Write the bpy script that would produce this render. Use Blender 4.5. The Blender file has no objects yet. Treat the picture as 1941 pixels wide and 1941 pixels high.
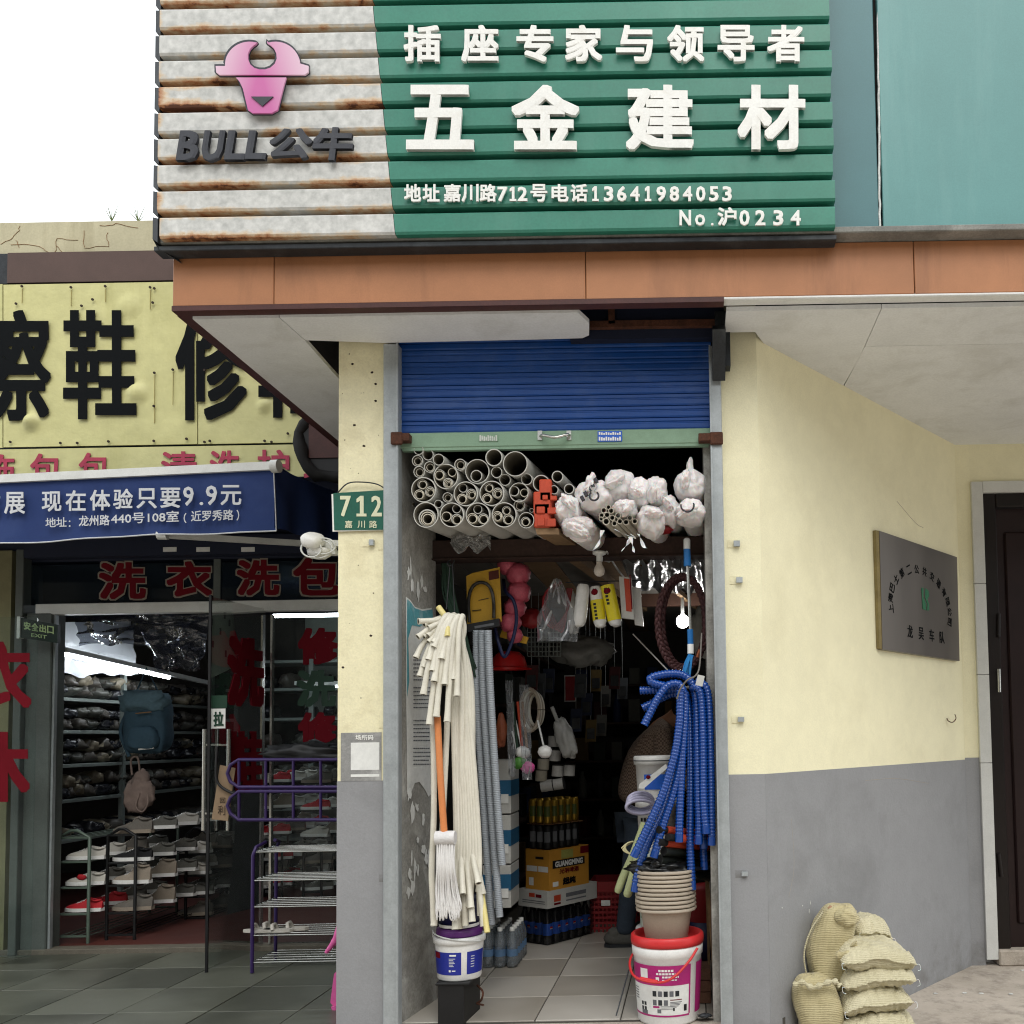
import bpy, math, random
from mathutils import Vector, Matrix, noise
random.seed(7)
SC = bpy.context.scene
COL = SC.collection
# ------------------------------------------------------------------ camera
FPX, PX0, PY0, IMG = 1750.0, 1310.0, 1302.0, 1941.0
CAM = Vector((0.0, -4.3, 1.31))
PITCH, ROLL = math.radians(3.05), -0.017
R3 = Matrix.Rotation(math.pi / 2 + PITCH, 3, 'X') @ Matrix.Rotation(ROLL, 3, 'Z')
cd = bpy.data.cameras.new('camera')
cam = bpy.data.objects.new('camera', cd)
COL.objects.link(cam)
SC.camera = cam
cam.matrix_world = Matrix.Translation(CAM) @ R3.to_4x4()
cd.sensor_width = 36
cd.lens = FPX / IMG * 36
cd.shift_x = -(PX0 - IMG / 2) / IMG
cd.shift_y = (PY0 - IMG / 2) / IMG
cd.clip_start, cd.clip_end = 0.05, 600
# ------------------------------------------------------------------ sky, sun, exposure
SUN_EL, SUN_AZ = math.radians(50), math.radians(165)
w = bpy.data.worlds.new('World'); SC.world = w; w.use_nodes = True
wn, wl = w.node_tree.nodes, w.node_tree.links
bg = wn['Background']
sky = wn.new('ShaderNodeTexSky'); sky.sky_type = 'NISHITA'; sky.sun_disc = False
sky.sun_elevation, sky.sun_rotation = SUN_EL, SUN_AZ
sky.air_density, sky.dust_density = 1.0, 4.0
cloud = wn.new('ShaderNodeMix'); cloud.data_type = 'RGBA'; cloud.inputs[0].default_value = 0.86
cloud.inputs[7].default_value = (11.2, 11.6, 11.8, 1)
wl.new(sky.outputs[0], cloud.inputs[6]); wl.new(cloud.outputs[2], bg.inputs[0])
bg.inputs[1].default_value = 0.12
sl = bpy.data.lights.new('sun', 'SUN'); sl.energy = .85; sl.angle = math.radians(25); sl.color = (1, .97, .92)
so = bpy.data.objects.new('sun', sl); COL.objects.link(so)
sd = Vector((math.sin(SUN_AZ) * math.cos(SUN_EL), math.cos(SUN_AZ) * math.cos(SUN_EL), math.sin(SUN_EL)))
so.rotation_euler = sd.to_track_quat('Z', 'Y').to_euler(); so.location = sd * 30
SC.view_settings.view_transform = 'Standard'; SC.view_settings.look = 'None'
SC.view_settings.exposure = 0.42; SC.view_settings.gamma = 1
SC.render.engine = 'CYCLES'
SC.cycles.filter_width = 1.1
SC.cycles.max_bounces = 8; SC.cycles.transparent_max_bounces = 16
# ------------------------------------------------------------------ helpers: place
def ray(px, py):
    return (R3 @ Vector(((px - PX0) / FPX, -(py - PY0) / FPX, -1))).normalized()
def P(px, py, y):
    """world point seen at a photo pixel, on the plane at depth y"""
    d = ray(px, py); return CAM + d * ((y - CAM.y) / d.y)
def PN(px, py, o, n):
    d = ray(px, py); return CAM + d * ((o - CAM).dot(n) / d.dot(n))
def PZ(px, py, z):
    d = ray(px, py); return CAM + d * ((z - CAM.z) / d.z)
def X(px, y=0, py=1100): return P(px, py, y).x
def Z(py, y=0, px=1000): return P(px, py, y).z
def S(y): return FPX / (y - CAM.y)
def V3(*a): return Vector(a)
# ------------------------------------------------------------------ helpers: objects
def tag(o, label=None, cat=None, group=None, kind=None):
    if label: o['label'] = label
    if cat: o['category'] = cat
    if group: o['group'] = group
    if kind: o['kind'] = kind
    return o
def thing(name, label, cat, loc=(0, 0, 0), group=None, rz=0):
    o = bpy.data.objects.new(name, None); COL.objects.link(o)
    o.location = loc; o.rotation_euler = (0, 0, rz); o.empty_display_size = .1
    return tag(o, label, cat, group)
def origin(o):
    v = Vector((0, 0, 0))
    while o: v += o.location; o = o.parent
    return v
def link(name, me, parent=None, loc=None):
    o = bpy.data.objects.new(name, me); COL.objects.link(o)
    if parent: o.parent = parent
    if loc is not None: o.location = loc
    return o
def copy_tree(o, loc=None, rot=None, label=None, group=None, parent=None, mats=None):
    c = o.copy(); COL.objects.link(c)
    if parent: c.parent = parent
    if loc is not None: c.location = loc
    if rot is not None: c.rotation_euler = rot
    if label: c['label'] = label
    if group: c['group'] = group
    if mats and c.type == 'MESH' and c.name.split('.')[0] in mats:
        for i, m in enumerate(mats[c.name.split('.')[0]]):
            c.material_slots[i].link = 'OBJECT'; c.material_slots[i].material = m
    for ch in o.children: copy_tree(ch, parent=c, mats=mats)
    return c
class MB:
    def __init__(s): s.v = []; s.f = []; s.m = []; s.s = []
    def add(s, vs, fs, mi=0, sm=False):
        b = len(s.v); s.v += [Vector(v) for v in vs]
        for f in fs: s.f.append([i + b for i in f]); s.m.append(mi); s.s.append(sm)
        return s
    def box(s, a, b, mi=0, bev=0.0):
        x0, x1 = sorted((a[0], b[0])); y0, y1 = sorted((a[1], b[1])); z0, z1 = sorted((a[2], b[2]))
        if bev <= 0:
            vs = [(x, y, z) for x in (x0, x1) for y in (y0, y1) for z in (z0, z1)]
            return s.add(vs, [(0, 1, 3, 2), (4, 6, 7, 5), (0, 4, 5, 1), (2, 3, 7, 6), (0, 2, 6, 4), (1, 5, 7, 3)], mi)
        c = Vector(((x0 + x1) / 2, (y0 + y1) / 2, (z0 + z1) / 2)); h = Vector((x1 - x0, y1 - y0, z1 - z0)) / 2
        bv = min(bev, h.x * .9, h.y * .9, h.z * .9); vs = []; idx = {}
        for sx in (-1, 1):
            for sy in (-1, 1):
                for sz in (-1, 1):
                    for ax in range(3):
                        e = [h.x, h.y, h.z]
                        for k in range(3):
                            if k != ax: e[k] -= bv
                        idx[(sx, sy, sz, ax)] = len(vs)
                        vs.append((c.x + sx * e[0], c.y + sy * e[1], c.z + sz * e[2]))
        fs = []
        o = [(-1, -1), (1, -1), (1, 1), (-1, 1)]
        def key(ax, sg, p, q):
            k = [0, 0, 0]; k[ax] = sg; k[(ax + 1) % 3] = p; k[(ax + 2) % 3] = q; return tuple(k)
        for ax in range(3):
            for sg in (-1, 1):
                f = [idx[key(ax, sg, p, q) + (ax,)] for p, q in o]; fs.append(f if sg > 0 else f[::-1])
        for ax in range(3):
            a1, a2 = (ax + 1) % 3, (ax + 2) % 3
            for p in (-1, 1):
                for q in (-1, 1):
                    k0 = key(ax, -1, p, q); k1 = key(ax, 1, p, q)
                    f = [idx[k0 + (a1,)], idx[k1 + (a1,)], idx[k1 + (a2,)], idx[k0 + (a2,)]]
                    fs.append(f if p * q > 0 else f[::-1])
        for sx in (-1, 1):
            for sy in (-1, 1):
                for sz in (-1, 1):
                    f = [idx[(sx, sy, sz, k)] for k in range(3)]; fs.append(f if sx * sy * sz > 0 else f[::-1])
        return s.add(vs, fs, mi)
    def obox(s, c, ax, ay, az, mi=0):
        """box from centre and three half-axis vectors"""
        c, ax, ay, az = map(Vector, (c, ax, ay, az))
        vs = [c + ax * i + ay * j + az * k for i in (-1, 1) for j in (-1, 1) for k in (-1, 1)]
        return s.add(vs, [(0, 1, 3, 2), (4, 6, 7, 5), (0, 4, 5, 1), (2, 3, 7, 6), (0, 2, 6, 4), (1, 5, 7, 3)], mi)
    def bar(s, a, b, w, h=None, mi=0):
        a, b = Vector(a), Vector(b); d = (b - a); L = d.length; d.normalize(); h = h or w
        u = d.cross(V3(0, 0, 1)) if abs(d.z) < .95 else d.cross(V3(0, 1, 0)); u.normalize(); v = u.cross(d).normalized()
        return s.obox((a + b) / 2, d * L / 2, u * w / 2, v * h / 2, mi)
    def quad(s, a, b, c, d, mi=0): return s.add([a, b, c, d], [(0, 1, 2, 3)], mi)
    def poly(s, pts, mi=0): return s.add(pts, [tuple(range(len(pts)))], mi)
    def prism(s, pts, off, mi=0, sm=False):
        n = len(pts); pts = [Vector(p) for p in pts]; off = Vector(off)
        s.add(pts + [p + off for p in pts], [tuple(range(n))[::-1], tuple(range(n, 2 * n))], mi)
        b = len(s.v) - 2 * n
        for i in range(n):
            j = (i + 1) % n; s.f.append([b + i, b + j, b + n + j, b + n + i]); s.m.append(mi); s.s.append(sm)
        return s
    def tube(s, pts, r, seg=10, mi=0, cap=True, rf=None, inner=0.0, depth=.05, mi2=None, sm=True, flat=None):
        """swept tube; rf(i,n)->radius factor; inner>0 hollows both ends"""
        pts = [Vector(p) for p in pts]; n = len(pts)
        T = [(pts[min(i + 1, n - 1)] - pts[max(i - 1, 0)]).normalized() for i in range(n)]
        u = T[0].orthogonal().normalized(); rings = []
        for i in range(n):
            u = (u - T[i] * u.dot(T[i])).normalized(); vv = T[i].cross(u)
            rr = (r[i] if isinstance(r, (list, tuple)) else r) * (rf(i, n) if rf else 1)
            rings.append([pts[i] + (u * math.cos(2 * math.pi * k / seg) + vv * math.sin(2 * math.pi * k / seg)) * rr for k in range(seg)])
        def sew(A, B, mi, sm=True):
            s.add(A + B, [(k, (k + 1) % seg, seg + (k + 1) % seg, seg + k) for k in range(seg)], mi, sm)
        vs = [p for R in rings for p in R]
        fs = [(i * seg + k, i * seg + (k + 1) % seg, (i + 1) * seg + (k + 1) % seg, (i + 1) * seg + k) for i in range(n - 1) for k in range(seg)]
        s.add(vs, fs, mi, sm)
        mi2 = mi if mi2 is None else mi2
        for e in (0, n - 1):
            R = rings[e]; c = pts[e]; t = T[e] if e else -T[e]
            if inner > 0:
                I = [c + (p - c) * inner for p in R]; J = [p - t * depth for p in I]
                if e: sew(R, I, mi, False); sew(I, J, mi2); s.add(J, [tuple(range(seg))], mi2)
                else: sew(I, R, mi, False); sew(J, I, mi2); s.add(J, [tuple(range(seg))[::-1]], mi2)
            elif cap: s.add(R, [tuple(range(seg)) if e else tuple(range(seg))[::-1]], mi)
        return s
    def lathe(s, prof, c=(0, 0, 0), seg=28, mi=0, sm=True, a0=0, a1=2 * math.pi, sx=1, sy=1, wob=None):
        c = Vector(c); n = len(prof); full = abs(a1 - a0 - 2 * math.pi) < 1e-4; m = seg if full else seg + 1
        vs = []
        for (r, z) in prof:
            for k in range(m):
                a = a0 + (a1 - a0) * k / seg
                rr = r * (wob(a, z) if wob else 1)
                vs.append(c + V3(rr * math.cos(a) * sx, rr * math.sin(a) * sy, z))
        fs = []
        for i in range(n - 1):
            for k in range(seg):
                k2 = (k + 1) % m if full else k + 1
                fs.append((i * m + k, i * m + k2, (i + 1) * m + k2, (i + 1) * m + k))
        return s.add(vs, fs, mi, sm)
    def lump(s, c, r, amp=.1, fr=2.0, seed=0, nu=28, nv=18, mi=0, ex=1.0, M=None, fold=0, foldn=14, crease=0):
        """noisy (super)ellipsoid: bags, fruit-like and cloth volumes"""
        c = Vector(c); vs = []; sd = Vector((seed * 3.1, seed * 1.7, seed * .9))
        def sg(x): return math.copysign(abs(x) ** ex, x)
        for i in range(nv + 1):
            th = math.pi * i / nv
            for k in range(nu):
                ph = 2 * math.pi * k / nu
                d = V3(sg(math.sin(th)) * sg(math.cos(ph)), sg(math.sin(th)) * sg(math.sin(ph)), sg(math.cos(th)))
                q = 1 + amp * noise.noise(d * fr + sd) + amp * .5 * noise.noise(d * fr * 2.3 + sd)
                if fold: q += fold * abs(math.sin(ph * foldn / 2 + 2 * noise.noise(d * 1.5 + sd))) * (.25 + abs(math.cos(th)))
                if crease:
                    for fq, ca in ((2.2, 1), (4.7, .6), (9, .3)): q += crease * ca * (.35 - 2.2 * abs(noise.noise(d * fq + sd * 1.7)))
                p = V3(d.x * r[0], d.y * r[1], d.z * r[2]) * q
                if M: p = M @ p
                vs.append(c + p)
        fs = [(i * nu + k, (i + 1) * nu + k, (i + 1) * nu + (k + 1) % nu, i * nu + (k + 1) % nu) for i in range(nv) for k in range(nu)]
        return s.add(vs, fs, mi, True)
    def grid(s, f, nu, nv, mi=0, sm=True):
        vs = [f(i / nu, j / nv) for j in range(nv + 1) for i in range(nu + 1)]
        return s.add(vs, [(j * (nu + 1) + i, j * (nu + 1) + i + 1, (j + 1) * (nu + 1) + i + 1, (j + 1) * (nu + 1) + i) for j in range(nv) for i in range(nu)], mi, sm)
    def mesh(s, name, mats, off=None):
        me = bpy.data.meshes.new(name)
        off = off or Vector((0, 0, 0))
        me.from_pydata([tuple(v - off) for v in s.v], [], s.f)
        for m in (mats if isinstance(mats, (list, tuple)) else [mats]): me.materials.append(m)
        me.polygons.foreach_set('material_index', s.m)
        me.polygons.foreach_set('use_smooth', s.s)
        me.update(); return me
    def build(s, name, mats, parent=None, world=True, label=None, cat=None, group=None, kind=None, at=None):
        """world=True: vertices are world coordinates; at = origin of a top-level mesh"""
        if parent: o = link(name, s.mesh(name, mats, origin(parent) if world else None), parent)
        else:
            if at is None and world and s.v:
                xs = [v.x for v in s.v]; ys = [v.y for v in s.v]; zs = [v.z for v in s.v]
                at = Vector(((min(xs) + max(xs)) / 2, (min(ys) + max(ys)) / 2, min(zs)))
            at = Vector(at) if at is not None else Vector((0, 0, 0))
            o = link(name, s.mesh(name, mats, at if world else None)); o.location = at
        return tag(o, label, cat, group, kind)
def spline(pts, n=8):
    pts = [Vector(p) for p in pts]
    if len(pts) < 3:
        return [pts[0].lerp(pts[1], i / n) for i in range(n + 1)]
    out = []; q = [pts[0] * 2 - pts[1]] + pts + [pts[-1] * 2 - pts[-2]]
    for i in range(1, len(q) - 2):
        a, b, c, d = q[i - 1:i + 3]
        for k in range(n):
            t = k / n
            out.append(.5 * ((2 * b) + (c - a) * t + (2 * a - 5 * b + 4 * c - d) * t * t + (3 * b - 3 * c + d - a) * t ** 3))
    out.append(pts[-1]); return out
# ------------------------------------------------------------------ helpers: lettering
_gc = {}
def glyph(txt, shear=0.0):
    key = (txt, shear)
    if key in _gc: return _gc[key]
    if txt == '1':
        pl = [(.0, .0), (1, .0), (1, .09), (.68, .09), (.68, 1), (.42, 1), (.0, .84), (.0, .72), (.38, .82), (.38, .09), (.0, .09)]
        n = len(pl); vs = [V3(a, b, 0) for a, b in pl] + [V3(a, b, 1) for a, b in pl]
        fs = [[k, (k + 1) % n, n + (k + 1) % n, n + k] for k in range(n)]
        for t_ in ((0, 1, 2, 3, 9, 10), (3, 4, 5, 9), (5, 6, 7, 8, 9)): fs.append([n + k for k in t_]); fs.append([k for k in t_][::-1])
        _gc[key] = (vs, fs, .5); return _gc[key]
    cu = bpy.data.curves.new('lettering', 'FONT'); cu.body = txt; cu.size = 1
    cu.extrude = .5; cu.resolution_u = 2; cu.shear = shear
    o = bpy.data.objects.new('lettering', cu); COL.objects.link(o)
    dg = bpy.context.evaluated_depsgraph_get()
    me = bpy.data.meshes.new_from_object(o.evaluated_get(dg))
    vs = [v.co.copy() for v in me.vertices]; fs = [list(p.vertices) for p in me.polygons]
    x0 = min(v.x for v in vs); x1 = max(v.x for v in vs); y0 = min(v.y for v in vs); y1 = max(v.y for v in vs)
    for v in vs: v.x = (v.x - x0) / (x1 - x0); v.y = (v.y - y0) / (y1 - y0); v.z = v.z + .5
    bpy.data.objects.remove(o); bpy.data.curves.remove(cu); bpy.data.meshes.remove(me)
    _gc[key] = (vs, fs, (x1 - x0) / (y1 - y0)); return _gc[key]
def put(mb, txt, O, U, Vv, N, bold=.02, mi=0, shear=0.0):
    """string fitted to the parallelogram O,U,V and extruded along N; bold = stroke growth in parts of the height"""
    vs, fs, _ = glyph(txt, shear)
    if bold <= 0:
        mb.add([O + U * v.x + Vv * v.y + N * v.z for v in vs], fs, mi); return mb
    bx = bold * Vv.length / U.length; by = bold
    ring = [(i / 2, j / 2) for i in range(-2, 3) for j in range(-2, 3) if max(abs(i), abs(j)) == 2 or (i == 0 and j == 0)]
    for k, (i, j) in enumerate(ring):
        mb.add([O + U * (bx + (1 - 2 * bx) * v.x + i * bx) + Vv * (by + (1 - 2 * by) * v.y + j * by) + N * (v.z * (1 - .006 * k)) for v in vs], fs, mi)
    return mb
def lettering(txt, x0, y0, x1, y1, y, mat, parent, name='character', depth=.004, bold=.02, sl=0.0, gap=.001, shear=0.0, fn=None, label=None):
    """string in the photo rectangle x0,y0..x1,y1 on the plane at depth y (sl = rise per px)"""
    fn = fn or (lambda a, b: P(a, b, y))
    O = fn(x0, y1); U = fn(x1, y1 + sl * (x1 - x0)) - O; W = fn(x0, y0) - O
    N = U.cross(W).normalized(); mb = MB()
    put(mb, txt, O + N * gap, U, W, N * depth, bold, shear=shear)
    return mb.build(name, mat, parent, label=label)
# ------------------------------------------------------------------ helpers: materials
def hexc(h):
    h = h.lstrip('#'); c = [int(h[i:i + 2], 16) / 255 for i in (0, 2, 4)]
    return tuple(x / 12.92 if x <= .04045 else ((x + .055) / 1.055) ** 2.4 for x in c)
class NT:
    def __init__(s, name):
        s.m = bpy.data.materials.new(name); s.m.use_nodes = True
        s.t = s.m.node_tree; s.n = s.t.nodes; s.l = s.t.links; s.b = s.n['Principled BSDF']
        tc = s.n.new('ShaderNodeTexCoord'); oi = s.n.new('ShaderNodeObjectInfo')
        ad = s.n.new('ShaderNodeVectorMath'); ad.operation = 'MULTIPLY_ADD'
        cb = s.n.new('ShaderNodeCombineXYZ')
        for i in range(3): s.l.new(oi.outputs['Random'], cb.inputs[i])
        s.l.new(cb.outputs[0], ad.inputs[0]); ad.inputs[1].default_value = (17, 9, 23)
        s.l.new(tc.outputs['Object'], ad.inputs[2]); s.co = ad.outputs[0]; s.raw = tc.outputs['Object']; s.gen = tc.outputs['Generated']; s.rnd = oi.outputs['Random']
    def noise(s, sc, det=4, rough=.55, vec=None, stretch=None, dist=0):
        v = vec or s.co
        if stretch:
            mp = s.n.new('ShaderNodeMapping'); mp.inputs['Scale'].default_value = stretch; s.l.new(v, mp.inputs[0]); v = mp.outputs[0]
        t = s.n.new('ShaderNodeTexNoise'); t.inputs['Scale'].default_value = sc; t.inputs['Detail'].default_value = det
        t.inputs['Roughness'].default_value = rough; t.inputs['Distortion'].default_value = dist; s.l.new(v, t.inputs['Vector']); return t.outputs['Fac']
    def ramp(s, fac, a, b, ca=(0, 0, 0), cb=(1, 1, 1)):
        r = s.n.new('ShaderNodeValToRGB'); e = r.color_ramp.elements
        e[0].position = a; e[1].position = b; e[0].color = (*ca, 1); e[1].color = (*cb, 1); s.l.new(fac, r.inputs[0]); return r.outputs[0]
    def mix(s, fac, a, b, mode='MIX'):
        x = s.n.new('ShaderNodeMix'); x.data_type = 'RGBA'; x.blend_type = mode
        for i, q in ((0, fac), (6, a), (7, b)):
            if hasattr(q, 'is_output'): s.l.new(q, x.inputs[i])
            else: x.inputs[i].default_value = q if i == 0 else (*q, 1)
        return x.outputs[2]
    def math(s, op, a, b=0.0, c=0.0):
        x = s.n.new('ShaderNodeMath'); x.operation = op
        for i, q in enumerate((a, b, c)):
            if hasattr(q, 'is_output'): s.l.new(q, x.inputs[i])
            else: x.inputs[i].default_value = q
        return x.outputs[0]
    def sep(s, v):
        x = s.n.new('ShaderNodeSeparateXYZ'); s.l.new(v, x.inputs[0]); return x.outputs
    def bump(s, h, st=.3, d=.01):
        b = s.n.new('ShaderNodeBump'); b.inputs['Strength'].default_value = st; b.inputs['Distance'].default_value = d
        s.l.new(h, b.inputs['Height']); s.l.new(b.outputs[0], s.b.inputs['Normal'])
    def col(s, c):
        if hasattr(c, 'is_output'): s.l.new(c, s.b.inputs['Base Color'])
        else: s.b.inputs['Base Color'].default_value = (*c, 1)
def mat(name, c, rough=.6, metal=0.0, var=.12, sc=6, bump=.15, bsc=60, bd=.002, dirt=None, damt=.5, dsc=3, coat=0, streak=False, spec=.4, sheen=0, emit=0, trans=0, rv=.06):
    c = hexc(c) if isinstance(c, str) else c
    t = NT(name)
    n1 = t.noise(sc, 5); f = t.ramp(n1, .3, .7)
    base = t.mix(f, tuple(x * (1 - var) for x in c), tuple(min(1, x * (1 + var)) for x in c))
    g = t.noise(bsc * 2.2, 3, .6)
    gv = max(var, .07); base = t.mix(1.0, base, t.ramp(g, .35, .65, (1 - gv * 1.1,) * 3, (1.0,) * 3), 'MULTIPLY')
    g2 = t.noise(sc * 4.3, 5, .65); base = t.mix(1.0, base, t.ramp(g2, .35, .65, (1 - gv * .7,) * 3, (1.0,) * 3), 'MULTIPLY')
    base = t.mix(1.0, base, t.ramp(t.rnd, 0, 1, (1 - rv,) * 3, (1.0,) * 3), 'MULTIPLY')
    if dirt:
        dc = hexc(dirt) if isinstance(dirt, str) else dirt
        d = t.noise(dsc, 8, .68, stretch=((1, 1, .15) if streak else None), dist=.4)
        base = t.mix(t.math('MULTIPLY', t.ramp(d, .5, .72), damt), base, dc)
    t.col(base)
    t.b.inputs['Roughness'].default_value = rough; t.b.inputs['Metallic'].default_value = metal
    t.b.inputs['Specular IOR Level'].default_value = spec
    if coat: t.b.inputs['Coat Weight'].default_value = coat; t.b.inputs['Coat Roughness'].default_value = .15
    if sheen: t.b.inputs['Sheen Weight'].default_value = sheen
    if trans: t.b.inputs['Transmission Weight'].default_value = trans
    if emit: t.b.inputs['Emission Color'].default_value = (*c, 1); t.b.inputs['Emission Strength'].default_value = emit
    if bump: t.bump(t.noise(bsc, 4, .6), bump, bd)
    return t.m
def clear(name, tint=(.9, .93, .93), gl=.05, rough=.03, alpha=.12, col=(.6, .65, .68), bump=0, ior=1.35):
    """thin see-through sheet: glass or film"""
    m = bpy.data.materials.new(name); m.use_nodes = True; n, l = m.node_tree.nodes, m.node_tree.links
    n.remove(n['Principled BSDF']); out = n['Material Output']
    tr = n.new('ShaderNodeBsdfTransparent'); tr.inputs[0].default_value = (*tint, 1)
    gs = n.new('ShaderNodeBsdfGlossy'); gs.inputs['Roughness'].default_value = rough
    df = n.new('ShaderNodeBsdfDiffuse'); df.inputs[0].default_value = (*col, 1)
    fr = n.new('ShaderNodeFresnel'); fr.inputs[0].default_value = ior
    ad = n.new('ShaderNodeMath'); ad.operation = 'ADD'; ad.inputs[1].default_value = gl; l.new(fr.outputs[0], ad.inputs[0])
    a = n.new('ShaderNodeMixShader'); b = n.new('ShaderNodeMixShader')
    l.new(ad.outputs[0], a.inputs[0]); l.new(tr.outputs[0], a.inputs[1]); l.new(gs.outputs[0], a.inputs[2])
    b.inputs[0].default_value = alpha; l.new(a.outputs[0], b.inputs[1]); l.new(df.outputs[0], b.inputs[2]); l.new(b.outputs[0], out.inputs[0])
    if bump:
        tx = n.new('ShaderNodeTexNoise'); tx.inputs['Scale'].default_value = bump; tx.inputs['Detail'].default_value = 3
        tc = n.new('ShaderNodeTexCoord'); l.new(tc.outputs['Object'], tx.inputs[0])
        bp = n.new('ShaderNodeBump'); bp.inputs['Strength'].default_value = 1; bp.inputs['Distance'].default_value = .03
        l.new(tx.outputs[0], bp.inputs['Height']); l.new(bp.outputs[0], gs.inputs['Normal'])
    return m
# ------------------------------------------------------------------ materials
def rusty_white():
    t = NT('rust_stained_white_steel')
    x, y, z = t.sep(t.raw)[0], t.sep(t.raw)[1], t.sep(t.raw)[2]
    n = t.noise(5, 9, .72, stretch=(.8, 1, 2.0), dist=.5); n2 = t.noise(34, 6, .7, stretch=(.7, 1, 1.2)); big = t.noise(2.2, 4, .6, stretch=(1, 1, .2)); dr = t.noise(26, 4, .6, stretch=(1, 1, .06))
    low = t.math('MULTIPLY', t.math('SUBTRACT', .026, z), 30.0)
    top = t.math('MULTIPLY', t.math('SUBTRACT', z, .070), 26.0)
    edge = t.math('MULTIPLY', t.math('SUBTRACT', .03, x), 22.0)
    e = t.math('MAXIMUM', t.math('MAXIMUM', low, t.math('SUBTRACT', top, .35)), edge)
    f = t.math('ADD', e, t.math('MULTIPLY', t.math('SUBTRACT', n, .5), 2.0)); f = t.math('ADD', f, t.math('MULTIPLY', t.math('SUBTRACT', big, .5), 3.0))
    f = t.math('ADD', t.math('SUBTRACT', f, .2), t.math('MULTIPLY', t.math('SUBTRACT', n2, .5), .9)); f = t.math('ADD', f, t.math('MULTIPLY', t.math('SUBTRACT', dr, .5), .8))
    white = t.mix(t.ramp(t.noise(30, 5), .3, .7), hexc('#aaaba7'), hexc('#d0d0cc'))
    c = t.mix(t.ramp(f, -.4, .5), white, hexc('#c9b394')); c = t.mix(t.ramp(f, .4, .85), c, hexc('#a67048')); c = t.mix(t.ramp(f, .86, 1.0), c, hexc('#5a3320'))
    t.col(c); t.b.inputs['Roughness'].default_value = .45; t.bump(n2, .25, .002); return t.m
M = {}
M['slat_white'] = rusty_white()
M['slat_green'] = mat('green_painted_steel', '#35806c', .38, 0, .10, 2.5, .05, 40, dirt='#5f8f80', damt=.35, dsc=2.2, streak=True)
M['slat_back'] = mat('dark_sign_backing', '#15191b', .8)
M['dark_steel'] = mat('dark_grey_painted_steel', '#33373b', .55, .3, .25, 8, .2, dirt='#6b6f70', damt=.35)
M['letter_white'] = mat('white_acrylic_letter', '#ebebe6', .45, 0, .03, 9, .1, dirt='#c4bba9', damt=.3, dsc=14, rv=0)
M['letter_grey'] = mat('charcoal_letter', '#3c3e45', .55, 0, .12, 12, .1)
M['teal'] = mat('teal_composite_panel', '#5f9593', .42, 0, .05, 1.2, .03, 80, dirt='#86aeac', damt=.45, dsc=1.3, streak=True)
M['teal2'] = mat('blue_grey_composite_panel', '#4d7b80', .45, 0, .06, 1.2, .03, 80)
M['sealant'] = mat('white_sealant', '#dfe0dc', .6, 0, .2, 25, .3)
M['terracotta'] = mat('orange_fascia_panel', '#ae7751', .5, 0, .10, 2.2, .08, 120, dirt='#57382a', damt=.62, dsc=2.2, streak=True)
M['maroon'] = mat('maroon_painted_steel', '#4d2a26', .55, 0, .2, 5, .1)
M['ledge'] = mat('weathered_ledge', '#8e8e88', .7, 0, .2, 6, .3, dirt='#3f3c38', damt=.6, dsc=5)
M['soffit'] = mat('white_soffit_paint', '#e2e4e5', .8, 0, .05, 2, .10, 40, dirt='#a9a79f', damt=.4, dsc=3)
M['soffit_edge'] = mat('soffit_edge_trim', '#e6e7e4', .6, 0, .05, 6, .1)
M['yellow'] = mat('pale_yellow_wall_paint', '#f1ebc8', .75, 0, .03, 2.2, .22, 80, bd=.004, dirt='#b5ab84', damt=.2, dsc=2.0)
M['yellow_old'] = mat('worn_pale_yellow_wall_paint', '#ebe4bf', .75, 0, .05, 5, .4, 45, bd=.006, dirt='#a3956c', damt=.35, dsc=5)
M['grey'] = mat('grey_dado_paint', '#929395', .7, 0, .04, 2.4, .3, 60, bd=.005, dirt='#626261', damt=.3, dsc=2.6)
def splash(m):
    nt = m.node_tree; b = nt.nodes['Principled BSDF']; src = b.inputs['Base Color'].links[0].from_socket; t = NT.__new__(NT); t.m = m; t.t = nt; t.n = nt.nodes; t.l = nt.links; t.b = b
    tc = nt.nodes.new('ShaderNodeTexCoord'); t.co = t.raw = tc.outputs['Object']; z = t.sep(t.raw)[2]
    f = t.math('ADD', t.math('MULTIPLY', t.math('SUBTRACT', .16, z), 2.2), t.math('MULTIPLY', t.math('SUBTRACT', t.noise(7, 8, .7), .45), 2.2)); b_ = t.mix(t.math('MULTIPLY', t.ramp(f, .1, .9), .6), src, hexc('#57524a')); t.col(b_)
splash(M['grey'])
M['galv'] = mat('galvanised_steel', '#aeb4b6', .45, .35, .10, 14, .12, 60, dirt='#7d8181', damt=.5, dsc=6, streak=True)
M['rust'] = mat('rusted_steel', '#5a3524', .8, .1, .35, 14, .4)
M['concrete_old'] = mat('bare_old_render', '#a09e97', .9, 0, .22, 6, .5, 35, bd=.006, dirt='#c7c6c0', damt=.75, dsc=4.5)
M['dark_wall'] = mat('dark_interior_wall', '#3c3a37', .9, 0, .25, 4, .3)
M['blueslat'] = mat('blue_enamel_shutter', '#184890', .34, .1, .08, 3, .04, 70, dirt='#5c6f93', damt=.3, dsc=3)
M['greenbar'] = mat('pale_green_painted_bar', '#86a48b', .5, .1, .06, 4, .08, dirt='#566a55', damt=.4)
M['chrome'] = mat('worn_chrome', '#c9c9c4', .22, .9, .08, 12, .05)
M['black'] = mat('black_plastic', '#131416', .5, 0, .2, 10, .1)
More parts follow.
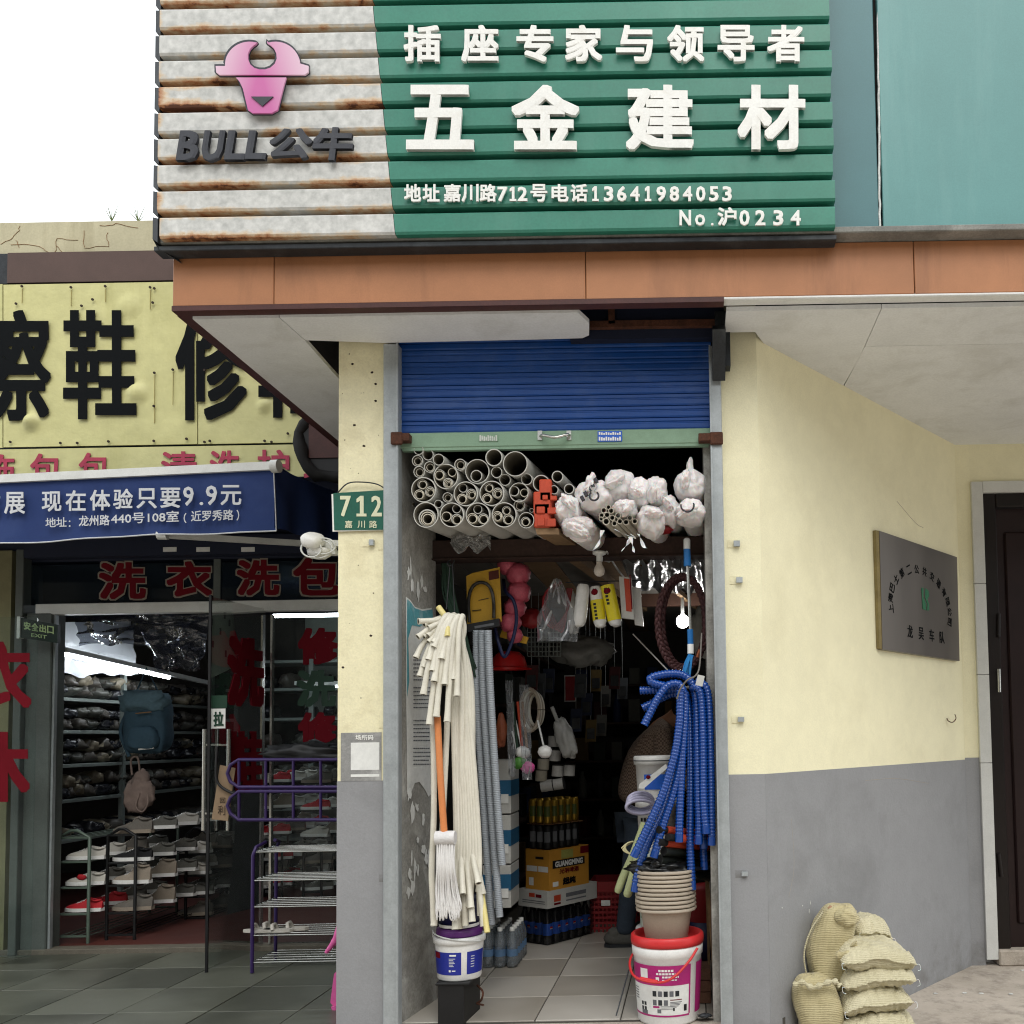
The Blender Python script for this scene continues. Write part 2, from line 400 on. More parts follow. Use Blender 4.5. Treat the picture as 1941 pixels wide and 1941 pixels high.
M['blackmatte'] = mat('black_rubber', '#0c0c0d', .8, 0, .2, 10, .1)
M['brownbeam'] = mat('dark_brown_timber', '#3d2b24', .8, 0, .25, 5, .3, 25, bd=.004)
M['wood'] = mat('raw_timber', '#8d7151', .8, 0, .18, 5, .25, 30, dirt='#5e452c', damt=.4, dsc=5)
M['pvc'] = mat('grey_white_pvc', '#c5c4bd', .45, 0, .05, 6, .03, dirt='#8f8c82', damt=.35, dsc=6)
M['pvc_in'] = mat('inside_of_pvc', '#7c776a', .7, 0, .08, 6, 0)
M['pvc2'] = mat('cream_pvc', '#d3ccbb', .45, 0, .05, 8, .03)
M['cream'] = mat('cream_flexible_hose', '#dcd8c9', .45, 0, .04, 6, .03, dirt='#a8a390', damt=.3, dsc=7)
M['cream_y'] = mat('yellow_flexible_hose', '#ded08a', .45, 0, .04, 6, .03)
M['greyhose'] = mat('grey_corrugated_hose', '#a4abb2', .45, 0, .06, 6, .03)
M['bluehose'] = mat('blue_corrugated_hose', '#073f8e', .22, 0, .05, 4, 0, coat=.5)
M['orange'] = mat('orange_plastic', '#bb4529', .5, 0, .1, 10, .1)
M['bagwhite'] = mat('white_plastic_wrap', '#eee9e8', .42, 0, .04, 6, .45, 18, bd=.01, rv=.08, dirt='#a9a196', damt=.35, dsc=5)
M['bagprint'] = mat('dark_bag_print', '#37363c', .6, 0, .1, 20, 0)
M['white'] = mat('white_plastic', '#e9e9e6', .35, 0, .04, 5, .02, dirt='#b9b8b0', damt=.3, dsc=6)
M['whitepaint'] = mat('white_painted_metal', '#d8dad7', .45, 0, .06, 5, .05, dirt='#9fa09a', damt=.35, dsc=4)
M['purple'] = mat('purple_plastic', '#5f2a74', .4)
M['royal'] = mat('royal_blue_print', '#1d2a8c', .4, 0, .04, 6, 0)
M['red'] = mat('red_plastic', '#c92f31', .4, 0, .06, 6, .03)
M['darkred'] = mat('dark_red_plastic', '#8c1a1f', .5, 0, .1, 6, .05)
M['magenta'] = mat('magenta_print', '#a81f6e', .45, 0, .04, 5, 0)
M['pink'] = mat('pink_plastic', '#d860a0', .4, 0, .05, 8, 0)
M['beige'] = mat('beige_plastic', '#a99d8c', .55, 0, .05, 5, .06, dirt='#8d8170', damt=.4)
M['paper'] = mat('old_white_paper', '#e6e7e3', .8, 0, .05, 6, .2, 25, dirt='#a6aaa5', damt=.4, dsc=6)
M['print'] = mat('grey_print', '#6a6c70', .8, 0, .1, 8, 0)
M['tealpaper'] = mat('faded_teal_paper', '#5fa6b0', .8, 0, .15, 8, .2, dirt='#c9d4d4', damt=.6, dsc=6)
M['card_yellow'] = mat('yellow_card', '#c79a2b', .6, 0, .06, 5, 0)
M['card_beer'] = mat('amber_carton', '#c98f33', .7, 0, .06, 6, .08)
M['card_white'] = mat('white_carton', '#bfbfba', .75, 0, .05, 6, .08)
M['card_brown'] = mat('brown_carton', '#8e6b48', .8, 0, .08, 6, .1)
M['gold'] = mat('gold_can', '#a8862e', .3, .6, .15, 10, 0)
M['cola'] = mat('dark_cola_bottle', '#0d0c10', .12, 0, .1, 5, 0, coat=.5)
M['colablue'] = mat('blue_bottle_label', '#2d66cf', .4, 0, .08, 20, 0)
M['sand'] = None
M['skin'] = mat('skin', '#a5765a', .6, 0, .06, 6, .05)
M['jeans'] = mat('blue_grey_denim', '#3b4654', .9, 0, .15, 8, .3)
M['hair'] = mat('black_hair', '#0e0d0d', .6)
M['shoe'] = mat('grey_shoe', '#5b5a55', .8, 0, .15, 8, .2)
M['brick'] = mat('brown_brick', '#7e5a48', .9, 0, .2, 12, .5)
M['filmc'] = clear('clear_plastic_film', (.8, .82, .84), -.02, .3, .2, (.45, .47, .49), bump=9)
M['glass'] = clear('clear_glass', (.88, .92, .91), 0, .02, .008, ior=1.2)
M['hazyglass'] = clear('greenish_header_glass', (.3, .35, .38), 0, .05, .3, (.025, .035, .045))
M['signyellow'] = mat('yellow_sign_board', '#cbc78c', .5, 0, .04, 1.4, .5, 5, bd=.02, dirt='#9c9850', damt=.35, dsc=2.5, streak=True)
M['signblack'] = mat('black_sign_lettering', '#0d1012', .7, 0, .05, 5, 0, spec=.08)
M['signred'] = mat('red_sign_lettering', '#b03550', .6, 0, .15, 8, 0)
M['nail'] = mat('rusty_nail_head', '#33261c', .8)
M['parapet'] = mat('stained_cream_render', '#c2bb9d', .9, 0, .08, 3, .4, 30, dirt='#8d8467', damt=.6, dsc=2.5, streak=True)
M['brownband'] = mat('brown_band', '#594640', .7, 0, .1, 3, .15)
M['navy'] = mat('navy_awning_fabric', '#1f3569', .85, 0, .06, 4, .15, 120, dirt='#3c4f7d', damt=.3)
M['navydark'] = mat('navy_shutter_box', '#141c33', .7, 0, .1, 4, .1)
M['awnwhite'] = mat('silver_white_lettering', '#c9ccd0', .6, 0, .08, 12, 0)
M['redletter'] = mat('red_vinyl_letter', '#69101c', .7, 0, .08, 6, 0, spec=.08)
M['greenletter'] = mat('green_vinyl_letter', '#123a28', .5, 0, .08, 6, 0)
M['creamline'] = mat('cream_vinyl_outline', '#8f8578', .5, 0, .05, 6, 0)
M['purplemetal'] = mat('purple_painted_tube', '#37265a', .35, .1, .05, 5, 0)
M['greenmetal'] = mat('sage_green_painted_tube', '#5a695e', .4, .1, .05, 5, 0)
M['shelfwhite'] = mat('grey_white_shelf', '#7f8783', .5, .1, .08, 5, .05)
M['pole_white'] = mat('worn_aluminium_column', '#5a605c', .55, .1, .15, 4, .1, dirt='#5f655f', damt=.4, streak=True)
M['plate_green'] = mat('green_enamel_plate', '#1f5c4c', .4, 0, .12, 6, .05)
M['plate_text'] = mat('cream_enamel_text', '#d6d8b8', .5, 0, .05, 8, 0)
M['rope_green'] = mat('dark_green_net_cord', '#2c4436', .9, 0, .2, 8, .3)
M['twine_pink'] = mat('pink_nylon_twine', '#c4596b', .45, 0, .15, 30, .5, 90, bd=.004)
M['braid'] = mat('red_brown_braided_rope', '#4c2a2b', .7, 0, .3, 30, .3)
M['houndstooth'] = None
def sandbag_mat(name, c1, c2):
    t = NT(name); u = t.n.new('ShaderNodeTexWave'); u.inputs['Scale'].default_value = 38; u.bands_direction = 'Z'; u.inputs['Distortion'].default_value = 2.0; u.inputs['Detail'].default_value = 2
    t.l.new(t.raw, u.inputs[0]); v = t.n.new('ShaderNodeTexWave'); v.inputs['Scale'].default_value = 55; v.bands_direction = 'X'; v.inputs['Distortion'].default_value = 3; t.l.new(t.raw, v.inputs[0])
    c = t.mix(t.ramp(t.noise(5, 6), .3, .72), hexc(c1), hexc(c2)); c = t.mix(t.math('MULTIPLY', u.outputs['Fac'], .08), c, hexc('#7c6c43'))
    t.col(c); t.b.inputs['Roughness'].default_value = .75; t.b.inputs['Sheen Weight'].default_value = .2
    t.bump(t.math('ADD', t.math('ADD', u.outputs['Fac'], t.math('MULTIPLY', v.outputs['Fac'], .6)), t.math('MULTIPLY', t.noise(11, 5), 3.2)), .5, .0045); return t.m
M['sand'] = sandbag_mat('woven_tan_sack', '#ac9f75', '#cbc097'); M['sand2'] = sandbag_mat('woven_pale_sack', '#bbb391', '#d5cdae')
def hound():
    t = NT('brown_houndstooth_knit'); c = t.n.new('ShaderNodeTexChecker'); c.inputs['Scale'].default_value = 90
    c.inputs[1].default_value = (*hexc('#8a7666'), 1); c.inputs[2].default_value = (*hexc('#5a4a40'), 1); t.l.new(t.raw, c.inputs[0])
    t.col(c.outputs[0]); t.b.inputs['Roughness'].default_value = .95; t.bump(t.noise(160, 2), .6, .004); return t.m
M['houndstooth'] = hound()
M['bagwhite'].node_tree.nodes['Principled BSDF'].inputs['Subsurface Weight'].default_value = .35
M['bagwhite'].node_tree.nodes['Principled BSDF'].inputs['Subsurface Scale'].default_value = .03
def floor_mat(name, c, rough, dirt, sc=3):
    t = NT(name); n = t.noise(sc, 6, .6); n2 = t.noise(sc * .3, 3)
    co = t.mix(t.ramp(n, .25, .75), tuple(x * .86 for x in hexc(c)), hexc(c)); co = t.mix(t.math('MULTIPLY', t.ramp(n2, .42, .62), .75), co, hexc(dirt))
    t.col(co); r = t.math('ADD', t.math('MULTIPLY', n, .25), rough); t.l.new(r, t.b.inputs['Roughness']); t.bump(t.noise(40, 3), .08, .002); return t.m
M['tile_in'] = floor_mat('pale_glazed_floor_tile', '#b9b4ab', .22, '#8c857a')
M['tile_out'] = floor_mat('grey_green_paving_tile', '#5f6156', .25, '#35372f')
M['grout'] = mat('dark_grout', '#4c4943', .9)
def ground_mat():
    t = NT('worn_concrete_ground'); a = t.noise(1.3, 8, .65); b = t.noise(9, 7, .7); c = t.noise(60, 4, .7)
    co = t.mix(t.ramp(a, .3, .7), hexc('#a09689'), hexc('#c4baae')); co = t.mix(t.math('MULTIPLY', t.ramp(b, .48, .68), .6), co, hexc('#746b62'))
    co = t.mix(t.math('MULTIPLY', t.ramp(c, .62, .7), .6), co, hexc('#cfcac2')); t.col(co); t.b.inputs['Roughness'].default_value = .85
    t.bump(t.math('ADD', t.math('MULTIPLY', b, 1.5), c), .5, .008); return t.m
M['ground'] = ground_mat()
M['tilewhite'] = mat('white_glazed_trim_tile', '#cfd0cc', .3, 0, .03, 4, .02, dirt='#a8a9a4', damt=.3)
M['doorbrown'] = mat('dark_brown_door_steel', '#241414', .38, .2, .15, 5, .05)
M['doorframe'] = mat('black_brown_door_frame', '#1a1311', .35, .2, .15, 5, .05)
M['steelplate'] = None
def plate_m():
    t = NT('brushed_stainless_plaque'); n = t.noise(3, 5, .6, stretch=(1, 1, .2)); co = t.mix(n, hexc('#605a54'), hexc('#7a736c')); t.col(co)
    t.b.inputs['Metallic'].default_value = .75; t.l.new(t.math('ADD', t.math('MULTIPLY', n, .2), .22), t.b.inputs['Roughness']); return t.m
M['steelplate'] = plate_m()
def emis(name, c, st):
    m = bpy.data.materials.new(name); m.use_nodes = True; b = m.node_tree.nodes['Principled BSDF']
    b.inputs['Base Color'].default_value = (.9, .9, .9, 1); b.inputs['Emission Color'].default_value = (*c, 1); b.inputs['Emission Strength'].default_value = st; return m
M['tube_on'] = emis('lit_fluorescent_tube', (.88, .95, 1), 22)
M['bulb_on'] = emis('lit_bulb', (1, .98, .94), 40)
M['bulb_off'] = mat('opal_bulb', '#d8cfc4', .4)
M['logo_pink'] = None
def logo_pink():
    t = NT('pink_shaded_logo_print'); x, y, z = t.sep(t.raw)[:3] if False else (t.sep(t.raw)[0], t.sep(t.raw)[1], t.sep(t.raw)[2])
    f = t.math('ADD', t.math('MULTIPLY', t.math('ABSOLUTE', x), 4.5), t.math('MULTIPLY', z, 1.2))
    t.col(t.ramp(f, .0, 1.0, hexc('#c0609c'), hexc('#dcc3d0'))); t.b.inputs['Roughness'].default_value = .35; return t.m
M['logo_pink'] = logo_pink()
# ------------------------------------------------------------------ the setting
def struct(name, mb, m, parent=None, world=True):
    return mb.build(name, m, parent, kind=None if parent else 'structure')
ZG, ZT, SOF = -.18, -.14, 3.19             # pavement, side terrace, soffit height
YF = -.36                                  # fascia plane
XE = P(327, 520, YF).x                     # left end of the eaves
xp0, xp1 = X(641), X(731)                  # left pillar
xg1 = X(757)                               # inner edge of left guide
xr0, xr1, xr2 = X(1352), X(1372), X(1443)  # right guide, right pillar
YB = 1.67
xcor = X(1815, YB, 1000)                   # inner corner by the door
XR = xcor + 1.9
YG = 2.3                                   # neighbour's glass line
struct('ground', MB().box((-120, -60, ZG - .5), (120, 120, ZG - .02)), M['ground'])
struct('pavement', MB().box((xr0 - .1, -4.2, ZG - .1), (XR + 2, YB + .3, ZG)).box((-7, -4.2, ZG - .1), (xr0 - .1, -.42, ZG)), M['ground'])
# shop threshold and tiled shop floor
struct('threshold', MB().box((xp1 - .02, -.42, -.3), (xr1 + .02, .07, -.012)), M['ground'])
fl = struct('floor', MB().box((xp1 - .1, .07, -.3), (xr1 + .25, 5.0, -.006)), M['grout'])
k = 0
for j in range(0, 9):
    for i in range(-5, 4):
        x0 = -.755 + .4 * i; y0 = .075 + .4 * j
        a, b = max(x0 + .003, xp1 - .1), min(x0 + .397, xr1 + .2)
        if b - a < .03: continue
        MB().box((a, y0 + .003, -.008), (b, y0 + .397, random.uniform(-.0012, .0012)), bev=.002).build('tile', M['tile_in'], fl)
        k += 1
# side terrace with paving tiles
te = struct('terrace', MB().box((-7, -.42, -.5), (xp0 - .01, YG + .02, ZT - .008)), M['grout'])
for j in range(-1, 6):
    for i in range(0, 12):
        x0 = xp0 - .01 - .5 * (i + 1); y0 = -.2 + .5 * j
        y1 = min(y0 + .497, YG + .02)
        if y1 - y0 < .05: continue
        MB().box((x0 + .003, max(y0 + .003, -.41), ZT - .02), (x0 + .497, y1, ZT + random.uniform(-.0015, .0015)), bev=.002).build('tile', M['tile_out'], te)
struct('neighbour_floor', MB().box((-8, YG + .02, -.5), (-1.9, 6.3, ZT + .03)), floor_mat('red_brown_floor', '#5c2f28', .4, '#3c2320'))
# unseen building added across the street: shades the low sky, shows in the glass
ob = thing('building', 'long grey beige building added unseen across the street, behind the camera, to shade the low sky', 'building', (0, -15, ZG))
MB().box((-26, -16, ZG), (24, -15.2, 8.2)).build('wall', mat('grey_beige_render', '#7d796f', .85, 0, .12, 1, .1), ob)
wm_ = mat('dark_window_glass', '#20262b', .1)
for i in range(12):
    for j in range(2): MB().box((-24 + 4 * i, -15.2, 1.0 + 3.4 * j), (-22 + 4 * i, -15.15, 2.8 + 3.4 * j)).build('window', wm_, ob)
# hardware shop building: pillars, jambs, party wall, inner shell
zb = -.3
yz = Z(1480, 0, 690)                        # top of the grey dado
hs = thing('shop_building', 'pale yellow shop building with grey painted dado and a narrow open shopfront', 'building', (xp0, 0, ZG))
def pbox(name, a, b, m, bev=0, label=None, par=None):
    return MB().box(a, b, bev=bev).build(name, m, par or hs, label=label)
pbox('pillar', (xp0, 0, yz), (xp1 + .01, .44, SOF + .3), M['yellow_old'], label='narrow pale yellow pillar with chipped paint beside the shutter')
pbox('dado', (xp0 - .002, -.002, zb), (xp1 + .01, .44, yz), M['grey'])
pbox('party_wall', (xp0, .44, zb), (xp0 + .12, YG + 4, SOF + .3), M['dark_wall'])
pbox('pillar', (xr1 - .01, 0, yz), (xr2, .5, SOF + .3), M['yellow'], label='pale yellow pillar to the right of the shutter')
pbox('dado', (xr1 - .01, -.002, zb), (xr2, .5, yz), M['grey'])
A2, B2 = V3(xr2, 0, 0), V3(xcor, YB, 0); WN = (B2 - A2).cross(V3(0, 0, 1)).normalized()
WN = WN if WN.y < 0 else -WN
def PW(px, py, off=0.0): return PN(px, py, A2 + WN * off, WN)
def slab(p, q, z0, z1, th, m, name, off=0, lab=None):
    n = WN * off
    MB().prism([V3(p.x, p.y, z0) + n, V3(q.x, q.y, z0) + n, V3(q.x, q.y, z1) + n, V3(p.x, p.y, z1) + n], -WN * th).build(name, m, hs, label=lab)
slab(A2, B2, yz, SOF + .1, .2, M['yellow'], 'side_wall', lab='angled pale yellow wall running back towards the door')
slab(A2 - (B2 - A2) * .0, B2, zb, yz, .2, M['grey'], 'dado', .001)
# back wall around the door
dx0 = X(1848, YB, 1200)
dz1 = Z(914, YB, 1860)
pbox('back_wall', (xcor - .02, YB, yz + .012), (dx0, YB + .2, SOF + .1), M['yellow'])
pbox('back_wall', (dx0, YB, dz1), (XR, YB + .2, SOF + .1), M['yellow'])
pbox('dado', (xcor - .02, YB - .002, zb), (dx0, YB + .2, yz + .012), M['grey'])
# jambs and inner shell
xjb = X(826, .45, 1500)
MB().add([(xg1 - .02, .03, zb), (xjb, .46, zb), (xjb, .46, 3.1), (xg1 - .02, .03, 3.1), (xg1 - .25, .03, zb), (xg1 - .25, .46, zb), (xg1 - .25, .46, 3.1), (xg1 - .25, .03, 3.1)],
         [(0, 1, 2, 3), (5, 4, 7, 6), (4, 0, 3, 7), (1, 5, 6, 2), (3, 2, 6, 7)]).build('jamb', M['concrete_old'], hs, label='bare patchy render reveal inside the left of the doorway')
pbox('jamb', (xr0 - .035, .05, zb), (xr1, .46, 3.1), M['concrete_old'], label='thin grey right reveal of the doorway')
xi0, xi1, yi = xp1 - .1, xr1 + .25, 4.6
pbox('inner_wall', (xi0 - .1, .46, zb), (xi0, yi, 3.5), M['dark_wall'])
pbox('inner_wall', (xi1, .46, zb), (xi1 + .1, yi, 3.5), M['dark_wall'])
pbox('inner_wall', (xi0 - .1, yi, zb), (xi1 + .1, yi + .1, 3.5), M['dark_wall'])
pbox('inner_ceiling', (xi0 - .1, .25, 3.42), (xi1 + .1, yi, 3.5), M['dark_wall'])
# upper storey mass behind the signboard
zf0, zf1 = Z(571, YF, 900), Z(471, YF, 900)
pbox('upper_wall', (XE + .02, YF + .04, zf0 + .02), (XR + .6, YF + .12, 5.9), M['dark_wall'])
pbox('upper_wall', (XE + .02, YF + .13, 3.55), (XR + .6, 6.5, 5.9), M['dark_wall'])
# orange fascia: panels with open joints, maroon lip, grey ledge
ex = thing('fascia', 'orange brown metal fascia band running under the signboard', 'fascia', (XE, YF, zf0))
seams = [XE, P(519, 520, YF).x, P(1110, 520, YF).x, P(1733, 520, YF).x, XR + .6]
for a, b in zip(seams[:-1], seams[1:]):
    pbox('panel', (a + .0015, YF, zf0), (b - .0015, YF + .03, zf1), M['terracotta'], par=ex, bev=.003)
pbox('panel', (XE, YF + .032, zf0), (XE + .03, 2.9, zf1), M['terracotta'], par=ex)
pbox('ledge', (XE - .02, YF - .075, zf1 + .002), (XR + .6, YF + .03, zf1 + .03), M['ledge'], par=ex, bev=.004)
xs0 = P(1372, 556, YF).x
pbox('lip', (XE, YF - .004, zf0 - .022), (xs0, YF + .05, zf0), M['maroon'], par=ex)
pbox('lip', (XE - .004, YF + .05, zf0 - .022), (XE + .06, 2.9, zf0), M['maroon'], par=ex)
# soffit boards
so_ = thing('soffit', 'pale painted board soffit under the eaves with a missing section over the shutter', 'soffit', (0, 0, SOF))
xh0, xh1 = PZ(1112, 610, SOF).x, PZ(1378, 575, SOF).x
def board(pts, lab=None, th=.02, m=None, z=SOF): MB().prism([V3(x, y, z) for x, y in pts], V3(0, 0, th)).build('board', m or M['soffit'], so_, label=lab)
xm = P(519, 575, YF).x
bA, bB = PZ(579, 645, SOF), PZ(640, 716, SOF)
board([(xm + .004, YF + .05), (xh0 - .03, YF + .05), (xh0 + .01, -.2), (xh0 - .005, -.075), (xh0 - .04, -.045), (xh0 - .2, -.04), (xp1, -.03), (bA.x, bA.y)], 'soffit board with a broken right end above the blue shutter')
board([(XE + .062, YF + .052), (xm, YF + .052), (bA.x - .004, bA.y), (bB.x, bB.y), (xp0 - .03, 2.9), (XE + .062, 2.9)])
MB().box((xh1 - .02, YF + .0, zf0 - .012), (XR + .6, YF + .06, zf0 + .002), bev=.004).build('edge_trim', M['soffit_edge'], so_)
xq = PZ(1668, 590, SOF).x
board([(xh1, YF + .062), (xq, YF + .062), (xq, .25), (xq - .05, 1.1), (xr2 + .02, .0), (xr2 - .01, -.08), (xh1 + .0, -.08)])
board([(xq + .003, YF + .062), (XR + .6, YF + .062), (XR + .6, .1), (xq + .003, .1)])
board([(xq + .003, .103), (XR + .6, .103), (XR + .6, YB), (xcor, YB), (xq - .03, 1.08)])
# broken void above the shutter: steel angles and a stub of lining
vo = thing('steel_bracket', 'rusty steel angle frame showing in the gap of the soffit above the shutter', 'steel frame', (xh0, -.1, SOF))
MB().bar(P(1108, 617, -.06), P(1372, 613, -.06), .03).build('angle_bar', M['rust'], vo)
MB().bar(P(1160, 616, -.06), P(1158, 560, -.06), .03).build('angle_bar', M['rust'], vo)
MB().box((xh0 - .1, -.03, SOF + .0), (xh1, .02, SOF + .4)).build('lining', M['navydark'], vo)
MB().bar((xh1 - .03, -.18, SOF - .02), (xh1 - .03, -.03, SOF - .3 + .1), .06).bar((xh1 - .01, -.05, SOF + .1), (xh1 - .01, -.05, SOF - .16), .07).build('hanger', M['dark_steel'], vo)
# ------------------------------------------------------------------ neighbour: parapet, band, sign boards
nb = thing('neighbour_building', 'low cream rendered neighbouring shop building with a cracked parapet', 'building', (-4.5, YG, ZG))
zP1 = P(150, 420, YG - .1).z; zP0 = P(150, 484, YG - .1).z; zB0 = P(150, 534, YG - .15).z
pbox('parapet', (-9, YG - .1, zP0 - .1), (xp0 - .01, YG + .2, zP1), M['parapet'], par=nb)
pbox('band', (P(14, 500, YG - .15).x, YG - .15, zB0), (xp0 - .01, YG - .1, zP0), M['brownband'], par=nb)
pbox('band', (-9, YG - .14, zB0), (P(13, 500, YG - .15).x, YG - .1, zP0), M['dark_steel'], par=nb)
pbox('lintel', (-9, YG + .0, 2.62), (xp0 - .01, YG + .2, zP0), M['navydark'], par=nb)
pbox('shutter_box', (P(45, 1040, YG - .1).x, YG - .1, Z(1058, YG, 300)), (xp0 - .01, YG - .0, Z(1022, YG, 300)), M['navydark'], par=nb)
pbox('ceiling', (-8, YG + .2, 2.78), (xp0, 6.3, 2.86), M['navydark'], par=nb)
pbox('inner_wall', (-8, 6.2, ZT), (-4.4, 6.3, 2.8), M['dark_wall'], par=nb)
pbox('inner_wall', (-4.4, 6.2, ZT), (xp0, 6.3, 2.8), mat('wall_paled_as_lit', '#8e968f', .8, 0, .1, 4, .1), par=nb)  # right part of back wall coloured pale to stand in for light
pbox('inner_wall', (-8, YG + .2, ZT), (-7.9, 6.2, 2.8), M['dark_wall'], par=nb)
# cracks in the parapet render
for a in ([(0, 462), (22, 455), (35, 440), (38, 428)], [(22, 463), (70, 465), (92, 478)], [(104, 480), (107, 452), (148, 455)], [(158, 436), (160, 468)], [(190, 428), (220, 424), (262, 432)], [(30, 455), (36, 470)], [(106, 466), (120, 480)], [(203, 440), (205, 466), (160, 470)]):
    pts = []
    for (x0, y0), (x1, y1) in zip(a[:-1], a[1:]):
        for q in range(4): t_ = q / 4; pts.append(P(x0 + (x1 - x0) * t_ + random.uniform(-2, 2), y0 + (y1 - y0) * t_ + random.uniform(-1.5, 1.5), YG - .1015))
    pts.append(P(*a[-1], YG - .1015)); MB().tube(pts, .002, 4).build('crack', M['card_brown'], nb)
# ------------------------------------------------------------------ big louvred signboard
YS = -.47
SB = thing('shop_signboard', 'big louvred signboard, rusty white left and green right, with raised white lettering', 'signboard', P(940, 458, YS))
xs_l, xs_r = P(300, 220, YS).x, P(1578, 220, YS).x
zrow0 = P(940, 443, YS).z; pitch = (P(940, 5, YS).z - P(940, 400, YS).z) / 8; hh = pitch * .775
def xb(z):   # slanted boundary between white and green
    za, zb_ = P(748, 438, YS).z, P(706, 5, YS).z
    return P(748, 438, YS).x + (P(706, 5, YS).x - P(748, 438, YS).x) * (z - za) / (zb_ - za)
for i in range(12):
    z0 = zrow0 + pitch * i + pitch * .05; mb = MB()
    dxr = .004 * math.sin(i * 2.3)
    prof = [(.055, .001), (.006, .0), (0, .010), (0, hh - .006), (.003, hh), (.055, hh)]
    def rowq(xa, xbf, mi, xcf):
        for (ya, za), (yb_, zb_) in zip(prof[:-1], prof[1:]):
            mb.quad((xa(za), YS + ya, z0 + za), (xbf(za), YS + ya, z0 + za), (xbf(zb_), YS + yb_, z0 + zb_), (xa(zb_), YS + yb_, z0 + zb_), mi)
    L0 = xs_l + (.012 if i == 0 else 0)
    rowq(lambda z: L0, lambda z: xb(z0 + z), 0, None)
    rowq(lambda z: xb(z0 + z) + .002, lambda z: xs_r + dxr, 1, None)
    mb.poly([(L0, YS + y, z0 + z) for y, z in prof][::-1], 0); mb.poly([(xs_r + dxr, YS + y, z0 + z) for y, z in prof], 1)
    me = mb.mesh('slat', [M['slat_white'], M['slat_green']], V3(xs_l, YS, z0))
    link('slat', me, SB, V3(xs_l, YS, z0) - SB.location)
    # end tab on the left, dark, with a gap of sky between tabs
    MB().prism([V3(xs_l - .035, YS + .03, z0 + .014), V3(xs_l - .003, YS + .012, z0 - .012), V3(xs_l - .003, YS + .012, z0 + hh + .004), V3(xs_l - .035, YS + .03, z0 + hh + .02)], V3(0, .03, 0)).build('end_tab', M['dark_steel'], SB)
MB().box((xs_l + .0, YS + .056, zrow0 - .03), (xs_r - .005, YS + .075, 5.6)).build('backing_panel', M['slat_back'], SB)
z_ = zrow0
MB().box((xs_l - .03, YS + .03, z_ - .034), (xs_r + .01, YS + .10, z_ - .012), bev=.003).prism([V3(xs_l - .035, YS + .03, z_ + .02), V3(xs_l - .005, YS + .02, z_ - .03), V3(xs_l + .05, YS + .1, z_ - .05), V3(xs_l + .0, YS + .1, z_ + .02)], V3(0, .01, 0)).build('bottom_rail', M['dark_steel'], SB)
MB().box((xs_l - .03, YS + .06, z_ - .0), (xs_l - .004, YS + .1, 5.6)).build('side_post', M['dark_steel'], SB)
def sletters(chars, y0, y1, wd, bold, dp, m='letter_white', xs=None):
    for ch, cx in zip(chars, xs):
        ww = wd * (.62 if ch in '0123456789' else 1) if ch != '1' else wd * .42
        hy0 = y0
        if ch in 'o.': hy0 = y1 - (y1 - y0) * (.72 if ch == 'o' else .16)
        if ch == '.': ww = 5
        if ch == 'o': ww = 19
        if ch == 'N': ww = 22
        # letters float a little in front of the slats
        f = lambda a, b: P(a, b, YS - .012)
        lettering(ch, cx - ww / 2, hy0 + (cx - 1310) * -.0, cx + ww / 2, y1, YS, M[m], SB, 'character', dp * .62, bold, fn=f)
q = 1.0047
sletters('插座专家与领导者', 52, 121, 70, .028, .022, xs=[802, 911, 1015, 1107, 1203, 1300, 1395, 1489])
sletters('五金建材', 166, 288, 128, .030, .028, xs=[836, 1035, 1251, 1462])
sletters('地址嘉川路', 351, 384, 32, .026, .012, xs=[783, 818, 858, 892, 926])
sletters('712', 356, 383, 30, .030, .012, xs=[953, 973, 991])
sletters('号电话', 351, 384, 32, .026, .012, xs=[1022, 1062, 1098])
sletters('13641984053', 355, 383, 29, .030, .012, xs=[1129 + 24.9 * i for i in range(11)])
sletters('No.', 400, 429, 22, .030, .012, xs=[1299, 1327, 1350])
sletters('沪', 395, 429, 36, .026, .012, xs=[1378])
sletters('0234', 400, 429, 31, .030, .012, xs=[1411, 1441, 1475, 1508])
# company name letters, slanted
def slant(ch, x0, y0, x1, y1, sh, bold=.035):
    f = lambda a, b: P(a, b, YS - .014)
    O = f(x0, y1); U = f(x1, y1) - O; W = f(x0 + sh, y0) - O; N = U.cross(W).normalized()
    mb = MB(); put(mb, ch, O, U, W, N * .018, bold); mb.build('character', M['letter_grey'], SB)
for a in (('B', 337, 252, 376, 308, 9, .045), ('U', 383, 252, 422, 309, 9, .04), ('L', 428, 252, 466, 307, 9, .045), ('L', 467, 252, 506, 306, 9, .045), ('公', 508, 248, 588, 305, 12, .035), ('牛', 592, 246, 668, 308, 8, .04)): slant(*a)
# bull head emblem: dark outline plate, pink faces
def zl(x, y): return (410 + (x - 440) / 2.76 + 0, 0 + y / 2.76)
def lp(pts, y): return [P(250 + a / 2.76, b / 2.76, y) for a, b in pts]
def arc(cx, cy, rx, ry, a0, a1, n): return [(cx + rx * math.cos(math.radians(a0 + (a1 - a0) * i / n)), cy + ry * math.sin(math.radians(a0 + (a1 - a0) * i / n))) for i in range(n + 1)]
hat = [(443, 352), (492, 352)] + arc(620, 345, 128, 120, 183, 286, 12) + [(660, 228), (650, 240)] + arc(688, 300, 78, 70, 232, -52, 20) [0:0] + \
      [(640, 246), (622, 264), (611, 290), (611, 315), (622, 342), (645, 362), (672, 370), (702, 370), (730, 360), (752, 340), (762, 314), (760, 288), (748, 262), (732, 246), (712, 232), (712, 222)] + \
      arc(755, 345, 128, 120, 254, 357, 12) + [(928, 352), (926, 385), (908, 398), (462, 398), (446, 385)]
